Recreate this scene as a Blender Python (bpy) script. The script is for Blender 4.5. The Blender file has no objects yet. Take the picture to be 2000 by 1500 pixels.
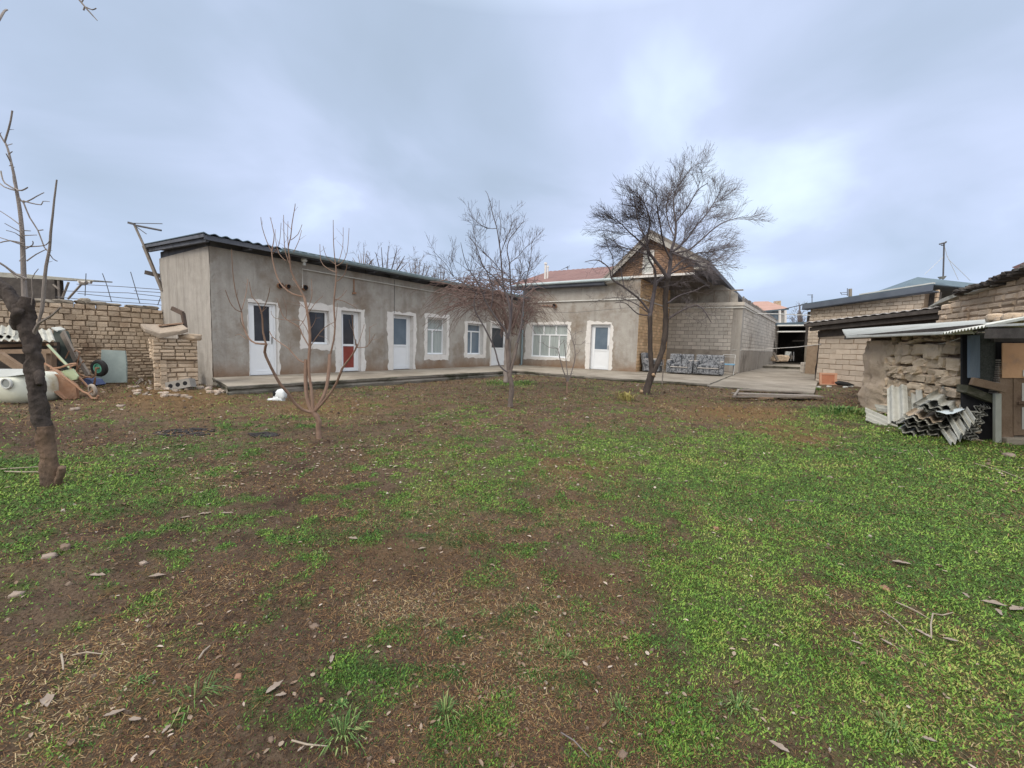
import bpy, bmesh, math, random
import numpy as np
from mathutils import Vector, Matrix
random.seed(7); rng = np.random.default_rng(11)
SC = bpy.context.scene; COL = SC.collection
R = math.radians
# ---------------------------------------------------------------- camera
CAM_H = 1.40; FOC = 830.0; PITCH = R(5.4); ROLL = R(1.75)
cd = bpy.data.cameras.new('camera'); cam = bpy.data.objects.new('camera', cd); COL.objects.link(cam)
CR = Matrix.Rotation(math.pi/2 - PITCH, 3, 'X') @ Matrix.Rotation(ROLL, 3, 'Z')
cam.matrix_world = Matrix.Translation((0, 0, CAM_H)) @ CR.to_4x4()
cd.sensor_width = 36; cd.lens = FOC/2000*36; cd.clip_start = .05; cd.clip_end = 2000
SC.camera = cam
# ---------------------------------------------------------------- sky
SUN_EL, SUN_AZ = R(42), R(222)      # azimuth counted like the sun's direction in the xy plane
sd = bpy.data.lights.new('sun', 'SUN'); sd.energy = 1.5; sd.angle = R(28); sd.color = (1, .90, .76)
sun = bpy.data.objects.new('sun', sd); COL.objects.link(sun)
svec = Vector((math.cos(SUN_EL)*math.cos(SUN_AZ), math.cos(SUN_EL)*math.sin(SUN_AZ), math.sin(SUN_EL)))
sun.rotation_euler = svec.to_track_quat('Z', 'Y').to_euler()
W = bpy.data.worlds.new("World"); SC.world = W; W.use_nodes = True
nt = W.node_tree; nt.nodes.clear()
def N(t, **k):
    n = nt.nodes.new(t)
    for a, b in k.items(): setattr(n, a, b)
    return n
def Lk(a, b): nt.links.new(a, b)
def vm(op, a, b=None):
    n = N('ShaderNodeVectorMath', operation=op)
    for i, v in enumerate((a, b)):
        if v is None: continue
        if hasattr(v, 'is_linked'): Lk(v, n.inputs[i])
        else: n.inputs[i].default_value = v
    return n
def mt(op, a, b=None, c=None, clamp=False):
    n = N('ShaderNodeMath', operation=op); n.use_clamp = clamp
    for i, v in enumerate((a, b, c)):
        if v is None: continue
        if hasattr(v, 'is_linked'): Lk(v, n.inputs[i])
        else: n.inputs[i].default_value = v
    return n.outputs[0]
tc = N('ShaderNodeTexCoord'); D = tc.outputs['Generated']
sep = N('ShaderNodeSeparateXYZ'); Lk(D, sep.inputs[0])
zz = mt('ADD', mt('MAXIMUM', sep.outputs[2], 0.0), .28)
cmb = N('ShaderNodeCombineXYZ'); Lk(mt('DIVIDE', sep.outputs[0], zz), cmb.inputs[0]); Lk(mt('DIVIDE', sep.outputs[1], zz), cmb.inputs[1])
n1 = N('ShaderNodeTexNoise'); Lk(cmb.outputs[0], n1.inputs['Vector'])
n1.inputs['Scale'].default_value = 1.5; n1.inputs['Detail'].default_value = 5; n1.inputs['Roughness'].default_value = .47; n1.inputs['Distortion'].default_value = .35
def ray(px, py): return CR @ Vector(((px-1000)/FOC, (750-py)/FOC, -1.0))
def blob(px, py, wid, amp):
    d = ray(px, py).normalized()
    dt = vm('DOT_PRODUCT', D, tuple(d)).outputs['Value']
    e = mt('MULTIPLY', mt('SUBTRACT', dt, 1.0), 1.0/(wid*wid))
    return mt('MULTIPLY', mt('EXPONENT', e), amp)
acc = mt('MULTIPLY', mt('SUBTRACT', n1.outputs['Fac'], .5), 2.6)
for b in ((1430, 60, .24, .34), (1180, 330, .17, .36), (1290, 190, .12, .28), (600, 330, .14, .34), (480, 190, .12, .22), (380, 60, .16, .2), (780, 400, .12, .18),
          (1620, 280, .06, .34), (1555, 310, .05, .22), (60, 430, .2, .12), (1900, 60, .2, .14), (1300, 460, .3, .2), (300, 480, .25, .12), (1750, 480, .25, .18),
          (900, 180, .26, -.42), (1000, 300, .14, -.2), (740, 60, .2, -.15), (1660, 180, .12, -.16), (880, 390, .05, .18), (60, 130, .2, -.2), (270, 330, .14, -.14), (1800, 330, .2, -.12)):
    acc = mt('ADD', acc, blob(*b))
fac = mt('ADD', mt('MULTIPLY', acc, .62), .42, clamp=True)
cr = N('ShaderNodeValToRGB'); Lk(fac, cr.inputs[0])
el = cr.color_ramp.elements; el[0].position = 0; el[0].color = (.36, .445, .565, 1); el[1].position = 1; el[1].color = (.74, .88, 1.0, 1)
e = el.new(.35); e.color = (.42, .51, .665, 1); e = el.new(.7); e.color = (.535, .62, .83, 1)
hz = N('ShaderNodeMapRange'); Lk(sep.outputs[2], hz.inputs[0]); hz.inputs[1].default_value = 0; hz.inputs[2].default_value = .28; hz.inputs[3].default_value = .8; hz.inputs[4].default_value = 0
mx = N('ShaderNodeMixRGB'); Lk(hz.outputs[0], mx.inputs[0]); Lk(cr.outputs[0], mx.inputs[1]); mx.inputs[2].default_value = (.475, .59, .78, 1)
zen = N('ShaderNodeMapRange'); Lk(sep.outputs[2], zen.inputs[0]); zen.inputs[1].default_value = .58; zen.inputs[2].default_value = .95; zen.inputs[3].default_value = 1.0; zen.inputs[4].default_value = 3.6   # overcast skies are brightest overhead; boosted above the view to light the yard
rear = N('ShaderNodeMapRange'); Lk(sep.outputs[1], rear.inputs[0]); rear.inputs[1].default_value = .1; rear.inputs[2].default_value = -.7; rear.inputs[3].default_value = 0.0; rear.inputs[4].default_value = .8  # brightness added to the unseen sky behind the camera, as fill light
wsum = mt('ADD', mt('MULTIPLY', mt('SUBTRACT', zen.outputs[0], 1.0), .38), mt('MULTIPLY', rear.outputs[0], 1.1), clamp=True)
mw = N('ShaderNodeMixRGB'); Lk(wsum, mw.inputs[0]); Lk(mx.outputs[0], mw.inputs[1]); mw.inputs[2].default_value = (.56, .555, .54, 1)
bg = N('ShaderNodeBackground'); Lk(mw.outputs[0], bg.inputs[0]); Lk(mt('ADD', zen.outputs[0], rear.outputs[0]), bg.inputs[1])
sk = N('ShaderNodeTexSky'); sk.sky_type = 'NISHITA'; sk.sun_disc = False; sk.sun_elevation = SUN_EL; sk.sun_rotation = math.pi/2 - SUN_AZ
bg2 = N('ShaderNodeBackground'); Lk(sk.outputs[0], bg2.inputs[0]); bg2.inputs[1].default_value = .1
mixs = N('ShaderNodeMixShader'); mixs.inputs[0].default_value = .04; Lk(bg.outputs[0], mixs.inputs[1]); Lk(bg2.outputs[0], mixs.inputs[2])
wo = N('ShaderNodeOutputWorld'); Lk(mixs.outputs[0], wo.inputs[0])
SC.view_settings.view_transform = 'Standard'; SC.view_settings.look = 'None'; SC.view_settings.exposure = 0.3; SC.view_settings.gamma = 1
SC.render.engine = 'CYCLES'
# ---------------------------------------------------------------- pixel rays -> real places
C0 = Vector((0, 0, CAM_H))
def atz(px, py, z):
    d = ray(px, py); return C0 + d*((z-CAM_H)/d.z)
def aty(px, py, y):
    d = ray(px, py); return C0 + d*(y/d.y)
def sst(x, a, b):
    t = np.clip((np.asarray(x, float)-a)/(b-a), 0, 1); return t*t*(3-2*t)
def gz(x, y):
    x = np.asarray(x, float); y = np.asarray(y, float)
    z = .07*sst(y, 3, 9) + .13*sst(x, -3, 4)*sst(y, 8, 14) - .05*sst(x, 9.5, 12)*sst(y, 12, 16)
    z = z + .14*np.exp(-((x+7.3)**2/1.3+(y-9.5)**2/.9))                      # small mound by the oven
    return z
def G(px, py, up=0.0):
    z = .07
    for _ in range(8):
        p = atz(px, py, z); z = float(gz(p.x, p.y))
    return Vector((p.x, p.y, z+up))
class Wall:
    """vertical wall plane through A towards B; u along, n out of the wall towards the yard"""
    def __init__(s, A, B):
        s.A = Vector((A[0], A[1], 0)); d = Vector((B[0], B[1], 0)) - s.A; s.len = d.length; s.U = d.normalized()
        s.N = Vector((s.U.y, -s.U.x, 0))
        if s.N.dot(s.A) > 0 : s.N = -s.N
    def P(s, u, z, n=0.0): return s.A + s.U*u + s.N*n + Vector((0, 0, z))
    def hit(s, px, py, off=0.0):
        d = ray(px, py); A = s.A + s.N*off; t = (A - C0).dot(s.N)/d.dot(s.N) if True else 0
        p = C0 + d*t; return ((p - s.A).dot(s.U), p.z)
# ---------------------------------------------------------------- materials
MATS = {}
def mat(name, c1, c2=None, scale=6.0, rough=.85, bump=.0, bscale=None, c3=None, s3=1.5, lo3=.55, tint=None, metal=0.0, spec=.3, detail=6, attr=None, base=None, stretch=None, streak=None):
    if name in MATS: return MATS[name]
    m = bpy.data.materials.new(name); m.use_nodes = True; t = m.node_tree; t.nodes.clear()
    def n(ty, **k):
        q = t.nodes.new(ty)
        for a, b in k.items(): setattr(q, a, b)
        return q
    out = n('ShaderNodeOutputMaterial'); b = n('ShaderNodeBsdfPrincipled'); t.links.new(b.outputs[0], out.inputs[0])
    b.inputs['Roughness'].default_value = rough; b.inputs['Metallic'].default_value = metal; b.inputs['Specular IOR Level'].default_value = spec
    co = n('ShaderNodeTexCoord').outputs['Object']
    if stretch:
        mp = n('ShaderNodeMapping'); mp.inputs['Scale'].default_value = stretch; t.links.new(co, mp.inputs[0]); co = mp.outputs[0]
    def noise(sc, det=detail, ro=.6):
        q = n('ShaderNodeTexNoise'); t.links.new(co, q.inputs['Vector']); q.inputs['Scale'].default_value = sc; q.inputs['Detail'].default_value = det; q.inputs['Roughness'].default_value = ro; return q.outputs['Fac']
    def mixc(f, a, bb, ty='MIX'):
        q = n('ShaderNodeMixRGB', blend_type=ty)
        for i, v in ((0, f), (1, a), (2, bb)):
            if hasattr(v, 'is_linked'): t.links.new(v, q.inputs[i])
            else: q.inputs[i].default_value = v if i == 0 else (tuple(v)+(1,))[:4]
        return q.outputs[0]
    def ramp(f, lo, hi):
        q = n('ShaderNodeMapRange'); t.links.new(f, q.inputs[0]); q.inputs[1].default_value = lo; q.inputs[2].default_value = hi; return q.outputs[0]
    c2 = c2 or c1
    c = mixc(ramp(noise(scale), .33, .67), c1, c2)
    if c3: c = mixc(ramp(noise(s3, 5, .65), lo3, lo3+.16), c, c3)
    if streak:     # rain streaks running down the wall: (colour, amount)
        mp = n('ShaderNodeMapping'); mp.inputs['Scale'].default_value = (2.6, 2.6, .22); t.links.new(n('ShaderNodeTexCoord').outputs['Object'], mp.inputs[0]); q = n('ShaderNodeTexNoise'); t.links.new(mp.outputs[0], q.inputs['Vector']); q.inputs['Scale'].default_value = 1.4; q.inputs['Detail'].default_value = 7; q.inputs['Roughness'].default_value = .7
        f = ramp(q.outputs['Fac'], .50, .70); k = n('ShaderNodeMath', operation='MULTIPLY'); t.links.new(f, k.inputs[0]); k.inputs[1].default_value = streak[1]; c = mixc(k.outputs[0], c, streak[0])
    if tint:       # per element value: (dark multiplier, light multiplier)
        a = n('ShaderNodeAttribute', attribute_name='tint'); r = n('ShaderNodeMapRange'); t.links.new(a.outputs['Fac'], r.inputs[0]); r.inputs[3].default_value = tint[0]; r.inputs[4].default_value = tint[1]
        v = n('ShaderNodeCombineXYZ')
        for i in range(3): t.links.new(r.outputs[0], v.inputs[i])
        c = mixc(1.0, c, v.outputs[0], 'MULTIPLY')
    if base:       # damp earth stain rising from the foot of the wall: (z top, colour)
        s = n('ShaderNodeSeparateXYZ'); t.links.new(n('ShaderNodeNewGeometry').outputs['Position'], s.inputs[0])
        a = n('ShaderNodeMath', operation='MULTIPLY_ADD'); t.links.new(noise(1.3, 4), a.inputs[0]); a.inputs[1].default_value = 1.1; t.links.new(s.outputs[2], a.inputs[2])
        r = n('ShaderNodeMapRange'); t.links.new(a.outputs[0], r.inputs[0]); r.inputs[1].default_value = base[0]+.35; r.inputs[2].default_value = base[0]+.85; r.inputs[3].default_value = .85; r.inputs[4].default_value = 0
        c = mixc(r.outputs[0], c, base[1])
    if attr: c = attr(n, t, mixc, c, noise, ramp)
    t.links.new(c, b.inputs['Base Color']) if hasattr(c, 'is_linked') else None
    if bump:
        bp = n('ShaderNodeBump'); bp.inputs['Strength'].default_value = bump; bp.inputs['Distance'].default_value = .03; t.links.new(noise(bscale or scale*4, 8, .7), bp.inputs['Height']); t.links.new(bp.outputs[0], b.inputs['Normal'])
    MATS[name] = m; return m
# ---------------------------------------------------------------- mesh collecting
BEV = [(-1,-1,-1)]
class MB:
    def __init__(s): s.V = []; s.F = []; s.M = []; s.T = []
    def add(s, V, F, m=0, t=.5):
        b = len(s.V); s.V.extend([tuple(v) for v in V]); s.F.extend([tuple(i+b for i in f) for f in F]); s.M.extend([m]*len(F)); s.T.extend([t]*len(F)); return s
    def box(s, o, a, b, c, m=0, t=.5):
        o, a, b, c = map(Vector, (o, a, b, c))
        V = [o, o+a, o+a+b, o+b, o+c, o+a+c, o+a+b+c, o+b+c]
        F = [(0,3,2,1), (4,5,6,7), (0,1,5,4), (1,2,6,5), (2,3,7,6), (3,0,4,7)]
        if a.cross(b).dot(c) < 0: F = [f[::-1] for f in F]
        return s.add(V, F, m, t)
    def bar(s, p, q, w, h=None, m=0, t=.5, up=(0,0,1)):
        p, q = Vector(p), Vector(q); h = h or w; d = (q-p); up = Vector(up)
        x = d.cross(up)
        if x.length < 1e-6: x = d.cross(Vector((1,0,0)))
        x.normalize(); y = x.cross(d).normalized()
        return s.box(p-x*w/2-y*h/2, d, x*w, y*h, m, t)
    def tube(s, pts, rad, n=8, m=0, cap=True, t=.5):
        pts = [Vector(p) for p in pts]
        if not hasattr(rad, '__len__'): rad = [rad]*len(pts)
        V = []; F = []; ref = Vector((.3, .9, .2)).normalized()
        for i, p in enumerate(pts):
            d = (pts[min(i+1, len(pts)-1)] - pts[max(i-1, 0)])
            if d.length < 1e-9: d = Vector((0,0,1))
            d.normalize(); x = d.cross(ref)
            if x.length < .1: x = d.cross(Vector((1,0,0)))
            x.normalize(); y = d.cross(x); ref = x.cross(d) if False else ref
            for k in range(n):
                a = 2*math.pi*k/n; V.append(p + (x*math.cos(a)+y*math.sin(a))*rad[i])
        for i in range(len(pts)-1):
            for k in range(n): F.append((i*n+k, i*n+(k+1)%n, (i+1)*n+(k+1)%n, (i+1)*n+k))
        if cap: F.append(tuple(range(n-1, -1, -1))); F.append(tuple(range((len(pts)-1)*n, len(pts)*n)))
        return s.add(V, F, m, t)
    def poly(s, pts, ext, m=0, t=.5):
        """flat polygon extruded by vector ext"""
        n = len(pts); pts = [Vector(p) for p in pts]; e = Vector(ext)
        V = pts + [p+e for p in pts]; F = [tuple(range(n-1, -1, -1)), tuple(range(n, 2*n))] + [(i, (i+1) % n, n+(i+1) % n, n+i) for i in range(n)]
        return s.add(V, F, m, t)
    def ring(s, c, axis, r0, r1, h, n=24, m=0):
        """washer / tyre like ring"""
        c = Vector(c); ax = Vector(axis).normalized(); x = ax.cross(Vector((0,0,1)));
        if x.length < .1: x = ax.cross(Vector((1,0,0)))
        x.normalize(); y = ax.cross(x); V = []; F = []
        prof = [(r0, -h/2), ((r0+r1)/2, -h*.55), (r1-.15*(r1-r0), -h*.4), (r1, 0), (r1-.15*(r1-r0), h*.4), ((r0+r1)/2, h*.55), (r0, h/2)]
        k = len(prof)
        for i in range(n):
            a = 2*math.pi*i/n; d = x*math.cos(a)+y*math.sin(a)
            for (r, z) in prof: V.append(c+d*r+ax*z)
        for i in range(n):
            for j in range(k): F.append((i*k+j, i*k+(j+1) % k, ((i+1) % n)*k+(j+1) % k, ((i+1) % n)*k+j))
        return s.add(V, F, m)
    def corr(s, o, U, V_, nrm, wave=.15, amp=.02, th=.006, m=0, segs=10, bend=0.0, t=.5, rag=0.0, nl=2, U2=None):
        """corrugated sheet: waves run across U, ridges along V_"""
        o, U, V_, nrm = map(Vector, (o, U, V_, nrm)); U2 = Vector(U2) if U2 else U; nrm = nrm.normalized(); n = max(4, int(U.length/wave*segs)); Vs = []
        ph = random.random()*6
        for side in (0, 1):
            for j in range(nl+1):
                for i in range(n+1):
                    f = i/n; g = j/nl; r = rag*(random.random()-.5)*(1 if j in (0, nl) else 0)
                    Vs.append(o + U*f*(1-g) + U2*f*g + V_*(g+r) + nrm*(amp*math.sin(2*math.pi*f*U.length/wave+ph) + bend*math.sin(math.pi*g) - side*th))
        w = n+1; K = (nl+1)*w; F = []
        for j in range(nl):
            for i in range(n):
                a = j*w+i; F.append((a, a+1, a+w+1, a+w)); F.append((K+a, K+a+w, K+a+w+1, K+a+1))
        for i in range(n): F.append((i, K+i, K+i+1, i+1)); a = nl*w+i; F.append((a, a+1, K+a+1, K+a))
        for j in range(nl): a = j*w; F.append((a, a+w, K+a+w, K+a)); a = j*w+n; F.append((a, K+a, K+a+w, a+w))
        return s.add(Vs, F, m, t)
    def rock(s, c, size, m=0, t=.5, rot=0, seed=None, rough=.18, flat=1.0):
        V, F = ROCK; r = random.Random(seed if seed is not None else random.random()); c = Vector(c); sx, sy, sz = size
        o = Vector((r.random()*50, r.random()*50, r.random()*50)); cs, sn = math.cos(rot), math.sin(rot); out = []
        for v in V:
            q = nz3(v*1.6+o); q2 = nz3(v*3.7+o)
            p = v*(1+rough*(q*1.3+q2*.6)); x, y = p.x*sx, p.y*sy; out.append(c+Vector((x*cs-y*sn, x*sn+y*cs, p.z*sz)))
        return s.add(out, F, m, t)
    def build(s, name, mats, parent=None, label=None, cat=None, group=None, kind=None, loc=None, smooth=False, bevel=0, tint=True):
        me = bpy.data.meshes.new(name)
        L = wl(parent) if parent else Vector(loc if loc is not None else (0, 0, 0))
        A = np.array(s.V, dtype=float).reshape(-1, 3) - np.array(L)
        me.from_pydata(A.tolist(), [], s.F)
        for mm in (mats if isinstance(mats, (list, tuple)) else [mats]): me.materials.append(mm)
        me.polygons.foreach_set('material_index', s.M)
        if smooth: me.polygons.foreach_set('use_smooth', [True]*len(s.F))
        if tint and not bevel:
            a = me.attributes.new('tint', 'FLOAT', 'FACE'); a.data.foreach_set('value', s.T)
        if bevel:
            bm = bmesh.new(); bm.from_mesh(me); bmesh.ops.recalc_face_normals(bm, faces=bm.faces)
            bmesh.ops.bevel(bm, geom=[e for e in bm.edges if len(e.link_faces) == 2 and e.calc_face_angle(0) > .5], offset=bevel, segments=2, profile=.6, affect='EDGES', clamp_overlap=True)
            bm.to_mesh(me); bm.free()
        me.update()
        o = bpy.data.objects.new(name, me); COL.objects.link(o)
        if parent: o.parent = parent
        else: o.location = L
        tag(o, label, cat, group, kind); return o
def wl(o):
    L = Vector((0, 0, 0))
    while o: L = L + o.location; o = o.parent
    return L
def tag(o, label=None, cat=None, group=None, kind=None):
    if label: o['label'] = label
    if cat: o['category'] = cat
    if group: o['group'] = group
    if kind: o['kind'] = kind
    return o
def thing(name, label, cat, loc, group=None):
    o = bpy.data.objects.new(name, None); COL.objects.link(o); o.location = loc; o.empty_display_size = .1
    return tag(o, label, cat, group)
# small smooth noise on python vectors
from mathutils import noise as mn
def nz3(v): return mn.noise(v)
def _rock():
    bm = bmesh.new(); bmesh.ops.create_cube(bm, size=2); bmesh.ops.subdivide_edges(bm, edges=bm.edges[:], cuts=3, use_grid_fill=True)
    V = []
    for v in bm.verts:
        c = v.co; n = c.normalized()*1.25; V.append(c*.55+n*.45)
    F = [[v.index for v in f.verts] for f in bm.faces]; bm.free(); return V, F
ROCK = _rock()
# vectorised value noise
def vn(x, y, sc, seed=0):
    x = np.asarray(x, float)*sc+seed*17.31; y = np.asarray(y, float)*sc-seed*9.77
    xi = np.floor(x).astype(np.int64); yi = np.floor(y).astype(np.int64); fx = x-xi; fy = y-yi
    def h(a, b):
        n = (a*374761393 + b*668265263 + seed*69069) & 0xffffffff; n = ((n ^ (n >> 13))*1274126177) & 0xffffffff; return ((n ^ (n >> 16)) & 0xffff)/65535.0
    u = fx*fx*(3-2*fx); v = fy*fy*(3-2*fy)
    return (h(xi, yi)*(1-u)+h(xi+1, yi)*u)*(1-v) + (h(xi, yi+1)*(1-u)+h(xi+1, yi+1)*u)*v
def fbm(x, y, sc, oct=4, seed=0, ro=.5):
    s = 0; a = 1; t = 0
    for i in range(oct): s = s + a*vn(x, y, sc*2**i, seed+i); t += a; a *= ro
    return s/t
def masonry(mb, wall, u0, u1, z0, ztop, bw, bh, dep=.12, gap=.012, jit=.006, m=0, n0=0.0, skip=None, chamf=.012, rnd=.15, stone=False, half=True, hv=0.0):
    """courses of separate blocks; ztop may be a function of u"""
    zt = ztop if callable(ztop) else (lambda u: ztop)
    z = z0; k = 0; zmax = max(zt(u0+(u1-u0)*i/20) for i in range(21))
    while z < zmax-.02:
        h = bh*(1+random.uniform(-hv, hv)); u = u0 - (bw*.5 if (k % 2 and half) else 0) - random.random()*bw*(.4 if rnd > .1 else .05)
        while u < u1:
            w = bw*(1+random.uniform(-rnd, rnd)); a, b = max(u, u0), min(u+w, u1)
            if b-a > .03:
                top = min(z+h, zt((a+b)/2))
                if top-z > .03 and not (skip and skip((a+b)/2, (z+top)/2)):
                    j = lambda: random.uniform(-jit, jit)
                    t = random.random(); dn = n0+random.uniform(-jit, jit)*1.6; c = chamf*random.uniform(.6, 1.5)
                    if stone:
                        ce = wall.P((a+b)/2, (z+top)/2+random.uniform(-.035, .035), n0-dep*.35+random.uniform(-.04, .05)); hs = random.uniform(.8, 1.2); V, F = ROCK; o = Vector((random.random()*50, random.random()*50, 3)); out = []
                        for v in V:
                            q = Vector((math.copysign(abs(v.x)**.9, v.x), max(-1, min(.72, v.y*.95)), math.copysign(abs(v.z)**.85, v.z)))*(1+.24*nz3(v*1.1+o)+.12*nz3(v*3.1+o)+.06*nz3(v*8+o)); out.append(ce + wall.U*q.x*((b-a)/2-gap/2)*.93 + Vector((0,0,q.z*hs*((top-z)/2-gap/2)*.97+q.x*random.Random(int(o.x*99)).uniform(-.02, .02))) + wall.N*q.y*dep*.55)
                        mb.add(out, F, m, t)
                    else:
                        aa, bb, zz0, zz1 = a+gap/2+j(), b-gap/2+j(), z+gap/2+j(), top-gap/2+j()
                        P = wall.P; tl = j()*2
                        V = [P(aa, zz0, n0-dep), P(bb, zz0, n0-dep), P(bb, zz1, n0-dep), P(aa, zz1, n0-dep),
                             P(aa, zz0, dn-c), P(bb, zz0, dn-c), P(bb, zz1, dn-c), P(aa, zz1, dn-c),
                             P(aa+c, zz0+c, dn+tl), P(bb-c, zz0+c+j(), dn-tl), P(bb-c+j(), zz1-c, dn-tl), P(aa+c, zz1-c+j(), dn+tl)]
                        F = [(0,1,5,4), (1,2,6,5), (2,3,7,6), (3,0,4,7), (4,5,9,8), (5,6,10,9), (6,7,11,10), (7,4,8,11), (8,9,10,11)]
                        mb.add(V, F, m, t)
            u += w
        z += h; k += 1
# ---------------------------------------------------------------- ground
PZ = .30
def ell(l):
    out = []
    for (cx, cy, rx, ry, a) in l:
        c = G(cx, cy); n = G(cx, min(cy+ry, 1495)); f = G(cx, max(cy-ry, 708)); l_ = G(cx-rx, cy); r_ = G(cx+rx, cy)
        ax = (r_-l_)/2; ay = (f-n)/2
        out.append((c.x, c.y, ax.x, ax.y, ay.x, ay.y, a))
    return out
GREEN = ell([(1870,965,300,125,1.0), (1700,860,250,60,1.0), (1985,1200,200,130,.7), (1480,1000,230,90,.55), (1900,880,220,50,1.1), (1420,1120,150,60,.4), (1780,1330,170,70,.35), (1900,1440,120,40,.4),
    (1420,930,190,45,.4), (90,955,190,48,1.05), (40,920,140,40,.5), (250,930,220,60,.6), (300,870,150,20,.35), (800,1005,170,45,.8), (620,1050,80,30,.7), (890,955,160,35,.5), (1080,870,260,30,.3), (1250,890,200,40,.35),
    (1640,808,60,14,1.3), (1000,748,45,6,1.2), (950,900,250,30,.2), (1430,1440,60,30,.2), (1220,1390,60,25,.25), (1100,1290,60,40,.25), (900,1350,450,140,.10), (300,1300,300,160,.05), (1450,1230,110,50,.4), (1700,1160,150,60,.4), (1330,745,120,8,.5), (700,760,100,6,.2)])
BARE = ell([(480,1180,260,120,.5), (620,960,160,90,.7), (230,1020,190,40,.45), (60,850,200,28,1.0), (900,1120,180,60,.45), (1650,1210,120,40,.5), (1000,1350,160,80,.3), (365,845,45,8,1.2), (520,850,30,6,.9), (330,1450,250,60,.2), (1600,1160,120,30,.3), (1500,900,120,25,.3), (1720,1110,60,25,.5)])
OCHRE = ell([(1450,802,90,12,1.0), (1570,862,60,17,1.2), (1130,913,90,24,.8), (1530,838,90,14,.9), (1480,815,120,14,.6), (340,775,130,22,.8), (650,792,150,20,.55), (1090,990,60,20,.5), (620,800,60,12,.4), (1330,790,120,20,.3), (780,1080,120,30,.4), (1180,1130,100,40,.3)])
LITTER = ell([(790,812,110,9,1.6), (700,798,60,7,1.0), (900,835,120,14,.9), (640,872,130,14,1.0), (330,872,170,22,.8), (1000,805,160,14,.9), (1050,860,300,40,.55), (800,900,300,30,.4), (1350,880,150,25,.5), (560,900,200,30,.4), (900,770,150,14,.5), (420,935,220,22,.3), (1640,880,160,25,.3), (1950,930,60,20,.8)])
def esum(x, y, L, ex=1.3):
    x = np.asarray(x, float); y = np.asarray(y, float)
    s = np.zeros_like(x)
    for (cx, cy, ax, ay, bx, by, a) in L:
        det = ax*by-ay*bx; dx = x-cx; dy = y-cy; p = (dx*by-dy*bx)/det; q = (ax*dy-ay*dx)/det
        s = s + a*np.exp(-(p*p+q*q)**ex)
    return s
def m_green(x, y):
    b = esum(x, y, GREEN, .85) - .9*esum(x, y, BARE) - .45*esum(x, y, OCHRE)
    n = (fbm(x, y, .8, 4, 3)-.5)*1.5 + (fbm(x, y, 3.6, 3, 5)-.5)*1.5 + (fbm(x, y, 13, 2, 6)-.5)*.9
    far = sst(np.hypot(x, y), 9, 14)*.15
    c = np.clip(vn(x, y, 8.5, 61)-.58, 0, 1)*3.0*np.clip(.35+fbm(x, y, .9, 2, 63)*1.1, 0, 1.2)
    return np.clip((b*.82 + n*.95*(.4+.6*np.clip(b, 0, 1)) - .0 - far*.5)*.95 + c*(1-sst(np.hypot(x, y), 7, 14)), 0, .95)
def m_och(x, y): return np.clip(esum(x, y, OCHRE)*(.6+.8*fbm(x, y, 3, 3, 9)) + .25*(fbm(x, y, 1.3, 3, 21)-.45), 0, 1)
def m_bare(x, y): return np.clip(esum(x, y, BARE), 0, 1.2)
def hgt(x, y):
    r = np.hypot(x, y); k = 1-sst(r, 25, 60)
    mg = m_green(x, y)
    return gz(x, y) + k*((fbm(x, y, .6, 2, 31)-.5)*.05 + (fbm(x, y, 3, 3, 32)-.5)*.035 + (fbm(x, y, 14, 2, 33)-.5)*.030 + (fbm(x, y, 45, 2, 34)-.5)*.013) + mg*.012
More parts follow.
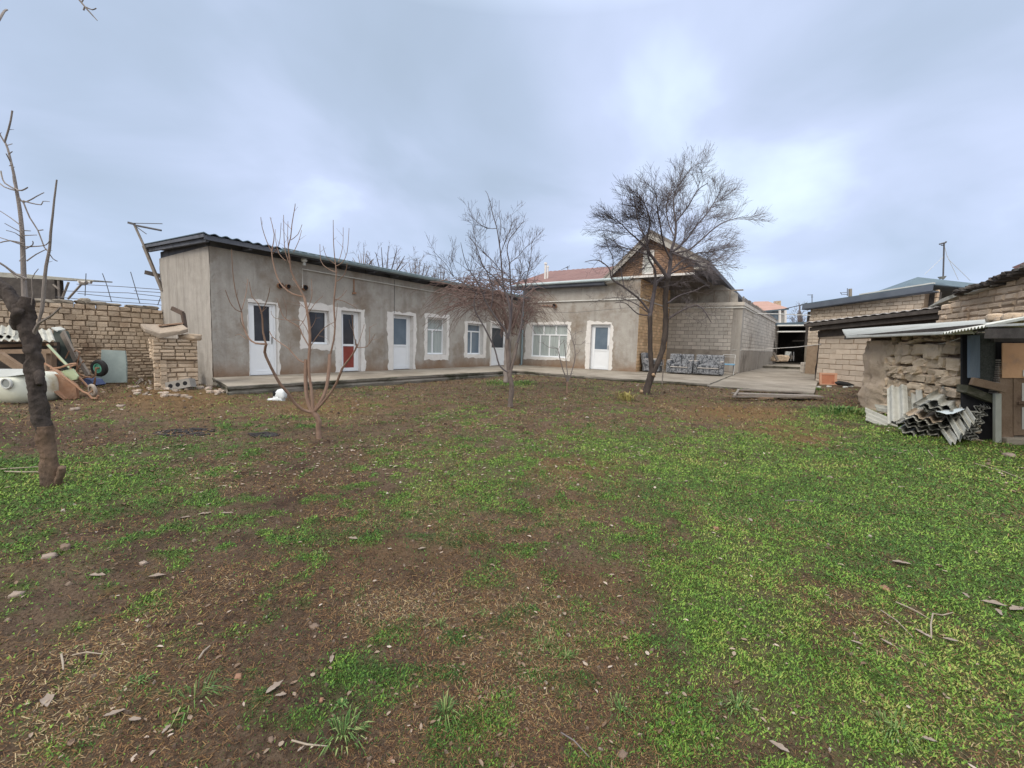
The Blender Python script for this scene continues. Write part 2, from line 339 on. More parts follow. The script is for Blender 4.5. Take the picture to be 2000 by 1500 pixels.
def ground():
    rs = np.concatenate([[0.0], np.geomspace(.35, 30, 560), np.geomspace(31, 900, 40)])
    an = np.concatenate([np.linspace(R(90-62), R(90+62), 760), np.linspace(R(90+62), R(360+90-62), 60)[1:-1]])
    A, Rr = np.meshgrid(an, rs[1:]); X = Rr*np.cos(A); Y = Rr*np.sin(A)
    x = X.ravel(); y = Y.ravel(); z = hgt(x, y)
    na = len(an); nr = len(rs)-1
    V = np.empty((len(x)+1, 3)); V[:-1, 0] = x; V[:-1, 1] = y; V[:-1, 2] = z; V[-1] = (0, 0, 0)
    i = np.arange(nr-1)[:, None]*na; j = np.arange(na)[None, :]; j2 = (j+1) % na
    Q = np.stack([i+j, i+na+j, i+na+j2, i+j2], -1).reshape(-1, 4)[:, ::-1]
    T = [(int(a), int((a+1) % na), len(x)) for a in range(na)]
    me = bpy.data.meshes.new('ground')
    nq = len(Q); me.vertices.add(len(V)); me.vertices.foreach_set('co', V.ravel()); me.loops.add(nq*4+len(T)*3)
    me.loops.foreach_set('vertex_index', np.concatenate([Q.ravel(), np.array(T).ravel()]).astype(np.int32))
    me.polygons.add(nq+len(T)); ls = np.concatenate([np.arange(nq)*4, nq*4+np.arange(len(T))*3]).astype(np.int32); me.polygons.foreach_set('loop_start', ls)
    me.polygons.foreach_set('use_smooth', np.ones(nq+len(T), bool)); me.update(calc_edges=True)
    for nm, f in (('green', m_green), ('ochre', m_och), ('bare', m_bare)):
        a = me.attributes.new(nm, 'FLOAT', 'POINT'); v = np.zeros(len(V)); v[:-1] = f(x, y); a.data.foreach_set('value', v)
    me.validate()
    o = bpy.data.objects.new('ground', me); COL.objects.link(o); o['kind'] = 'structure'
    def col(n, t, mixc, c, noise, ramp):
        at = lambda nm: n('ShaderNodeAttribute', attribute_name=nm).outputs['Fac']
        fine = noise(60, 6, .75); mid = noise(9, 5, .7)
        soil = mixc(ramp(mid, .35, .65), (.064, .042, .029), (.118, .080, .053)); soil = mixc(ramp(fine, .38, .7), soil, (.19, .138, .095))
        soil = mixc(ramp(noise(130, 3, .7), .58, .70), soil, (.028, .018, .014)); soil = mixc(ramp(noise(2.3, 5, .6), .50, .66), soil, (.064, .042, .031)); soil = mixc(ramp(noise(3.1, 6, .7), .56, .68), soil, (.115, .088, .040))
        och = mixc(ramp(fine, .35, .65), (.125, .072, .030), (.20, .13, .065)); soil = mixc(at('ochre'), soil, och)
        dk = n('ShaderNodeMath', operation='MULTIPLY'); t.links.new(at('bare'), dk.inputs[0]); dk.inputs[1].default_value = .55
        soil = mixc(dk.outputs[0], soil, (.048, .029, .022))
        gr = mixc(ramp(fine, .35, .65), (.035, .065, .018), (.10, .185, .038))
        g = n('ShaderNodeMath', operation='MULTIPLY'); t.links.new(at('green'), g.inputs[0]); g.inputs[1].default_value = .72
        return mixc(g.outputs[0], soil, gr)
    me.materials.append(mat('earth', (.1,.07,.05), rough=.96, bump=.9, bscale=55, attr=col, spec=.15))
ground()
def scat(n, rmin, rmax, half=60, power=0.0):
    """points over the yard, thinning out with distance"""
    r = rmin*(rmax/rmin)**(rng.random(n)**(1.0-power*.0)); a = R(90)+R(half)*(rng.random(n)*2-1); return r*np.cos(a), r*np.sin(a), r
BUILT = []     # footprint boxes where nothing grows, filled below as quads (4 points)
def inside(x, y, quad):
    ok = np.ones(len(x), bool); n = len(quad); s = sum((quad[i][0]*quad[(i+1) % n][1]-quad[(i+1) % n][0]*quad[i][1]) for i in range(n))
    for i in range(n):
        a = quad[i]; b = quad[(i+1) % n]; c = (b[0]-a[0])*(y-a[1])-(b[1]-a[1])*(x-a[0]); ok &= (c > 0) if s > 0 else (c < 0)
    return ok
def fasttri(name, V, tint, mats, label, cat, kind='stuff', per=3, smooth=False):
    """V (n, per, 3): one face for each element"""
    n = len(V); me = bpy.data.meshes.new(name); me.vertices.add(n*per); me.vertices.foreach_set('co', V.ravel()); me.loops.add(n*per)
    me.loops.foreach_set('vertex_index', np.arange(n*per, dtype=np.int32)); me.polygons.add(n); me.polygons.foreach_set('loop_start', (np.arange(n)*per).astype(np.int32)); me.update(calc_edges=True)
    a = me.attributes.new('tint', 'FLOAT', 'FACE'); a.data.foreach_set('value', tint.astype(np.float32)); me.materials.append(mats)
    o = bpy.data.objects.new(name, me); COL.objects.link(o); tag(o, label, cat, None, kind); return o
def rampmat(name, stops, rough=.8, trans=0.0, spec=.2):
    m = bpy.data.materials.new(name); m.use_nodes = True; t = m.node_tree; b = t.nodes['Principled BSDF']
    a = t.nodes.new('ShaderNodeAttribute'); a.attribute_name = 'tint'; r = t.nodes.new('ShaderNodeValToRGB'); t.links.new(a.outputs['Fac'], r.inputs[0]); t.links.new(r.outputs[0], b.inputs['Base Color'])
    e = r.color_ramp.elements; e[0].position = stops[0][0]; e[0].color = stops[0][1]+(1,); e[1].position = stops[-1][0]; e[1].color = stops[-1][1]+(1,)
    for p, c in stops[1:-1]: q = e.new(p); q.color = c+(1,)
    b.inputs['Roughness'].default_value = rough; b.inputs['Specular IOR Level'].default_value = spec; return m
def keepout(x, y):
    k = np.ones(len(x), bool)
    for q in BUILT: k &= ~inside(x, y, q)
    return k
def ground_cover():
    # low leafy green cover
    x, y, r = scat(1700000, .75, 20); g = m_green(x, y); k = (rng.random(len(x)) < g**1.15*.85+.045) & keepout(x, y); x, y, r, g = x[k], y[k], r[k], g[k]; n = len(x)
    s = (.0017 + .00088*r)*(.4+rng.random(n)**2*1.8); a = rng.random(n)*6.283; z = hgt(x, y)
    kind = rng.random(n); blade = kind < .45
    ln = np.where(blade, s*2.4, s*1.25); wd = np.where(blade, s*.32, s*.75); lift = np.where(blade, .3+rng.random(n)*.8, rng.random(n)*.5)
    dx, dy = np.cos(a), np.sin(a); V = np.empty((n, 4, 3))
    V[:, 0] = np.stack([x, y, z-.002], -1)
    V[:, 1] = np.stack([x+dx*ln*.5-dy*wd, y+dy*ln*.5+dx*wd, z+ln*lift*.55+.003], -1)
    V[:, 2] = np.stack([x+dx*ln, y+dy*ln, z+ln*lift+.003], -1)
    V[:, 3] = np.stack([x+dx*ln*.5+dy*wd, y+dy*ln*.5-dx*wd, z+ln*lift*.55+.001], -1)
    warm = np.clip(fbm(x, y, .9, 3, 41)*1.4-.2 + sst(x, 1, 6)*.25, 0, 1)
    t = np.clip(rng.random(n)*.6 + warm*.5 - .08 + (fbm(x, y, 6, 2, 43)-.5)*.5, 0, 1)
    fasttri('grass_cover', V, t, rampmat('leaf_green', [(0, (.028,.062,.022)), (.25, (.065,.14,.035)), (.55, (.125,.245,.042)), (.82, (.22,.335,.06)), (1, (.33,.33,.11))], .7), 'low green grass and small leafy weeds spreading over the yard', 'grass', per=4)
    # dry straw and dead roots
    x, y, r = scat(520000, .75, 18); pt = fbm(x, y, 1.7, 4, 71); k = (rng.random(len(x)) < np.clip((pt-.22)*2.8, .25, 1)*(.95-.5*m_green(x, y))) & keepout(x, y); pt = pt[k]; x, y, r = x[k], y[k], r[k]; n = len(x)
    s = (.006+.0034*r)*(.3+rng.random(n)**2*1.9); a = rng.random(n)*6.283; z = hgt(x, y)+.0015; w = (.0004+.00036*r)*(.6+.8*rng.random(n)); dx, dy = np.cos(a), np.sin(a); b = (rng.random(n)-.5)*.8
    up = rng.random(n)*s*.5; V = np.empty((n, 4, 3))
    V[:, 0] = np.stack([x-dy*w, y+dx*w, z], -1); V[:, 3] = np.stack([x+dy*w, y-dx*w, z], -1)
    x2 = x+dx*s-dy*b*s; y2 = y+dy*s+dx*b*s; z2 = np.maximum(z+up, hgt(x2, y2)+.001); w2 = w*.8
    V[:, 1] = np.stack([x2-dy*w2, y2+dx*w2, z2], -1); V[:, 2] = np.stack([x2+dy*w2, y2-dx*w2, z2+.0004], -1)
    fasttri('dry_straw', V, np.clip(rng.random(n)**1.3*.75+(pt-.5)*1.1+.12, 0, 1), rampmat('straw', [(0, (.025,.016,.012)), (.3, (.085,.047,.028)), (.6, (.17,.092,.045)), (.85, (.27,.17,.075)), (1, (.38,.30,.18))], .85), 'dead brown straw and rootlets matted over the bare soil', 'dry grass', per=4)
    # fallen leaves: two folded halves
    x, y, r = scat(60000, 1.0, 19); L = esum(x, y, LITTER); k = (rng.random(len(x)) < .045+.8*np.clip(L, 0, 1.1)*(.3+fbm(x, y, 2.2, 3, 51))) & keepout(x, y); x, y, r = x[k], y[k], r[k]; n = len(x)
    s = (.006+.0019*r)*(.5+rng.random(n)**2*1.2); a = rng.random(n)*6.283; z = hgt(x, y)+.006; w = s*(.3+.3*rng.random(n)); dx, dy = np.cos(a), np.sin(a); c1 = rng.random(n)*.5; c2 = rng.random(n)*.35
    V = np.empty((2*n, 4, 3))
    p0 = np.stack([x-dx*s, y-dy*s, z], -1); p1 = np.stack([x+dx*s, y+dy*s, z+c2*s*1.3], -1)
    for i, sg in ((0, 1), (1, -1)):
        q1 = np.stack([x-dx*s*.35-dy*w*sg, y-dy*s*.35+dx*w*sg, z+c1*w*1.3+.002], -1); q2 = np.stack([x+dx*s*.45-dy*w*.85*sg, y+dy*s*.45+dx*w*.85*sg, z+c1*w*1.3+c2*s*.6], -1)
        V[i::2, 0] = p0; V[i::2, 1] = q1; V[i::2, 2] = q2; V[i::2, 3] = p1
    t = np.repeat(rng.random(n), 2)
    fasttri('fallen_leaves', V, t, rampmat('dead_leaf', [(0, (.09,.055,.035)), (.45, (.19,.13,.09)), (.8, (.30,.235,.18)), (1, (.46,.39,.33))], .75), 'dry tan fallen leaves strewn over the yard', 'leaves', per=4)
    # pebbles and crumbs of soil
    x, y, r = scat(9000, .9, 16); k = keepout(x, y) & (rng.random(len(x)) < .7-.5*m_green(x, y)); x, y, r = x[k], y[k], r[k]; n = len(x)
    mb = MB(); o8 = [(-1,0,0), (0,-1,0), (1,0,0), (0,1,0), (0,0,1), (.5,.6,.6), (-.6,.4,.6), (-.2,-.7,.5)]
    s = (.002+.0012*r)*(.5+rng.random(n)**3*3.0); z = hgt(x, y)
    for i in range(n):
        p = Vector((x[i], y[i], z[i])); k = s[i]; a = random.random()*6.28; c, q = math.cos(a)*k, math.sin(a)*k; e = random.uniform(.5, 1)
        mb.add([(p.x+c, p.y+q, p.z), (p.x-q*e, p.y+c*e, p.z), (p.x-c, p.y-q, p.z), (p.x+q*e, p.y-c*e, p.z), (p.x+c*.5, p.y+q*.5, p.z+k*.7), (p.x-q*.5*e, p.y+c*.5, p.z+k*.8), (p.x-c*.5, p.y-q*.5, p.z+k*.6)],
               [(0,1,5,4), (1,2,6,5), (2,3,6), (3,4,6), (3,0,4), (4,5,6)], 0, random.random())
    mb.build('pebbles', rampmat('pebble', [(0, (.05,.034,.026)), (.6, (.11,.078,.058)), (.93, (.20,.155,.12)), (1, (.38,.34,.30))], .9), None, 'small pebbles and soil crumbs lying in the yard', 'gravel', kind='stuff')
def clump(mb, c, n, h, w, spread, lean=.6):
    for _ in range(n):
        a = random.random()*6.283; l = h*random.uniform(.5, 1.1); b = Vector(c)+Vector((math.cos(a), math.sin(a), 0))*random.random()*spread
        d = Vector((math.cos(a), math.sin(a), 0)); s = Vector((-d.y, d.x, 0))*w*random.uniform(.6, 1.2); le = lean*random.uniform(.3, 1.3)
        p1 = b+d*l*le*.4+Vector((0,0,l*.6)); p2 = b+d*l*le+Vector((0,0,l*max(.15, 1-le*.7)))
        mb.add([b-s*.5, b+s*.5, p1+s, p1-s, p2], [(0,1,2,3), (3,2,4)], 0, random.random())
# ---------------------------------------------------------------- materials in use
m_plaster = mat('plaster', (.34,.315,.285), (.43,.41,.38), 2.4, .95, .8, 16, c3=(.25,.205,.165), s3=.7, lo3=.48, base=(PZ+.22, (.235,.15,.095)), streak=((.225,.20,.18), .5))
m_plaster2 = mat('plaster_pale', (.44,.41,.375), (.36,.335,.305), 3.2, .95, .9, 20, c3=(.24,.22,.20), s3=.9, lo3=.54, stretch=(1.6,1.6,.45), streak=((.22,.20,.18), .6))
m_white = mat('white_plastic', (.80,.83,.87), (.76,.79,.83), 3, .38, 0, spec=.4)
m_wpaint = mat('white_paint', (.74,.72,.70), (.66,.64,.62), 5, .8, .4, 30, c3=(.55,.51,.48), s3=2.5, lo3=.62)
m_glassd = mat('dark_glass', (.020,.024,.034), (.045,.05,.065), 1.2, .12, 0, spec=.6)
m_glassb = mat('blue_glass', (.10,.14,.19), (.17,.22,.27), .9, .16, 0, spec=.5)
m_curt = mat('curtain_glass', (.30,.34,.34), (.42,.47,.47), 2.5, .25, 0, spec=.5, stretch=(6,6,.5))
m_redp = mat('red_panel', (.22,.045,.035), (.28,.07,.055), 4, .5)
m_steel = mat('steel', (.42,.43,.44), (.34,.35,.36), 9, .4, metal=.7)
m_gutter = mat('gutter_metal', (.26,.335,.37), (.20,.275,.31), 2.5, .5, .1, c3=(.16,.2,.22), spec=.4)
m_roofdark = mat('roof_metal', (.075,.11,.14), (.11,.15,.18), 1.5, .6, .2, c3=(.06,.07,.08))
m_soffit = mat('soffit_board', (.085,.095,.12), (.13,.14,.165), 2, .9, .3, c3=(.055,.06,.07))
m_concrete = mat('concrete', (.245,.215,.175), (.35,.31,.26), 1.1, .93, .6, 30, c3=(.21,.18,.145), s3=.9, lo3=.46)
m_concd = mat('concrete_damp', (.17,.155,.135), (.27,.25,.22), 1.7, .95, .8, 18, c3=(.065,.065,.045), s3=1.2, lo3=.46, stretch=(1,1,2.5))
m_adobe = mat('adobe', (.53,.41,.295), (.62,.50,.38), 3, .97, .9, 22, c3=(.34,.235,.16), s3=1.2, tint=(.72, 1.15))
m_mortar = mat('mud_mortar', (.25,.185,.13), (.32,.245,.18), 5, .98, .6, 25)
m_block = mat('grey_block', (.52,.48,.435), (.61,.57,.52), 4, .96, .7, 30, c3=(.36,.32,.285), s3=.7, tint=(.86, 1.1))
m_blockmort = mat('block_mortar', (.19,.17,.155), (.23,.21,.19), 8, .97, .5, 30)
m_ybrick = mat('yellow_brick', (.60,.40,.23), (.68,.49,.31), 3, .9, .5, 30, tint=(.78, 1.12), c3=(.42,.26,.135), s3=1.1)
m_obrick = mat('orange_brick', (.33,.205,.135), (.40,.265,.19), 3, .9, .5, 30, tint=(.75, 1.12))
m_redroof = mat('red_roof', (.17,.095,.085), (.23,.135,.12), 1.4, .75, .2, c3=(.18,.085,.08), s3=1.0)
m_woodg = mat('grey_timber', (.19,.165,.145), (.29,.255,.225), 5, .9, .6, 30, stretch=(1,1,1), tint=(.7, 1.2))
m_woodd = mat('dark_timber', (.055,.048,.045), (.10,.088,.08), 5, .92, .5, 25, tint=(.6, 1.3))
m_woodb = mat('brown_timber', (.21,.145,.10), (.29,.21,.15), 4, .9, .6, 30, c3=(.15,.10,.07), s3=2, tint=(.75, 1.15))
m_slate = mat('asbestos_sheet', (.36,.36,.325), (.45,.445,.40), 4, .95, .6, 40, c3=(.24,.235,.20), s3=1.6, tint=(.62, 1.15))
m_slatew = mat('white_sheet', (.56,.58,.56), (.47,.48,.46), 3, .7, .2, c3=(.45,.44,.40), s3=2)
m_rust = mat('rusty_steel', (.30,.16,.095), (.38,.235,.16), 5, .85, .6, 30, c3=(.20,.09,.05), s3=2.2)
m_pipew = mat('painted_pipe', (.70,.70,.68), (.60,.60,.57), 4, .6)
m_wire = mat('wire', (.10,.10,.11), rough=.6)
m_wirew = mat('pale_wire', (.55,.54,.52), rough=.7)
m_black = mat('black_rubber', (.018,.018,.02), (.03,.03,.03), 8, .8)
m_dark = mat('painted_shade', (.015,.015,.018), rough=1)  # near-black colour painted for the shade inside flues, holes and openings
# ---------------------------------------------------------------- building helpers
def wbox(mb, w, u0, u1, z0, z1, n0, n1, m=0, t=.5):
    return mb.box(w.P(u0, z0, n0), w.U*(u1-u0), w.N*(n1-n0), Vector((0, 0, z1-z0)), m, t)
def frame(mb, w, u0, u1, z0, z1, fw, n0, n1):
    wbox(mb, w, u0, u0+fw, z0, z1, n0, n1); wbox(mb, w, u1-fw, u1, z0, z1, n0, n1)
    wbox(mb, w, u0+fw, u1-fw, z0, z0+fw, n0, n1); wbox(mb, w, u0+fw, u1-fw, z1-fw, z1, n0, n1)
def quad(mb, w, u0, u1, z0, z1, n=0.0, m=0): mb.add([w.P(u0, z0, n), w.P(u1, z0, n), w.P(u1, z1, n), w.P(u0, z1, n)], [(0, 1, 2, 3)], m)
def holed(mb, w, u0, u1, z0, z1, ops, dep=.34, n=0.0):
    us = sorted({u0, u1, *[o[0] for o in ops], *[o[1] for o in ops]}); zs = sorted({z0, z1, *[o[2] for o in ops], *[o[3] for o in ops]})
    for a, b in zip(us, us[1:]):
        for c, d in zip(zs, zs[1:]):
            mu, mz = (a+b)/2, (c+d)/2
            if any(o[0] < mu < o[1] and o[2] < mz < o[3] for o in ops): continue
            quad(mb, w, a, b, c, d, n)
    for a, b, c, d in [o[:4] for o in ops]:
        P = w.P
        mb.add([P(a,c,n), P(a,d,n), P(a,d,n-dep), P(a,c,n-dep), P(b,c,n), P(b,d,n), P(b,d,n-dep), P(b,c,n-dep)], [(0,1,2,3), (4,7,6,5), (0,3,7,4), (1,5,6,2)])
def surround(mb, w, inn, out, door=False, jag=.035, n=.006, seed=0):
    """brushed white paint around an opening with a ragged outer edge, plus paint on the reveals"""
    r = random.Random(seed); a, b, c, d = inn; A, B, Cc, Dd = out; pin = []; pout = []
    def seg(p, q, P_, Q_, k):
        for i in range(k):
            f = i/k; pin.append((p[0]+(q[0]-p[0])*f, p[1]+(q[1]-p[1])*f)); sv = Vector((P_[0]+(Q_[0]-P_[0])*f, P_[1]+(Q_[1]-P_[1])*f, seed*3.7)); j = (nz3(sv*2.6)*1.6+nz3(sv*7)*.9)*jag*1.5 + r.uniform(-1, 1)*jag*.28
            x, y = P_[0]+(Q_[0]-P_[0])*f, P_[1]+(Q_[1]-P_[1])*f; pout.append((x+j*(1 if abs(P_[0]-Q_[0]) < .2 else .2), y+(j*(1 if abs(P_[1]-Q_[1]) < .2 else .2) if not (door and (i == 0 and y < Cc+.01)) else 0)))
    seg((a, c), (a, d), (A, Cc), (A, Dd), 44); seg((a, d), (b, d), (A, Dd), (B, Dd), 26); seg((b, d), (b, c), (B, Dd), (B, Cc), 44)
    if door: pin.append((b, c)); pout.append((B, Cc))
    else: seg((b, c), (a, c), (B, Cc), (A, Cc), 26)
    k = len(pin); V = []; F = []
    for (pi, po) in zip(pin, pout): V += [w.P(pi[0], pi[1], n), w.P(po[0], max(po[1], PZ+.004), n), w.P(po[0], max(po[1], PZ+.004), -.01)]
    m = k if not door else k-1
    for i in range(m):
        j = (i+1) % k; F += [(3*i, 3*i+1, 3*j+1, 3*j), (3*i+1, 3*i+2, 3*j+2, 3*j+1)]
    P = w.P; q = len(V); e = .004
    V += [P(a+e,c,n), P(a+e,d-e,n), P(a+e,d-e,-.3), P(a+e,c,-.3), P(b-e,c,n), P(b-e,d-e,n), P(b-e,d-e,-.3), P(b-e,c,-.3)]
    F += [(q,q+1,q+2,q+3), (q+4,q+7,q+6,q+5), (q+1,q+5,q+6,q+2)]
    if not door:
        V += [P(a+e,c+e,n), P(b-e,c+e,n), P(b-e,c+e,-.3), P(a+e,c+e,-.3)]; F += [(q+8,q+9,q+10,q+11)]
    mb.add(V, F)
def pdoor(root, w, u0, u1, z0, z1, n, gz0, gz1, glass, panel=None, hside=1, label=None, fw=.055, sw=.10):
    f = MB(); frame(f, w, u0, u1, z0, z1, fw, n-.05, n+.02)
    a, b = u0+fw+.004, u1-fw-.004; wbox(f, w, a, a+sw, z0+.02, z1-fw-.004, n-.045, n+.012); wbox(f, w, b-sw, b, z0+.02, z1-fw-.004, n-.045, n+.012)
    wbox(f, w, a+sw, b-sw, z0+.02, z0+.02+sw, n-.045, n+.012); wbox(f, w, a+sw, b-sw, gz1, z1-fw-.004, n-.045, n+.012); wbox(f, w, a+sw, b-sw, gz0-.07, gz0, n-.045, n+.012)
    o = f.build('door', m_white, root, label)
    g = MB(); wbox(g, w, a+sw, b-sw, gz0, gz1, n-.03, n-.012); g.build('glass_pane', glass, o)
    p = MB(); wbox(p, w, a+sw, b-sw, z0+.02+sw, gz0-.07, n-.03, n-.008); p.build('lower_panel', panel or m_white, o)
    h = MB(); hu = b-sw*.5 if hside > 0 else a+sw*.5; hz = (z0+z1)/2-.02
    wbox(h, w, hu-.015, hu+.015, hz-.11, hz+.11, n+.012, n+.022); h.tube([w.P(hu, hz-.06, n+.02), w.P(hu, hz-.06, n+.06), w.P(hu, hz+.09, n+.06), w.P(hu, hz+.09, n+.02)], .009, 6)
    h.build('handle', m_steel, o); return o
def pwindow(root, w, u0, u1, z0, z1, n, cols, tz=None, glass=None, topcols=None, label=None, fw=.06, sash=.045):
    f = MB(); frame(f, w, u0, u1, z0, z1, fw, n-.05, n+.02); panes = []
    zt = z1-fw if tz is None else tz
    if tz is not None:
        wbox(f, w, u0+fw, u1-fw, tz, tz+.06, n-.05, n+.02); tcs = topcols or [0, 1]
        for x, y in zip(tcs, tcs[1:]): panes.append((u0+fw+(u1-u0-2*fw)*x, u0+fw+(u1-u0-2*fw)*y, tz+.06, z1-fw, .02))
        for x in tcs[1:-1]: c = u0+fw+(u1-u0-2*fw)*x; wbox(f, w, c-.03, c+.03, tz+.06, z1-fw, n-.045, n+.018)
    for x, y in zip(cols, cols[1:]): panes.append((u0+fw+(u1-u0-2*fw)*x, u0+fw+(u1-u0-2*fw)*y, z0+fw, zt, .03))
    for x in cols[1:-1]: c = u0+fw+(u1-u0-2*fw)*x; wbox(f, w, c-.035, c+.035, z0+fw, zt, n-.045, n+.018)
    wbox(f, w, u0-.02, u1+.02, z0-.03, z0, n-.05, n+.07)
    o = f.build('window', m_white, root, label)
    for (a, b, c, d, s) in panes:
        g = MB(); wbox(g, w, a, b, c, d, n-.03, n-.012); g.build('glass_pane', glass or m_curt, o)
    return o
# ---------------------------------------------------------------- long plastered house
W0 = atz(418, 737, PZ); W1 = atz(1017, 712.5, PZ); W2 = atz(1241.6, 726.4, PZ); LW = Wall(W0, W1); WW = Wall(W1, W2)
OVH = .45
def opn(w, l, r, t, b, zb=None):
    ym = (t+b)/2; u0 = w.hit(l, ym)[0]; u1 = w.hit(r, ym)[0]; return [u0, u1, w.hit(l, b)[1] if zb is None else zb, w.hit(l, t)[1]]
def house():
    root = thing('long_house', 'long low house of bare grey plaster with white doors under a dark metal roof', 'house', W0)
    L = LW.len; D = 3.6; zt = 3.62
    d1 = opn(LW, 486, 541, 590, 731, PZ); w1 = opn(LW, 602, 643, 604, 672); d2 = opn(LW, 667, 705, 606, 724, PZ); d3 = opn(LW, 768.4, 807, 613.5, 721, PZ)
    w2 = opn(LW, 834.8, 872, 619, 692.4); w3 = opn(LW, 913, 944, 631, 692.4); d4 = opn(LW, 960, 992, 632, 715, PZ)
    ops = [d1, w1, d2, d3, w2, w3, d4]
    mb = MB(); holed(mb, LW, 0, L+.0, PZ-.35, zt, ops)
    E = Wall(W0, W0 - LW.N*D); E.N = -LW.U; E.U = -LW.N
    quad(mb, E, 0, D, -.2, zt); Bk = MB()
    quad(mb, LW, 0, L, -.2, zt, -D); quad(mb, LW, 0, L, zt-.6, zt, -D*.5)
    # ragged proud coat of plaster at the corner
    r = random.Random(3); V = []; F = []
    for i in range(60):
        z = PZ-.25+(zt-PZ+.25)*i/59; V += [LW.P(-.012, z, .012), LW.P(.045+r.uniform(-.03, .03), z, .012), LW.P(.045+r.uniform(-.03, .03), z, -.004)]
        if i: a = 3*(i-1); F += [(a, a+1, a+4, a+3), (a+1, a+2, a+5, a+4)]
    mb.add(V, F)
    mb.build('wall', m_plaster, root)
    c = MB(); V = []; F = []; nu, nz_ = 60, 60
    for j in range(nz_+1):
        for i in range(nu+1):
            u = D*i/nu; z = -.2+(zt+.2)*j/nz_; q = nz3(Vector((u*1.2, z*1.2, 3)))*.018+nz3(Vector((u*5, z*5, 1)))*.010+nz3(Vector((u*17, z*17, 1)))*.006; V.append(E.P(u, z, .02+q))
    for j in range(nz_):
        for i in range(nu): a = j*(nu+1)+i; F.append((a, a+1, a+nu+2, a+nu+1))
    c.add(V, F); c.build('end_wall', m_plaster2, root, smooth=True)
    # roof
    r0, r1 = -.28, L+.35; zf, zb = 3.80, 3.99; N_ = LW.N
    rf = MB(); o = LW.P(r0, zf, OVH+.03); Vd = LW.P(r0, zb, -D-.45)-o; nrm = LW.U.cross(Vd).normalized()
    if nrm.z < 0: nrm = -nrm
    rf.corr(o+nrm*.03, LW.U*(r1-r0), Vd, nrm, wave=.25, amp=.022, th=.02, segs=6)
    roof = rf.build('roof', m_roofdark, root)
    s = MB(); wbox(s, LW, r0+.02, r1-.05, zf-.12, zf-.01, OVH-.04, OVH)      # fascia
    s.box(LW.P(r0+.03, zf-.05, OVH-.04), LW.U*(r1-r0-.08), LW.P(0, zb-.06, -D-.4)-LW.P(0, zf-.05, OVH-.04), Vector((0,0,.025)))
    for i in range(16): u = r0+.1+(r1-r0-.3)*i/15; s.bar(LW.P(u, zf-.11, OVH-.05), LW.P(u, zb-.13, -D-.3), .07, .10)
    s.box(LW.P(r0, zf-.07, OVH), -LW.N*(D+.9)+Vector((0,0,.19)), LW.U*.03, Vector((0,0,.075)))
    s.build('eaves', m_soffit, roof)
    g = MB(); gu0 = LW.hit(545, 487, OVH)[0]; pts = []
    V = []; F = []; k = 9
    for i, u in enumerate((gu0, L-.5)):
        for j in range(k): a = math.pi*j/(k-1); V.append(LW.P(u, zf-.01-math.sin(a)*.085, OVH+.085-.085*math.cos(a)))
    for i, u in enumerate((gu0, L-.5)):
        for j in range(k): a = math.pi*j/(k-1); V.append(LW.P(u, zf-.01-math.sin(a)*.078, OVH+.085-.078*math.cos(a)))
    for j in range(k-1): F += [(j, j+1, k+j+1, k+j), (2*k+j, 3*k+j, 3*k+j+1, 2*k+j+1), (j, 2*k+j, 2*k+j+1, j+1)]
    F += [(0, k, 3*k, 2*k), (k-1, 3*k-1, 4*k-1, 2*k-1)]
    g.add(V, F); g.tube([LW.P(gu0, zf+.01, OVH+.165), LW.P(L-.5, zf+.01, OVH+.165)], .014, 6)
    g.build('gutter', m_gutter, root)
    wp = LW.P; fill = MB()                                                    # timber plate between wall top and roof
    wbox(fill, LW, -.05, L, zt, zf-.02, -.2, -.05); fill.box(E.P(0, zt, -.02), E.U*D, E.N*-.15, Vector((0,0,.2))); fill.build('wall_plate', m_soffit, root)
    # paint around the openings
    def sr(i, px, inn, door, seed):
        l, rr, t, b = px; u0 = LW.hit(l, (t+b)/2)[0]; u1 = LW.hit(rr, (t+b)/2)[0]; o = MB(); surround(o, LW, inn, (u0, u1, PZ if door else LW.hit((l+rr)/2, b)[1], LW.hit((l+rr)/2, t)[1]), door, seed=seed, jag=.03); o.build('painted_surround', m_wpaint, root)
    sr(0, (485, 545, 588, 731), d1, True, 1); sr(1, (585, 653.5, 593, 683), w1, False, 2); sr(2, (654.6, 713, 602, 723), d2, True, 3); sr(3, (757, 812.6, 609, 720), d3, True, 4)
    sr(4, (829, 877, 614, 703), w2, False, 5); sr(5, (907, 949.5, 628, 698), w3, False, 6); sr(6, (957, 994, 628, 714), d4, True, 7)
    def gl(w, x, t, b): return w.hit(x, b)[1], w.hit(x, t)[1]
    a, b = gl(LW, 506, 597, 666); pdoor(root, LW, d1[0]+.01, d1[1]-.01, PZ+.01, d1[3]-.01, -.07, a, b, m_glassd, hside=1, label='white door at the near end of the house, tall dark glass above')
    pwindow(root, LW, w1[0]+.005, w1[1]-.005, w1[2]+.005, w1[3]-.005, -.15, [0, 1], None, m_glassd, label='small single window beside the door with a red panel')
    a, b = gl(LW, 672, 613, 672); pdoor(root, LW, d2[0]+.005, d2[1]-.005, PZ+.01, d2[3]-.01, -.17, a, b, m_glassd, m_redp, 1, 'white door with a dark red lower panel')
    a, b = gl(LW, 772, 621, 673); pdoor(root, LW, d3[0]+.005, d3[1]-.005, PZ+.01, d3[3]-.01, -.21, a, b, m_glassb, None, -1, 'white door with frosted blue glass')
    pwindow(root, LW, w2[0]+.005, w2[1]-.005, w2[2]+.005, w2[3]-.005, -.22, [0, .42, 1], LW.hit(840, 645)[1], m_curt, label='tall window with one wide fanlight over two sashes')
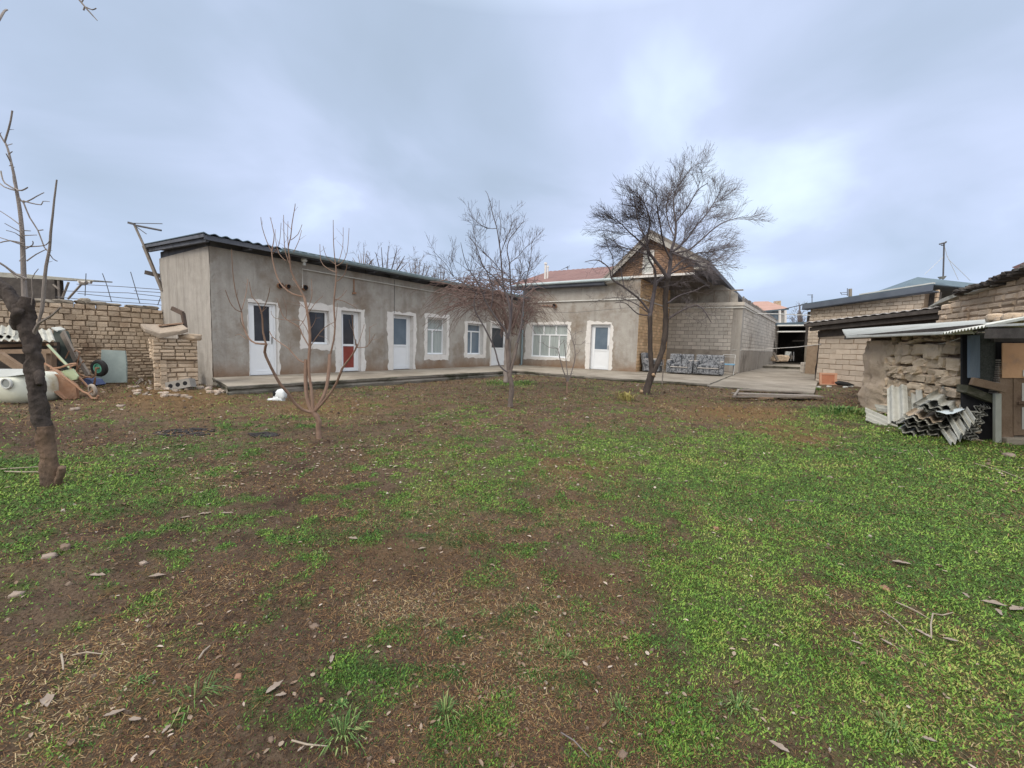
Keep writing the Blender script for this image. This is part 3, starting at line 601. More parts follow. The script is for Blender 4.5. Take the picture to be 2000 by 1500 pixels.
    pwindow(root, LW, w3[0]+.005, w3[1]-.005, w3[2]+.005, w3[3]-.005, -.22, [0, .42, 1], LW.hit(915, 648)[1], m_glassb, label='narrow window behind the vine branches')
    a, b = gl(LW, 965, 640, 679); pdoor(root, LW, d4[0]+.005, d4[1]-.005, PZ+.01, d4[3]-.01, -.18, a, b, m_glassd, None, 1, 'white door nearest the inner corner')
    # flue holes and small fittings
    for (x, y, R_) in ((546, 558, .085), (561, 560, .07), (594, 562, .085)):
        u, z = LW.hit(x, y); q = MB(); q.tube([LW.P(u, z, -.02), LW.P(u, z, .10)], [R_, R_*.9], 12, cap=False); q.tube([LW.P(u, z, -.01), LW.P(u, z, .07)], [R_*.8]*2, 12, 1); q.build('flue_hole', [m_rust, m_dark], root)
    q = MB(); u, z = LW.hit(594, 510, .3); q.tube([LW.P(u, z+.12, .3), LW.P(u, z+.02, .3), LW.P(u, z-.02, .3)], [.05, .09, .07], 10); q.tube([LW.P(u, z-.02, .3), LW.P(u, z-.12, .3)], [.03, .05], 8); q.build('lamp_socket', m_slatew, root)
    q = MB(); u, z = LW.hit(692, 572, .04); q.tube([LW.P(u, z+.45, .02), LW.P(u, z, .03)], .02, 6); q.tube([LW.P(u-.06, z-.02, .03), LW.P(u+.06, z, .05)], .03, 6); q.build('bracket', m_rust, root)
    q = MB(); u, z = LW.hit(770, 560, .0); q.tube([LW.P(u, z+.25, .012), LW.P(u, LW.hit(770, 612)[1], .012)], .008, 5); q.build('wall_cable', m_wire, root)
    return root
HS = house()
def pipes():
    pz = LW.hit(900, 569, .12)[1]; p = MB()
    a = LW.hit(590.5, 523, .08); b = LW.hit(1000, 590, .08)
    p.tube([LW.P(a[0], LW.hit(591, 562, .08)[1], .02), LW.P(a[0], LW.hit(591, 562, .08)[1], .08), LW.P(a[0], 3.42, .08), LW.P(LW.len*.5, 3.38, .08), LW.P(LW.len-.1, 3.36, .08)], .014, 6)
    p.build('gas_pipe', m_pipew, None, 'thin white gas pipe running high along the long grey wall', 'pipe', loc=LW.P(a[0], 3.4, .08))
    q = MB(); q.tube([WW.P(.12, 4.3, .12), WW.P(.12, PZ+.05, .12), WW.P(.12, PZ+.02, .25)], .05, 8); q.build('drainpipe', m_gutter, None, 'grey metal drainpipe standing in the inner corner of the houses', 'drainpipe', loc=WW.P(.12, PZ, .12))
    L = WW.len; q = MB(); z = 3.56
    q.tube([WW.P(.3, z, .06), WW.P(L+.06, z+.02, .06)] + [YW.P(.06, z+.02, .06), YW.P(YW.len-.06, z-.0, .06)] + [BW.P(.06, z, .07), BW.P(BW.len+.07, z, .07), BS.P(.07, z, .07), BS.P(4, z, .07)], .026, 6)
    q.build('gas_pipe', m_pipew, None, 'white gas pipe wrapping the wing, the yellow brick corner and the block annexe', 'pipe', loc=WW.P(.3, z, .06))
# ---------------------------------------------------------------- gabled house with the plastered wing
B0 = atz(1300, 720, PZ); B1 = atz(1441, 727.5, PZ); YW = Wall(W2, B0); BW = Wall(B0, B1)
_d = Vector((math.cos(R(53.3)), math.sin(R(53.3)), 0)); BS = Wall(B1, B1+_d*18.5)
def gabled():
    root = thing('gabled_house', 'tall gabled brick house with a plastered wing and faded red metal roof', 'house', W1)
    L = WW.len; zt = 4.45; BK = -WW.N
    w = opn(WW, 1037, 1108, 634, 696); d = opn(WW, 1152.5, 1190.4, 633.6, 722, PZ)
    mb = MB(); holed(mb, WW, 0, L, PZ-.2, zt, [w, d]); mb.build('wall', m_plaster, root); bk_ = MB(); wbox(bk_, WW, 0, L, -.1, zt, -8.3, -8); bk_.build('back_wall', m_plaster, root)
    o = MB(); surround(o, WW, w, (WW.hit(1025, 660)[0], WW.hit(1114, 660)[0], WW.hit(1060, 703)[1], WW.hit(1060, 629)[1]), False, seed=11); o.build('painted_surround', m_wpaint, root)
    o = MB(); surround(o, WW, d, (WW.hit(1145, 660)[0], WW.hit(1196.5, 660)[0], PZ, WW.hit(1170, 628)[1]), True, seed=12); o.build('painted_surround', m_wpaint, root)
    pwindow(root, WW, w[0]+.01, w[1]-.01, w[2]+.01, w[3]-.01, -.12, [0, .22, .5, .78, 1], WW.hit(1060, 655)[1], m_curt, [0, .32, .68, 1], 'wide window with three fanlights over four curtained sashes')
    pdoor(root, WW, d[0]+.01, d[1]-.01, PZ+.01, d[3]-.01, -.16, WW.hit(1165, 682)[1], WW.hit(1165, 639)[1], m_glassb, None, 1, 'white door with grey glass in the wing wall')
    u, z = WW.hit(1084, 598); q = MB(); q.tube([WW.P(u, z, -.02), WW.P(u, z, .13)], [.12, .11], 12, cap=False); q.tube([WW.P(u, z, 0), WW.P(u, z, .08)], [.09]*2, 12, 1); q.bar(WW.P(u-.1, z, .06), WW.P(u-.7, z+.05, .06), .04, .04); q.build('flue_hole', [m_rust, m_dark], root)
    # yellow brick side wall
    y = MB(); masonry(y, YW, 0, YW.len, PZ-.1, 4.6, .34, .145, gap=.012, jit=.004); wbox(y, YW, 0, YW.len, PZ-.1, 4.6, -.3, -.012, 1); y.build('brick_side_wall', [m_ybrick, mat('sandy_mortar', (.30,.20,.12), (.36,.26,.17), 6, .95)], root)
    # gable: eaves and apex taken on the wing plane
    gl_ = WW.hit(1187, 545); ap = WW.hit(1275, 455); gr_ = WW.hit(1388, 516); bl = WW.hit(1203, 540); br = WW.hit(1356, 527)
    ul, zl = gl_; ua, za = ap; ur, zr = gr_; zw = 4.55; ubr = br[0]
    def top(u): return (zl+(za-zl)*(u-ul)/(ua-ul) if u < ua else za+(zr-za)*(u-ua)/(ur-ua))-.12
    wx0 = WW.hit(1256, 510)[0]; wx1 = WW.hit(1277, 510)[0]; wz0 = WW.hit(1260, 536)[1]; wz1 = WW.hit(1260, 490)[1]
    g = MB(); masonry(g, WW, bl[0]-.25, ubr, zw, top, .27, .085, gap=.012, jit=.003, n0=.0, skip=lambda u, z: wx0-.05 < u < wx1+.05 and wz0 < z < wz1)
    us = [bl[0]-.25, ua, ubr]; g.add([WW.P(us[0], zw, -.03), WW.P(ubr, zw, -.03), WW.P(ubr, top(ubr)-.02, -.03), WW.P(ua, top(ua)-.02, -.03), WW.P(us[0], top(us[0])-.02, -.03)], [(0,1,2,3,4)], 1)
    g.build('gable_wall', [m_obrick, m_mortar], root)
    q = MB(); frame(q, WW, wx0, wx1, wz0, wz1, .07, -.02, .03); wbox(q, WW, wx0+.07, wx1-.07, wz0+.07, wz1-.07, -.02, 0, 1); q.build('gable_window', [m_wpaint, m_slatew], root)
    # overhanging floor of the gable beyond the brick corner
    q = MB(); wbox(q, WW, L-.1, ubr, zw-.10, zw, -4.2, .02); wbox(q, WW, bl[0]-.3, ubr+.05, zw-.06, zw+.03, .021, .12, 1); q.build('gable_floor', [m_woodd, m_wpaint], root)
    # side wall under the right eaves
    q = MB(); q.poly([BW.P(*BW.hit(x_, y_, -.35), -.35) for x_, y_ in ((1290, 598), (1290, 538), (1357, 524), (1372, 529), (1420, 562), (1441, 574), (1441, 592))], -BW.N*.25); q.build('upper_back_wall', m_plaster, root)
    # roofs
    rf = MB(); f0 = .35; bk = 38.0
    for (ua_, za_, ub_, zb_) in ((ua, za, ul-.05, zl), (ua, za, ur, zr)):
        o = WW.P(ua_, za_, f0); Ud = BK*(bk+f0); Vd = WW.P(ub_, zb_, f0)-o; nr = Ud.cross(Vd).normalized(); nr = nr if nr.z > 0 else -nr
        rf.corr(o+nr*.05, Ud, Vd, nr, wave=.2, amp=.015, th=.03, m=0, segs=4)
    roof = rf.build('roof', mat('grey_roof', (.16,.17,.18), (.22,.235,.25), 1.5, .7, .2), root)
    s = MB()
    for (ub_, zb_) in ((ul-.08, zl-.05), (ur+.02, zr-.03)):
        p = WW.P(ua, za-.02, f0+.0); q = WW.P(ub_, zb_, f0); dn = Vector((0,0,-.30)); s.poly([p, q, q+dn*.75, p+dn], WW.N*.03, 0)
        s.poly([p+Vector((0,0,.05)), q+Vector((0,0,.05)), q+Vector((0,0,-.05)), p+Vector((0,0,-.05))], WW.N*.06, 1)
    for (ue, ze, sg) in ((ul+.02, zl, 1), (ur-.02, zr, -1)):                     # cornice returns
        s.poly([WW.P(ue, ze-.1, f0-.02), WW.P(ue+sg*.55, ze-.04, f0-.02), WW.P(ue+sg*.55, ze-.2, f0-.02), WW.P(ue, ze-.26, f0-.02)], -WW.N*.4)
    s.build('barge_boards', [mat('weathered_white', (.46,.44,.41), (.36,.34,.31), 5, .9, .3, c3=(.24,.21,.19), s3=3), m_woodg], roof)
    s = MB()
    o = WW.P(ur, zr-.12, f0); s.box(o, BK*(bk+f0), WW.U*-(ur-ubr), Vector((0,0,.03+ .0)))
    s.box(WW.P(ur+.0, zr-.14, f0-.02), BK*(bk), WW.U*.03, Vector((0,0,.15))); s.build('eaves', m_soffit, roof)
    # red roof of the wing
    rr = MB(); o = WW.P(-.6, 4.43, .42); zb_ = WW.hit(1130, 527, -4)[1]; Vd = WW.P(-.6, zb_+.02, -4)-o; Ud = WW.U*(ul+.55); nr = Ud.cross(Vd).normalized(); nr = nr if nr.z > 0 else -nr
    rr.corr(o+nr*.03, Ud, Vd, nr, wave=.3, amp=.012, th=.012, segs=4)
    r2 = rr.build('wing_roof', m_redroof, root)
    s = MB(); wbox(s, WW, -.5, ul, 4.24, 4.40, .36, .39); wbox(s, WW, -.5, ul, 4.22, 4.26, 0, .36)
    s.add([WW.P(ul-.06, 4.3, .4), WW.P(ul-.06, zb_, -4), WW.P(ul-.06, 4.3, -4)], [(0,1,2)]); s.build('eaves', m_soffit, r2)
    g = MB(); g.tube([WW.P(-.2, 4.41, .46), WW.P(ul+1.2, 4.44, .46)], .065, 8); g.build('gutter', mat('pale_gutter', (.46,.53,.55), (.38,.45,.47), 3, .5), root)
    # flue pipes
    for (x, t, b, rd) in ((1064.5, 513, 552, .06), (1069, 519, 552, .04)):
        u, z0 = WW.hit(x, b, -1.0); z1 = WW.hit(x, t, -1.0)[1]; q = MB(); q.tube([WW.P(u, z0-.4, -1), WW.P(u, z1-.08, -1)], rd, 10); q.tube([WW.P(u, z1-.08, -1), WW.P(u, z1, -1)], [rd*1.5, rd*1.2], 10); q.build('flue_pipe', m_wpaint, root)
    return root
gabled()
# ---------------------------------------------------------------- block annexe
def annexe():
    root = thing('block_annexe', 'flat grey concrete block annexe behind the flowered sofas', 'annexe', B0)
    zc = 3.66; pl = BW.hit(1380, 683)[1]; q = MB(); L2 = BS.len
    masonry(q, BW, 0, BW.len-.42, pl, zc, .42, .195, gap=.016, jit=.003, chamf=.008, rnd=.03)
    masonry(q, BS, .42, L2, pl, zc, .42, .195, gap=.016, jit=.003, chamf=.008, rnd=.03)
    wbox(q, BW, 0, BW.len-.02, PZ-.1, zc, -.3, -.014, 1); wbox(q, BS, .02, L2, PZ-.1, zc, -.3, -.014, 1)
    q.build('wall', [m_block, m_blockmort], root)
    q = MB(); wbox(q, BW, 0, BW.len-.42, PZ-.1, pl-.005, -.1, .012); wbox(q, BS, .42, L2, PZ-.1, pl-.005, -.1, .012)
    q.build('plinth', mat('plinth_render', (.31,.275,.24), (.38,.345,.305), 2, .95, .6, 20, c3=(.19,.165,.145), s3=.8, lo3=.5), root)
    q = MB(); wbox(q, BW, BW.len-.42, BW.len+.008, PZ-.1, zc, -.2, .008); wbox(q, BS, .0, .42, PZ-.1, zc, -.2, .009); q.build('corner_column', m_plaster2, root)
    q = MB(); wbox(q, BW, -.1, BW.len+.06, zc, zc+.17, -6, .06); wbox(q, BS, .0, L2, zc+.001, zc+.168, -5, .055); q.build('roof_slab', m_block, root, bevel=0)
    zr = zc+.17; q = MB(); r = random.Random(5)
    for i in range(70):                                                        # vertical planks standing above the long side
        u = 1.2+i*(L2-1.4)/70; wbox(q, BS, u, u+(L2-1.4)/70*.86, zr, zr+.42-i*.0015+r.uniform(-.05, .03), -.25+r.uniform(-.02, .02), -.22, t=r.random())
    q.build('plank_screen', m_woodg, root)
    q = MB()
    for x in (1337, 1360, 1393.5, 1424.5): u = BW.hit(x, 590)[0]; wbox(q, BW, u-.035, u+.035, zr, zr+.62, -.15, -.08)
    wbox(q, BW, .6, BW.len-.05, zr+.58, zr+.64, -.16, -.07); q.build('railing', m_woodg, root)
    q = MB()
    for i in range(5): wbox(q, BW, .3+r.random()*.3, BW.len-.5-r.random()*.4, zr+i*.09, zr+i*.09+.07, -1.9+r.random()*.2, -1.0-r.random()*.2, t=r.random())
    q.build('stored_boards', m_woodd, root)
annexe()
pipes()
# ---------------------------------------------------------------- concrete terrace and passage
def slab(name, pts, ztop, dep, mats, edge_n=1, sub=40, kind='structure'):
    mb = MB(); n = len(pts); V = []; top = [(p[0], p[1], ztop) for p in pts]; r = random.Random(2)
    mb.add(top, [tuple(range(n))], 0)
    for i in range(n):
        a = Vector(top[i]); b = Vector(top[(i+1) % n]); k = max(1, int((b-a).length/.25)); nn = Vector(((b-a).y, -(b-a).x, 0)).normalized()
        rows = [(0, 0), (.015, .012), (.07, .006), (.1, -.03), (.15, .01), (dep*.7, -.015), (dep, .02)]
        V = []; F = []
        for j in range(k+1):
            for (dz, out) in rows: p = a+(b-a)*j/k; q = (nz3(p*1.3+Vector((0,0,dz*9)))*.02+nz3(p*5)*.008) if dz else 0; V.append((p.x+nn.x*(out+q), p.y+nn.y*(out+q), ztop-dz))
        w = len(rows)
        for j in range(k):
            for q in range(w-1): F.append((j*w+q, j*w+q+1, (j+1)*w+q+1, (j+1)*w+q))
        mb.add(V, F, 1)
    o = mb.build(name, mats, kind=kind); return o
T0 = W0 + LW.U*.05; TF = atz(445, 754.5, PZ); TC = atz(1008, 723.5, PZ); TE = atz(1386, 749.5, PZ); TR = B1 + (TE-B1)*.0
terr = [T0-LW.N*.3, TF, atz(700, 740.2, PZ), TC, atz(1136, 734.0, PZ), atz(1260, 742.0, PZ), TE, B1-BW.N*.3+BW.U*.02, B0-BW.N*.3, W2-WW.N*.3, W1-WW.N*.5]
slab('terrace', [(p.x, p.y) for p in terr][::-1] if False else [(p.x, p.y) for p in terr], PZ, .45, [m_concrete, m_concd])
BUILT.append([(p.x, p.y) for p in (T0, TF, TC, W1)]); BUILT.append([(p.x, p.y) for p in (TC, TE, B1, W1)])
p0 = atz(1385, 753.5, .255); p1 = atz(1590, 768, .255); p2 = G(1590, 748); d20 = _d*32
pas = [Vector((TE.x-.1, TE.y-.05, 0)), p0, p1, p2+Vector((.15, 0, 0)), p2+d20*.42, B1+d20*.42-BS.N*.2, B1-BS.N*.2]
slab('passage_floor', [(p.x, p.y) for p in pas], .265, .3, [m_concrete, m_concd]); BUILT.append([(p.x, p.y) for p in (p0, p1, p2+d20*.3, B1+d20*.3, B1)])
s0 = B1+_d*9.5-BS.N*.25; s1 = p2+_d*13.0; slab('passage_step', [(p.x, p.y) for p in (s0, s1, s1+_d*30, s0+_d*36)], .44, .4, [m_concrete, m_concd])
# ---------------------------------------------------------------- trees
m_bark = mat('bark_dark', (.045,.036,.033), (.095,.076,.066), 9, .95, 1.0, 30, c3=(.14,.12,.105), s3=6, lo3=.6, stretch=(1,1,.35))
m_barkb = mat('bark_brown', (.20,.125,.09), (.28,.19,.145), 8, .8, .6, 30, c3=(.10,.07,.06), s3=5, lo3=.6, stretch=(1,1,.4))
m_barkg = mat('bark_grey', (.20,.17,.155), (.30,.265,.245), 8, .85, .6, 30, c3=(.12,.10,.09), s3=6, stretch=(1,1,.4))
m_barkc = mat('bark_mid', (.12,.095,.085), (.19,.155,.14), 8, .9, .8, 30, c3=(.07,.055,.05), s3=6, stretch=(1,1,.4))
m_twig = mat('twig_grey', (.13,.11,.11), (.19,.165,.16), 5, .9)
m_twigd = mat('twig_dark', (.085,.072,.078), (.125,.108,.112), 5, .9)
m_vine = mat('vine_cane', (.125,.08,.072), (.20,.145,.13), 5, .9)
m_bare = mat('bare_wood', (.13,.085,.06), (.20,.135,.095), 7, .9, .8, 25, c3=(.07,.05,.04), s3=4, lo3=.5, stretch=(1,1,.3))
m_cut = mat('cut_wood', (.30,.20,.13), (.42,.30,.20), 9, .9, .5, 30)
class Tree:
    def __init__(s, name, label, base, ox, oy, sc, Y, group=None, cat='tree'):
        s.root = thing(name, label, cat, base, group); s.ox, s.oy, s.sc, s.Y, s.base = ox, oy, sc, Y, base; s.k = 1/sc*Y/FOC*(Y/math.hypot(base[0], base[1]) if name != 'overhanging_branch' else 1); s.limbs = []
        s.tr = MB(); s.cr = MB(); s.mr = .0003*Y
    def pt(s, x, y, dy=0.0): return aty(s.ox+x/s.sc, s.oy+y/s.sc, s.Y+dy)
    def limb(s, pts, mb=None, dep=None, d0=0.0, n=7, jit=0.0, m=0, add=True, rs=1.0):
        """pts: (x, y, radius) in the traced view; depth drifts smoothly"""
        mb = mb or s.cr; dep = random.uniform(-.35, .35) if dep is None else dep; P = []; Rr = []; k = len(pts)
        for i, p in enumerate(pts): P.append(s.pt(p[0], p[1], d0+dep*(i/max(1, k-1)))); Rr.append(max(.0026, p[2]*s.k*rs, .00022*s.Y))
        Q = []; T = []
        for i in range(k-1):                                     # catmull-rom smoothing
            a, b, c, d = P[max(i-1, 0)], P[i], P[i+1], P[min(i+2, k-1)]; st = max(2, min(8, int((c-b).length/.09)))
            for j in range(st):
                f = j/st; q = .5*((2*b)+(c-a)*f+(2*a-5*b+4*c-d)*f*f+(-a+3*b-3*c+d)*f**3)
                if jit: q = q+Vector([random.gauss(0, jit) for _ in range(3)])
                Q.append(q); T.append(Rr[i]*(1-f)+Rr[i+1]*f)
        Q.append(P[-1]); T.append(Rr[-1]); mb.tube(Q, T, n, m)
        if add: s.limbs.append((Q, T))
        return Q, T
    def twigs(s, Q, T, dens, length, rad, lev, up=.35, spread=.9, out=None, f0=.15, mb=None, curl=.25, n=3, droop=0.0, stop=None):
        mb = mb or s.cr; L = 0; nxt = random.random()/dens; tot = sum((Q[i+1]-Q[i]).length for i in range(len(Q)-1)) or 1e-6
        for i in range(len(Q)-1):
            seg = Q[i+1]-Q[i]; l = seg.length
            while nxt < L+l:
                f = nxt/tot
                if f > f0:
                    p = Q[i]+seg*((nxt-L)/max(l, 1e-6)); d = seg.normalized()
                    rv = Vector([random.gauss(0, 1) for _ in range(3)]); rv = (rv-d*rv.dot(d)).normalized()
                    dr = (d*random.uniform(.25, .9)+rv*spread+Vector((0, 0, up)));
                    if out is not None: dr = dr+(p-out).normalized()*.5
                    dr.normalize(); ln = length*random.uniform(.45, 1.15)*(1-.62*f); r = min(rad, T[i]*.7)
                    r = max(r, s.mr); k = 4 if lev else 3; P = [p]; q = dr.copy(); bend = Vector([random.gauss(0, curl) for _ in range(3)])
                    for j in range(k):
                        q = (q+bend*.5+Vector([random.gauss(0, curl*.6) for _ in range(3)])*.5+Vector((0, 0, -droop))).normalized(); P.append(P[-1]+q*ln/k)
                    Tr = [max(r*(1-.72*j/k), s.mr*.7) for j in range(k+1)]; mb.tube(P, Tr, n, 0, cap=False)
                    if lev: s.twigs(P, Tr, dens*1.35, length*.55, rad*.6, lev-1, up, spread, out, .1, mb, curl, 3, droop)
                nxt += random.expovariate(dens) if random.random() < .7 else 1/dens
            L += l
    def done(s, mt, mc): 
        s.tr.build('trunk', mt, s.root, smooth=True)
        s.cr.build('crown', mc, s.root)
        return s.root
def gnarl(mb, amp, sc, seed=0, a=0, zs=1.0):
    for i in range(a, len(mb.V)):
        w_ = Vector(mb.V[i]); v = Vector((w_.x, w_.y, w_.z*zs)); q = Vector((nz3(v*sc+Vector((seed,0,0))), nz3(v*sc+Vector((0,seed+7,0))), nz3(v*sc+Vector((3,0,seed+3)))*.4)); q2 = Vector((nz3(v*sc*3), nz3(v*sc*3+Vector((9,9,0))), 0)); mb.V[i] = tuple(w_+q*amp+q2*amp*.45)
def fine(pts, k):
    out = []
    for a, b in zip(pts, pts[1:]):
        for j in range(k): f = j/k; out.append(tuple(a[i]+(b[i]-a[i])*f for i in range(3)))
    out.append(pts[-1]); return out
# --- old fruit tree at the left edge
b = G(95, 948); t = Tree('fruit_tree', 'old fruit tree with a thick scorched leaning trunk and thin pale shoots at the left', b, 0, 0, 1.0, b.y)
random.seed(21)
low = [(100,958,26), (98,930,24), (94,895,20), (90,865,19), (86,832,20)]
t.limb(fine(low, 8), t.tr, 0, n=26, m=1, add=False)
a0 = len(t.tr.V)
t.limb(fine([(87,845,19), (80,815,21), (75,780,20), (69,740,19), (66,700,20), (60,665,20), (52,635,18), (49,610,18), (52,580,13)], 10), t.tr, 0, n=30, add=False)
t.limb(fine([(50,625,19), (28,590,19), (8,565,18), (-14,548,18), (-40,530,14)], 10), t.tr, .1, n=26, add=False)
t.limb(fine([(38,640,13), (33,625,15), (36,605,10)], 3), t.tr, -.08, n=10, add=False)
t.limb(fine([(108,950,12), (117,930,10), (119,912,9.5)], 3), t.tr, -.02, n=12, add=False, m=1)
t.limb(fine([(70,720,10), (77,735,12), (80,752,7)], 3), t.tr, -.05, n=10, add=False)
gnarl(t.tr, .016, 9, 1); gnarl(t.tr, .006, 30, 2, zs=.3); gnarl(t.tr, .004, 75, 4, zs=.3)
t.limb([(50,598,8), (47,560,6.5), (45,500,6), (43,450,5.2), (38,405,4.6), (32,370,4), (27,340,3.4), (20,310,2.9), (15,290,2.5), (9,276,2.3)], dep=.1, n=8)
t.limb([(9,278,2.2), (16,255,2.1), (21,235,2.0), (24,216,2.0)], dep=0, n=6); t.limb([(9,278,2), (2,266,1.6), (-3,256,1.5)], dep=0, n=5)
t.limb([(72,640,2), (82,605,4.5), (86,560,4.2), (90,520,3.8), (97,485,3.2), (99,455,3), (103,420,2.5), (106,390,2.2), (111,351,1.8)], dep=-.15, n=7)
t.limb([(66,655,6), (75,632,4), (100,617,3), (118,600,2)], dep=-.1, n=6)
for pl in [((26,345,3),(30,368,2.6),(42,372,2.4),(54,366,2)), ((36,385,3.2),(45,395,2.6),(60,390,2),(72,383,1.7),(86,376,1.4)), ((45,392,2.6),(58,396,2.1),(80,400,1.8),(84,393,1.4),(97,394,1)), ((46,396,2.4),(58,425,2.2),(74,450,2),(86,482,2),(93,490,1.6)),
           ((76,450,1.8),(84,449,1.8)), ((93,490,1.8),(103,505,1.5),(112,510,1.6)), ((44,450,2),(60,451,1.3)), ((46,460,2),(72,459,1.2)), ((40,440,2),(20,425,1.5),(0,412,1.2)), ((44,455,2),(25,445,1.3),(9,436,1.1)), ((45,466,2),(30,455,1.3),(12,450,1.1)),
           ((48,476,2.6),(20,470,2.2),(0,474,1.8)), ((48,480,2.4),(25,472,1.8),(0,464,1.4)), ((50,482,2.4),(75,481,2),(90,478,1.6),(97,470,1.2)), ((52,510,2.2),(70,497,1.8),(92,486,1.3)), ((50,486,2),(64,478,1.6),(64,471,1.6)),
           ((20,315,2),(12,300,1.4)), ((18,300,2),(24,296,1.4)), ((14,284,1.6),(24,281,1.3)), ((30,370,2.6),(10,358,2.3),(4,345,2.2),(2,334,2.2)), ((30,372,2.4),(8,365,2),(-6,352,1.6)), ((-10,400,2),(10,432,0)), ((24,322,1.6),(18,324,1.2)),
           ((52,545,5),(30,535,4),(10,520,3.4),(-10,508,3)), ((60,600,2.4),(64,575,1.8),(62,545,1.4),(75,525,1)), ((35,545,2),(20,530,1.5),(4,515,1)), ((46,500,2),(38,510,1.4))]:
    if pl[-1][2] > 0: t.limb([(x, y, r*.8) for x, y, r in pl], n=5, dep=random.uniform(-.12, .12))
for Q, T in t.limbs[:4]: t.twigs(Q, T, 5, .05, .0035, 0, spread=1.2, up=.1)
t.limb([(-60,170,4), (-30,90,3.4), (0,36,2.6), (8,22,2.4), (14,19,2.2)], n=5, d0=-.4); 
t.done([m_bark, m_bare], m_barkg)
b2 = aty(150, -60, 2.6); q = MB()      # the overhanging twig at the top edge belongs to a tree off to the left
# --- vase-shaped peach tree
b = G(622, 856); t = Tree('peach_tree', 'young vase-shaped peach tree with thin bare upright shoots in front of the white doors', b, 430, 400, 3.126, b.y)
random.seed(22)
t.limb(fine([(612,1452,20), (605,1430,18), (600,1370,17), (603,1320,17), (585,1285,17), (565,1258,15)], 3), t.tr, 0, n=12, add=False); gnarl(t.tr, .006, 16, 3)
for pl, dp in [([(565,1268,10),(505,1252,9.5),(450,1205,9.5),(415,1150,9.5),(370,1100,9),(330,1030,8.5),(295,960,8),(272,900,8),(282,850,7)], -.5),
    ([(560,1262,13),(530,1180,12.5),(522,1050,12.5),(526,945,13)], .1), ([(568,1258,11),(556,1120,9.5),(545,1050,8.5),(541,950,9),(548,860,9),(545,750,9),(530,640,8.5),(512,560,8)], .2),
    ([(575,1255,12),(620,1190,11),(650,1110,11),(665,1000,11.5),(669,915,11.5)], .35), ([(582,1258,10),(650,1180,8.5),(710,1090,8),(745,1000,7.5),(790,940,6),(825,885,5.5),(836,850,4)], -.35)]: t.limb(pl, dep=dp, n=8)
end = {0: -.5, 1: .1, 2: .2, 3: .35, 4: -.35}
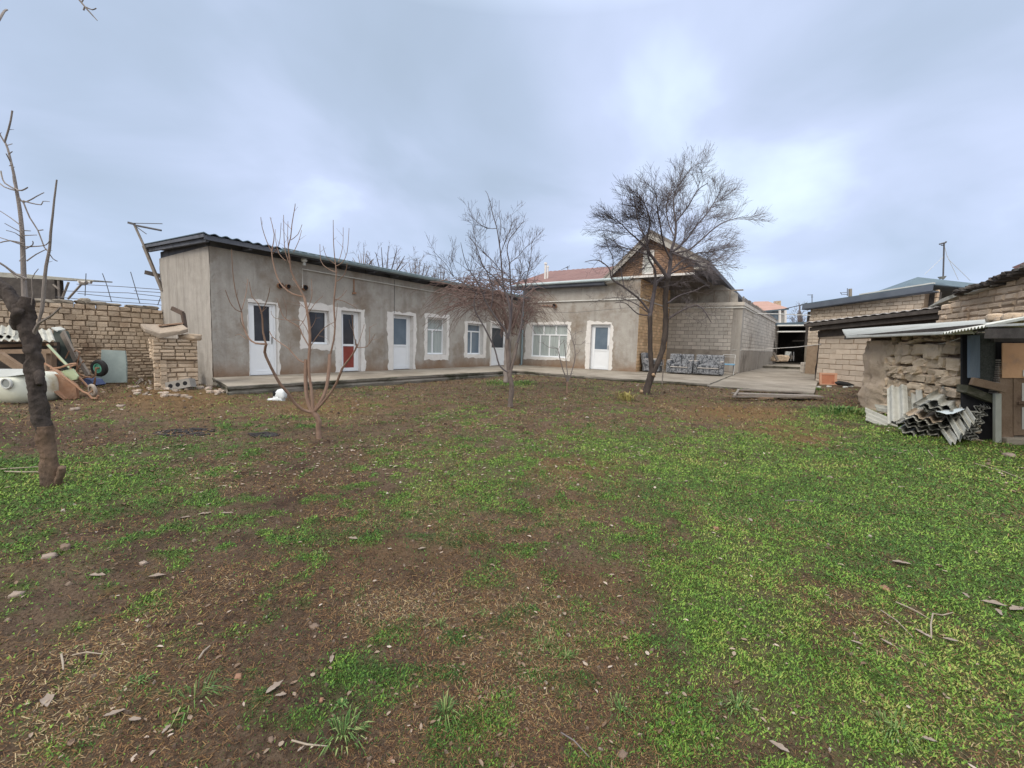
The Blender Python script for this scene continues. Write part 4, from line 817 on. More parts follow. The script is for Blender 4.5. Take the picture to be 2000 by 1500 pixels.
for d0, pl in [(-.5, [(282,850,6.5),(215,845,5.5),(175,815,5),(150,760,4.6),(135,700,4.4),(132,655,4)]), (-.5, [(132,655,3),(95,640,2.6),(60,595,2.4),(32,520,2)]), (-.5, [(132,655,3.2),(110,590,3),(90,510,2.5),(76,400,2.2),(70,270,1.8)]), (-.5, [(132,640,2.4),(155,560,2),(170,455,1.6)]),
    (-.5, [(280,850,6),(262,780,5.5),(258,700,4.6),(250,650,3.8),(230,600,3),(195,560,2.2),(178,470,1.7)]), (-.5, [(258,650,3),(290,570,2.2),(304,505,1.7)]), (-.5, [(160,820,2),(120,790,1.6),(90,800,1.2)]), (-.5,[(150,760,2),(128,720,1.7),(122,690,1.4)]),
    (.1, [(526,965,5),(480,948,4.4),(420,880,4),(370,845,3.6),(320,808,3),(300,770,2.4)]), (.2, [(512,560,6),(490,520,5.5),(458,460,4.6),(432,400,4.6),(425,330,4.2),(415,260,3.8),(430,200,3.4),(438,120,2.8),(455,20,2.2),(458,-8,1.8)]),
    (.2, [(514,562,6),(445,545,5.5),(388,505,5.2),(352,450,4.6),(330,380,4.4),(315,300,4),(320,255,3.6),(330,180,2.8),(305,75,1.8)]), (.2, [(316,290,3),(285,225,2.6),(257,140,2.2),(248,75,1.7)]), (.2, [(425,360,3.2),(398,290,2.8),(390,200,2.4),(387,62,1.7)]),
    (.2, [(400,340,2.6),(360,300,2.2),(338,210,1.8),(336,150,1.4)]), (.2, [(432,215,2.6),(475,180,2),(500,120,1.6)]), (.2, [(448,290,2.4),(480,220,2),(497,155,1.5)]), (.2, [(420,330,2.4),(412,200,1.9),(414,100,1.4)]), (.2, [(320,300,2.2),(360,240,1.8),(372,110,1.4)]), (.2, [(438,150,2),(420,135,1.6),(415,120,1.3)]),
    (.2, [(545,870,4.6),(500,790,4.4),(480,745,4),(420,710,3.4),(385,680,2.8),(365,630,2.2),(345,570,1.6)]), (.2, [(400,695,2.2),(405,640,1.8),(382,560,1.4)]), (.2, [(548,870,3.6),(590,805,3.2),(640,748,2.6),(700,715,1.8)]), (.2, [(482,745,2.4),(515,700,2),(530,650,1.5)]),
    (.2, [(545,800,3),(500,710,2.4),(420,705,2),(330,690,1.7),(310,650,1.3)]), (.2, [(530,640,3),(560,560,2.2),(556,450,1.5)]), (.2, [(540,660,3),(580,600,2.2),(625,560,1.5)]), (.2, [(512,560,3.4),(470,490,2.6),(440,450,2)]),
    (.35, [(672,915,7),(692,830,6.5),(701,740,6.2),(695,640,6),(696,570,5.6),(706,470,4.8),(708,400,4.2),(700,330,3.4),(692,230,2.8),(690,92,1.8)]), (.35, [(706,412,3),(650,385,2.6),(614,340,2.4),(609,240,1.8)]), (.35, [(706,375,3),(745,352,2.6),(775,290,2.2),(787,142,1.6)]), (.35, [(700,360,2.6),(650,320,2.2),(628,250,1.5)]),
    (.35, [(722,350,2.4),(748,260,1.9),(751,138,1.5)]), (.35, [(712,468,3),(760,425,2.6),(776,355,2)]), (.35, [(698,575,3),(760,590,2.4),(835,632,1.7)]), (.35,[(700,590,2.4),(740,560,2),(775,520,1.4)]), (.35, [(700,740,2.6),(712,660,2.1),(715,600,1.6)]),
    (-.35, [(835,870,3.2),(815,790,2.4),(804,668,1.8)]), (-.35, [(836,872,3),(880,870,2.6),(908,848,2.2),(914,745,1.6)]), (-.35, [(836,872,2.4),(860,800,1.8),(880,730,1.3)]), (-.35,[(910,850,2),(935,810,1.6),(945,790,1.2)])]:
    t.limb(pl, dep=random.uniform(-.2, .2), d0=d0, n=5)
for Q, T in t.limbs[5:]: t.twigs(Q, T, 2.6, .22, .0028, 0, up=.25, spread=.8, f0=.2, curl=.12)
for Q, T in t.limbs[2:3]: t.twigs(Q, T, 3.0, .5, .005, 1, up=.2, spread=.9, f0=.45, curl=.12)
t.done(m_barkb, m_barkb)
# --- central fruit tree
b = G(996, 795); t = Tree('fruit_tree', 'tall forked fruit tree with a dark twisted trunk in the middle of the yard', b, 840, 360, 3.26, b.y)
random.seed(23)
t.limb(fine([(510,1420,19),(511,1390,16),(516,1340,16),(520,1280,15),(508,1225,15),(500,1185,14)], 3), t.tr, 0, n=12, add=False)
t.limb(fine([(505,1210,11),(525,1140,11),(540,1080,11),(556,1010,10)], 3), t.tr, .15, n=10, add=False)
t.limb(fine([(500,1200,12),(500,1120,14),(492,1040,14),(495,980,13)], 3), t.tr, .1, n=10, add=False); gnarl(t.tr, .012, 12, 5)
main = [([(505,1195,5),(482,1190,7),(440,1150,7),(415,1060,6.5),(390,1000,6.5),(345,910,6.5),(310,850,6),(285,800,5.5),(280,740,5),(300,690,4)], -.3),
  ([(492,985,11),(480,930,9),(450,890,8),(420,850,7.5),(385,800,6.5),(350,740,5.5),(335,690,5)], -.3), ([(495,980,12),(510,880,10),(505,780,9),(485,700,8.5),(468,650,8),(458,560,7),(450,450,6),(441,380,5.2),(425,280,4.4),(402,200,3.8),(382,120,3),(366,62,2.2),(350,40,1.4)], .1),
  ([(500,960,10),(515,860,8.5),(520,740,7.5),(512,620,6.5),(505,500,5.5),(490,420,4.6),(505,350,4),(540,305,3.4),(590,240,2.2)], .4), ([(556,1010,9),(580,900,7),(590,800,6),(600,700,5),(615,600,4),(640,470,3),(648,360,2)], .5), ([(385,800,5),(400,700,5),(380,600,4.4),(330,500,3.6),(290,390,2.8),(245,330,1.8)], -.4),
  ([(335,700,4.4),(300,620,4),(245,540,3.4),(215,460,2.8),(195,370,1.8)], -.5), ([(470,670,5),(410,590,4.4),(350,540,3.6),(300,440,2.8),(280,280,1.8)], -.2), ([(520,740,5),(560,640,4),(600,560,3.2),(660,540,2.4),(690,500,1.6)], .2), ([(458,560,4),(400,490,3.6),(340,430,3),(250,340,2)], .2),
  ([(425,280,3),(360,280,2.4),(300,240,2),(260,200,1.4)], .1), ([(450,440,3.6),(490,330,2.8),(520,260,2.2),(510,190,1.4)], 0), ([(441,380,3),(450,260,2.4),(440,180,1.9),(440,100,1.3)], .2), ([(300,700,3.6),(230,640,3),(150,590,2.6),(110,520,2.2),(20,425,1.5)], -.6), ([(150,590,2.4),(130,520,2),(112,450,1.6)], -.5), ([(505,500,3.6),(560,460,3),(610,400,2.4),(655,370,1.5)], .3)]
for pl, dp in main: t.limb(pl, dep=dp, n=7, rs=.72)
for i, (Q, T) in enumerate(t.limbs): t.twigs(Q, T, 6.5 if i else 3.0, .75, .0055, 2 if i else 1, up=.65, spread=.7, f0=.3 if i < 5 else .1, curl=.14)
t.done(m_barkc, m_twigd)
# --- vine tangle on the second trunk, behind
b = G(988, 752); t = Tree('vine_covered_tree', 'pollarded tree behind the forked one, smothered in drooping pinkish vine canes', b, 840, 360, 3.26, b.y-1.6)
random.seed(24)
t.limb(fine([(484,1262,20),(486,1200,21),(492,1100,23),(497,1010,25),(500,960,22),(510,900,14)], 3), t.tr, 0, n=12, add=False); gnarl(t.tr, .02, 9, 8)
for pl, dp in [([(500,960,14),(440,870,10),(400,760,8),(330,700,6),(220,680,5),(100,660,4)], .3), ([(505,950,13),(520,800,10),(480,700,8),(400,690,6),(300,660,5)], .8), ([(510,950,12),(560,820,9),(580,740,7),(620,700,5),(660,660,4)], .4), ([(500,940,12),(470,800,9),(380,730,7),(250,720,5),(130,640,4),(0,620,3)], -.3)]: t.limb(pl, dep=dp, n=7)
def cane(x0, y0, x1, y1, sag, r, d0):
    k = 7; pts = []
    for i in range(k): f = i/(k-1); pts.append((x0+(x1-x0)*f+random.uniform(-9, 9), y0+(y1-y0)*f-sag*4*f*(1-f)+random.uniform(-7, 7), r*(1-.6*f)))
    return t.limb(pts, dep=random.uniform(-.5, .5), d0=d0, n=4, add=True)
for _ in range(230):
    x0 = random.uniform(160, 640); y0 = random.uniform(600, 800); ang = random.choice((-1, -1, 1)); L_ = random.uniform(60, 330)*(1 if ang < 0 else .55); Q, T = cane(x0, y0, x0+ang*L_, y0+random.uniform(-60, 200), random.uniform(0, 90), random.uniform(1.6, 3.2), random.uniform(-.5, 1.2))
    t.twigs(Q, T, 2.2, .35, .0035, 0, up=.05, spread=.8, f0=.2, curl=.3, droop=.12)
for _ in range(70):
    x0 = random.uniform(440, 600); Q, T = cane(x0, random.uniform(880, 980), x0+random.uniform(-300, 250), random.uniform(640, 860), random.uniform(-20, 90), random.uniform(1.5, 2.6), random.uniform(-.3, .6)); t.twigs(Q, T, 2.4, .4, .0035, 0, up=.1, spread=.9, f0=.4, curl=.3, droop=.08)
for _ in range(45):
    x0 = random.uniform(560, 660); Q, T = cane(x0, random.uniform(700, 900), x0+random.uniform(60, 260), random.uniform(760, 960), random.uniform(30, 110), random.uniform(1.0, 1.8), random.uniform(-.3, .6))
t.done(m_barkg, m_vine)
# --- big right tree
b = G(1260, 769); t = Tree('broad_tree', 'dark forked tree with a dense round bare crown in front of the gable', b, 1100, 280, 2.886, b.y)
random.seed(25)
t.limb(fine([(462,1425,24),(466,1405,20),(480,1360,20),(496,1310,22),(510,1270,22)], 3), t.tr, 0, n=12, add=False)
t.limb(fine([(500,1290,15),(494,1220,14),(490,1150,13.5),(490,1060,13),(488,970,13)], 3), t.tr, -.1, n=12, add=False)
t.limb(fine([(512,1280,16),(540,1220,16),(558,1170,16),(574,1080,15.5),(578,980,15.5),(574,880,14),(584,800,14),(590,762,14)], 3), t.tr, .2, n=12, add=False)
t.limb([(445,1420,9),(440,1402,10),(442,1395,9)], t.tr, -.1, n=10, add=False, m=1); t.limb([(512,1312,9),(508,1302,9)], t.tr, -.12, n=12, add=False, m=1)
gnarl(t.tr, .012, 10, 12)
cen = t.pt(600, 620)
lim = [([(488,975,13),(505,880,11),(525,790,9),(560,760,8),(585,740,6)], .3), ([(510,840,8),(520,760,7),(500,700,6),(470,650,5),(455,600,4.5),(450,520,4)], -.3), ([(590,762,11),(545,700,9),(490,630,8),(458,580,7),(452,500,6),(470,420,4.5),(455,330,3),(400,230,1.8)], -.4),
  ([(592,760,12),(600,700,11),(606,640,10),(610,585,8.5),(634,500,7),(640,400,5.5),(625,300,4.2),(640,200,3.2),(700,110,2.2),(745,50,1.4)], .2), ([(610,590,8),(660,560,7),(720,500,6),(770,430,5),(840,350,4),(900,260,3),(940,180,1.8)], .6), ([(612,600,7),(720,580,6),(800,520,5.2),(880,450,4.4),(960,400,3.4),(1080,366,2)], -.4),
  ([(600,720,7),(680,650,6),(780,600,5),(870,590,3.6),(960,570,2)], .4), ([(455,570,6),(400,520,5),(330,460,4),(270,400,3),(215,360,1.8)], -.5), ([(450,520,5),(400,420,4.4),(380,320,3.4),(365,230,1.8)], .5), ([(480,620,6),(400,590,5),(320,570,4),(240,540,2)], .5), ([(606,640,7),(560,540,6),(540,430,5),(520,320,4),(510,200,2.2)], -.7),
  ([(640,400,5),(720,300,4),(780,200,3),(850,150,2)], -.5), ([(634,500,5),(590,400,4),(580,280,3.2),(620,150,2)], .8), ([(620,600,6),(740,640,5),(830,660,3.6),(900,680,2)], -.7), ([(590,740,6),(700,690,5),(800,680,4),(870,700,2)], .9),
  ([(490,955,8),(430,880,7),(345,812,6.5),(275,765,6),(205,700,4.4),(130,645,3.2),(45,655,1.8)], -.3), ([(275,765,3.4),(228,640,2.8),(195,560,2.2),(168,470,1.5)], -.3), ([(345,812,3.4),(280,690,2.8),(300,600,2)], .2), ([(598,985,7),(665,945,5.5),(735,915,5),(780,925,4),(835,1010,2.6)], -.4), ([(590,900,6),(650,860,5),(740,830,3.4),(800,800,2)], .2), ([(490,970,5),(420,960,4.4),(350,900,3),(290,900,2)], -.2), ([(488,960,5),(400,900,3.6),(300,870,2.4),(180,890,1.5)], .4)]
for i_, (pl, dp) in enumerate(lim):
    pl = [(604+(x-604)*.86, 760+(y-760)*.88, r) if y < 760 else (x, y, r) for x, y, r in pl]
    t.limb(pl, dep=dp*1.6, n=6, rs=1 if i_ < 4 else .8)
for i, (Q, T) in enumerate(t.limbs):
    if i < 15: t.twigs(Q, T, 8.2, 1.3, .008, 2, up=.10, spread=.72, out=cen, f0=.10 if i > 1 else .4, curl=.11)
    else: t.twigs(Q, T, 6.0, .8, .006, 2, up=.1, spread=.9, f0=.2, curl=.2)
t.done([m_bark, m_cut], m_twigd)
# --- sapling between the window and the wing door
b = G(1107, 770); t = Tree('sapling', 'slender multi-stemmed sapling below the wide window', b, 960, 520, 6.25, b.y)
random.seed(26)
t.limb([(922,1572,13),(922,1500,11),(925,1440,11),(925,1400,9)], t.tr, 0, n=8, add=False)
for pl, dp in [([(925,1420,8),(905,1350,7),(870,1260,6),(840,1150,5.5),(820,1060,5),(800,1000,4),(760,1000,3),(690,985,2.4),(620,930,1.8)], -.3), ([(928,1410,7),(930,1340,6),(915,1200,5),(905,1100,4.5),(895,1000,4),(880,900,3)], .1), ([(926,1420,8),(960,1340,7),(990,1250,6.5),(1015,1150,6),(1020,1060,5.6),(1010,970,5),(985,900,4.4),(960,800,3.6),(930,760,3),(870,660,2)], .3),
   ([(1020,1075,3.6),(1060,1060,3),(1085,1010,2)], .1), ([(1012,980,3.6),(1030,900,3),(1020,780,2)], .1), ([(810,1040,3),(840,960,2.4),(900,900,1.8)], .1), ([(1000,950,3.4),(1090,960,2.6),(1150,900,2)], -.2), ([(985,900,3),(1010,830,2.4),(1100,790,1.6)], .2), ([(960,1330,3),(1000,1300,2.4)], .1), ([(905,1100,3),(940,1000,2.4),(960,900,1.8)], .1)]: t.limb(pl, dep=dp, n=5)
for Q, T in t.limbs: t.twigs(Q, T, 3.2, .42, .0035, 1, up=.35, spread=.8, f0=.35, curl=.15)
t.done(m_barkb, m_twig)
# --- trees seen over the long roof
def backtree(x, ytop, yb, Y, wpx, label, seed, group='bare trees behind the long house', dens=1.2):
    random.seed(seed); base = aty(x, yb+70, Y); base = Vector((base.x, Y, 0)); t = Tree('bare_tree', label, base, 0, 0, 1.0, Y, group)
    P0 = base; yf = yb
    t.tr.tube([base, aty(x, yf+20, Y)], [.16, .1], 8)
    for i in range(8):
        f = i/7; xe = x+(f-.5)*2*wpx*random.uniform(.7, 1); ye = ytop+(yb-ytop)*.75*abs(f-.5)**1.3*1.6+random.uniform(0, 12); xm = x+(xe-x)*.45
        t.limb([(x, yf+24, 2.2), (xm, yf-2-(yf-ye)*.15, 1.5), ((xm+xe)/2, (yf+ye)/2-4, 1.1), (xe, ye, .5)], dep=random.uniform(-1.5, 1.5), n=4)
    for Q, T in t.limbs: t.twigs(Q, T, dens*1.5, 1.5*Y/30, .010*Y/30, 2, up=.3, spread=.8, f0=.2, curl=.2)
    t.done(m_bark, m_twig)
backtree(752, 472, 545, 30, 55, 'bare tree whose spreading branches show above the middle of the long roof', 31)
backtree(708, 482, 530, 29, 28, 'smaller bare tree leaning left above the long roof, left of the spreading one', 32)
backtree(815, 500, 560, 34, 40, 'low bare tree above the roof just left of the central fruit tree', 33, dens=1.6)
backtree(858, 522, 570, 36, 26, 'lowest bare tree over the far end of the long roof', 34, dens=1.6)
backtree(1562, 586, 650, 70, 7, 'faint distant bare tree beyond the passage', 35, 'distant trees', .5)
# twig reaching in at the top edge, from a tree off to the left
random.seed(9); t = Tree('overhanging_branch', 'bare twig reaching into the top left corner of the view', aty(120, -60, 2.4), 0, 0, 1.0, 2.4, cat='branch')
t.cr.tube([t.pt(-300, -420, .4), t.pt(-80, -250, .2), t.pt(60, -120), t.pt(120, -55), t.pt(155, 0), t.pt(170, 18), t.pt(190, 40)], [.014, .011, .009, .006, .0042, .0038, .0018], 7)
for pl in [((168,14,1.2),(180,19,.9),(188,16,.7)), ((166,12,1.2),(163,20,1.3)), ((160,4,1),(168,-12,.8),(170,-25,.6)), ((120,-55,2),(150,-60,1.4),(190,-80,1))]: t.limb(pl, n=5, dep=0, add=False)
t.cr.build('branch', m_barkg, t.root)
# ---------------------------------------------------------------- left side: mud-brick wall and what leans on it
random.seed(41)
gR = G(327, 736); LB = Wall(gR - LW.U*6.0, gR+LW.U*.25)
def lwall():
    L = LB.len; u1 = L; root = thing('mud_brick_wall', 'weathered mud-brick yard wall closing the left side', 'wall', gR); tz = lambda u: 2.10+.03*math.sin(u*1.7)
    mb = MB(); masonry(mb, LB, 0, u1, -.1, .95, .24, .085, gap=.022, jit=.010, rnd=.3, hv=.18, chamf=.016, n0=.0)
    masonry(mb, LB, 0, u1, .95, 1.52, .16, .115, gap=.014, jit=.006, rnd=.08, n0=.012); masonry(mb, LB, 0, u1, 1.52, tz, .235, .15, gap=.02, jit=.009, rnd=.1, n0=.02, chamf=.016)
    wbox(mb, LB, 0, u1, -.2, 2.02, -.32, -.03, 1); mb.build('wall', [m_adobe, m_mortar], root)
    for (x, y, w, h) in ((12, 582, .5, .07), (80, 590, .55, .07), (122, 588, .35, .07), (178, 592, .6, .07), (165, 585, .2, .12), (218, 594, .35, .05), (262, 598, .4, .06), (292, 602, .35, .08), (-40, 580, .5, .08)):
        u, z = LB.hit(x, y, -.15); q = MB(); q.rock(LB.P(u, tz(u)+h*.5, -.15), (w/2, .16, h*.75), rot=math.atan2(LB.U.y, LB.U.x), seed=int(x+99))
        q.build('sack' if h < .1 else 'stone', m_concrete, None, {12: 'flat pale sack on the mud wall, left end beside the burnt trunk', 80: 'flat pale sack on the mud wall under the slim upright shoot', 122: 'small pale lump on the mud wall, right of the dark shelter', 178: 'widest grey slab lying on the mud wall', 165: 'grey stone standing on the widest slab of the mud wall', 218: 'low flat clod on the middle of the mud wall', 262: 'pale clod on the mud wall near the house', 292: 'last pale clod on the mud wall before the house end', -40: 'clod on the mud wall beyond the burnt trunk'}[x], 'sack' if h < .1 else 'stone', 'sacks and clods lying on top of the mud wall', loc=LB.P(u, tz(u), -.15))
    return tz
tz = lwall()
def wires():
    root = thing('wire_trellis', 'rusty wire trellis of thin rods strung above the mud wall', 'trellis', LB.P(3.5, 2.1, -.3)); q = MB(); Y = 13.4
    for pl in (((150,555),(240,560),(320,566)), ((123,568),(200,571),(250,572),(320,580)), ((152,573),(240,582),(320,588)), ((110,580),(200,588),(300,594),(330,598)), ((262,568),(322,572))): q.tube([aty(x, y, Y) for x, y in pl], .010, 5)
    for pl in (((168,534),(166,578)), ((200,534),(209,558),(218,590)), ((255,531),(263,558),(273,592)), ((316,574),(308,596)), ((318,596),(315,572))): q.tube([aty(x, y, Y-.05) for x, y in pl], .011, 5)
    q.build('wire_frame', m_wire, root)
wires()
def shelter():
    root = thing('roof_shelter', 'dark low shelter under a ragged flat roof beyond the mud wall', 'shelter', aty(40, 600, 15.0)); Y = 15.0; B = Vector((0, 1, 0))
    q = MB(); q.poly([aty(-60, 528, Y), aty(20, 533, Y), aty(100, 540, Y), aty(183, 547, Y), aty(183, 549.5, Y), aty(150, 548, Y), aty(100, 546, Y), aty(-60, 538, Y)], B*.7+Vector((0,0,.05))); q.build('roof', m_slate, root)
    q = MB(); q.poly([aty(-60, 539, Y), aty(106, 546, Y), aty(109, 600, Y), aty(-60, 600, Y)], B*.3); q.build('body', m_woodd, root)
    q = MB()
    for pl in (((114,548),(116,592)), ((134,551),(122,582)), ((162,552),(133,584)), ((104,556),(116,566)), ((155,550),(165,556),(172,552)), ((160,556),(170,550))): q.tube([aty(x, y, Y-.1) for x, y in pl], .035, 5)
    q.build('posts', m_woodg, root)
    q = MB(); q.poly([aty(150, 548, Y), aty(176, 549, Y), aty(174, 554, Y), aty(168, 550.5, Y), aty(164, 555, Y), aty(158, 550, Y), aty(154, 554, Y)], B*.1); q.build('ragged_edge', m_wpaint, root)
shelter()
def awning():
    Y = G(60, 765).y; root = thing('slate_awning', 'low lean-to awning of pale corrugated sheets on a timber frame behind the tank', 'awning', G(50, 765))
    q = MB(); y0, y1 = Y, Y+1.1
    o = aty(-60, 663, y0); U = aty(108, 666, y0)-o; Vv = aty(-50, 641, y1)-o; q.corr(o, U, Vv, U.cross(Vv), wave=.17, amp=.024, th=.009, nl=3, t=.9)
    o2 = aty(-60, 657, y0+.2)+Vector((0,0,.03)); q.corr(o2, U*.55, Vv*.9, U.cross(Vv), wave=.17, amp=.024, th=.009, nl=3, t=.7)
    q.build('roof', m_slate, root)
    q = MB()
    q.bar(aty(-60, 687, y0), aty(102, 686, y0), .06, .09); q.bar(aty(90, 690, y0), aty(92, 765, y0), .09, .09); q.bar(aty(101, 680, y0+.3), aty(103, 760, y0+.3), .1, .1); q.bar(aty(-60, 678, y1), aty(108, 672, y1), .07, .07)
    q.bar(aty(0, 693, y0-.15), aty(46, 724, y0-.15), .09, .14); q.bar(aty(-40, 745, y0+.3), aty(100, 745, y0+.3), .1, .1)
    q.build('frame', m_woodb, root)
    q = MB(); q.poly([aty(-60, 668, y1+.1), aty(104, 668, y1+.1), aty(106, 760, y1+.1), aty(-60, 765, y1+.1)], Vector((0, .15, 0))); q.build('back_panel', m_woodd, root)
    q = MB(); q.rock(aty(5, 655, y0+.5), (.22, .08, .05), seed=4); q.build('timber_block', m_woodd, None, 'dark lump of timber weighing down the pale awning sheets', 'timber', loc=aty(5, 655, y0+.5))
awning()
def tank():
    b = G(50, 790); Y = b.y; root = thing('water_tank', 'long yellowed white plastic tank lying on the ground at the left', 'tank', b); B = Vector((0, 1, 0)); x1 = 111
    # section swept along the length with a rounded nose
    ca = aty(-90, 757, Y+.45); cb = aty(96, 757, Y+.45); ax = (cb-ca); L = ax.length; ax.normalize(); h = (aty(20, 727, Y)-aty(20, 791, Y)).length/2
    V = []; F = []; n = 28; prof = [(0, .86), (L*.3, 1), (L*.6, 1), (L*.86, 1), (L*.92, .97), (L*.97, .86), (L*1.0, .66), (L*1.012, .35)]
    for (s, k) in prof:
        for i in range(n):
            a = 2*math.pi*i/n; cx, sz = math.cos(a), math.sin(a); ex = abs(cx)**.55*(1 if cx > 0 else -1); ez = abs(sz)**.55*(1 if sz > 0 else -1); top = 1.0+.05*(s/L-.5)
            V.append(ca+ax*s+Vector((0, 1, 0))*(.48*ex*k)+Vector((0, 0, h*ez*k*top)))
    for j in range(len(prof)-1):
        for i in range(n): F.append((j*n+i, j*n+(i+1) % n, (j+1)*n+(i+1) % n, (j+1)*n+i))
    F.append(tuple(range((len(prof)-1)*n, len(prof)*n))); q = MB(); q.add(V, F)
    q.build('shell', mat('tank_plastic', (.58,.60,.50), (.66,.67,.60), 2.5, .5, .1, c3=(.40,.34,.20), s3=1.6, lo3=.55, base=(-.02, (.30,.27,.16))), root, smooth=True)
    c = aty(13, 749, Y-.045); q = MB(); q.ring(c, (0, 1, 0), .075, .10, .04, 24); q.ring(c, (0,1,0), .0, .076, .012, 24, 1); q.build('port', [m_slatew, mat('port_grey', (.25,.27,.26), rough=.7)], root)
    q = MB(); q.poly([aty(-90, 722, Y+.1), aty(44, 722, Y+.1), aty(50, 731, Y+.02), aty(10, 736, Y+.02), aty(-90, 737, Y+.02)], B*.25); q.build('rim', mat('tank_grey', (.36,.38,.37), (.44,.46,.45), 3, .6), root)
tank()
def barrow():
    b = G(150, 779); Y = b.y; root = thing('wheelbarrow', 'rusty wheelbarrow tipped on its side against the white tank', 'wheelbarrow', b)
    S = lambda x, y, d=0: aty(x, y, Y+d); q = MB()
    # tray: hollow shell, mouth turned left and down
    rim = [S(83,728,-.05), S(110,722,.45), S(150,752,.5), S(152,775,.0), S(130,784,-.15), S(100,760,-.2)]
    inn = [S(110,735,.1), S(124,730,.45), S(152,754,.4), S(152,768,.1), S(143,776,.0), S(122,762,-.02)]
    V = rim+inn; F = [(i, (i+1) % 6, 6+(i+1) % 6, 6+i) for i in range(6)]+[(6,7,8,9,10,11)]; off = (S(130,760)-S(126,764)).normalized()*.012+Vector((0,.012,0))
    q.add(V, F); q.add([v+off for v in V], [f[::-1] for f in F]); q.tube(rim+[rim[0]], .014, 6); q.poly([S(84,728,-.1), S(108,731,-.12), S(148,754,-.12), S(150,778,-.1), S(128,784,-.12), S(112,764,-.1)], Vector((0,.05,0)))
    q.build('tray', m_rust, root)
    q = MB(); q.poly([S(119,725,.15), S(141,720,.15), S(152,735,.15), S(149,741,.15), S(139,743,.15)], Vector((0, .03, 0))); q.build('green_panel', mat('pale_green_paint', (.42,.50,.30), (.50,.57,.40), 4, .6), root)
    q = MB()
    for pl, d in (([(84,708),(98,716),(120,732),(146,752),(162,765),(172,769),(180,778),(190,778),(192,772)], -.12), ([(92,672),(118,702),(136,718),(150,732),(165,748),(172,756)], .3), ([(99,720),(118,718),(138,711),(150,710)], .1)): q.tube([S(x, y, d) for x, y in pl], .018 if d != .3 else .02, 6)
    q.tube([S(136,716,.3), S(150,712,.2)], .015, 6); q.tube([S(172,769,-.1), S(182,762,0)], .012, 6); q.build('frame', m_rust, root)
    q = MB(); q.ring(S(181,762,.0), (.35, .93, .12), .075, .125, .05, 24); q.ring(S(181,762,.0), (.35, .93, .12), 0, .08, .015, 24, 1); q.build('wheel', [mat('dusty_rubber', (.30,.26,.22), (.36,.31,.27), 6, .9), mat('dusty_disc', (.27,.21,.15), (.22,.16,.11), 6, .9)], root)
    q = MB(); q.tube([S(94,674,.3), S(126,708,.3), S(137,719,.3)], .023, 8); q.build('handle', mat('green_pole', (.40,.47,.33), (.33,.39,.27), 3, .6), root)
barrow()
def barrow2():
    b = G(190, 756); Y = b.y; root = thing('wheelbarrow', 'upturned wheelbarrow with a bright green wheel hub against the wall', 'wheelbarrow', b); S = lambda x, y, d=0: aty(x, y, Y+d)
    q = MB(); c = S(194, 719); q.ring(c, (.1, 1, .05), .115, .205, .10, 32); q.build('tyre', m_black, root)
    q = MB(); q.ring(c, (.1, 1, .05), .095, .125, .085, 28); q.ring(c, (.1, 1, .05), 0, .10, .03, 28); q.build('rim', mat('green_rim', (.13,.42,.30), (.18,.50,.37), 4, .5, c3=(.10,.25,.18), s3=4), root)
    q = MB(); q.tube([c-Vector((0,.09,0)), c+Vector((0,.09,0))], .028, 10); q.tube([c-Vector((0,.085,0)), S(187,732,-.08), S(180,738,-.05), S(165,735,.0), S(150,728,.1)], .017, 6); q.tube([S(152,728,.1), S(157,740,.1), S(178,735,0)], .017, 6)
    q.tube([S(140,692,.2), S(148,684,.15), S(156,688,.1), S(152,706,.1), S(149,728,.1)], .015, 6); q.tube([S(128,700,.2), S(135,686,.2), S(143,685,.2), S(150,700,.15)], .015, 6); q.tube([S(186,738,-.05), S(184,752,0)], .02, 6); q.tube([S(163,705,.1), S(153,720,.1)], .015, 6)
    q.build('frame', m_rust, root)
    q = MB(); q.poly([S(158,738,.1), S(176,742,.1), S(184,752,.1), S(176,757,.1), S(160,748,.1)], Vector((0,.3,0))); q.build('tray', mat('blue_tray', (.06,.09,.2), (.1,.13,.25), 4, .5), root)
barrow2()
def leaners():
    S = aty; b = G(215, 750); Y = b.y
    q = MB(); q.poly([S(186,748,Y), S(247,747,Y), S(247,709,Y+.12), S(244,685,Y+.22), S(198,683,Y+.22), S(197,703,Y+.15), S(190,704,Y+.15)], Vector((0,.03,0))); q.build('metal_sheet', mat('grey_green_sheet', (.19,.235,.235), (.25,.30,.295), 2.5, .6, .1, c3=(.17,.20,.20), s3=2.2), None, 'grey-green metal sheet leaning on the mud wall behind the green wheel', 'sheet', loc=b)
    b = G(125, 752); Y = b.y+.2; q = MB(); q.poly([S(104,644,Y), S(124,647,Y), S(137,690,Y-.1), S(143,712,Y-.2), S(138,722,Y-.2), S(108,722,Y-.2), S(108,690,Y)], Vector((0,.12,0)));
    root = thing('old_cabinet', 'collapsed dark green cabinet with a pale lid leaning beside the awning', 'cabinet', b); q.build('body', mat('dark_green_paint', (.04,.055,.05), (.08,.095,.09), 3, .7, .3, c3=(.05,.05,.055), s3=2), root)
    q = MB(); q.poly([S(100,642,Y-.05), S(118,640,Y+.5), S(128,645,Y+.4), S(112,648,Y-.05)], Vector((0,0,.03))); q.build('lid', m_slatew, root)
    q = MB(); q.bar(S(122,650,Y-.08), S(150,705,Y-.25), .05, .16); q.bar(S(146,690,Y-.2), S(174,735,Y-.35), .05, .12); q.build('leaning_boards', m_woodg, None, 'grey warped boards leaning against the dark green cabinet', 'boards', loc=b)
leaners()
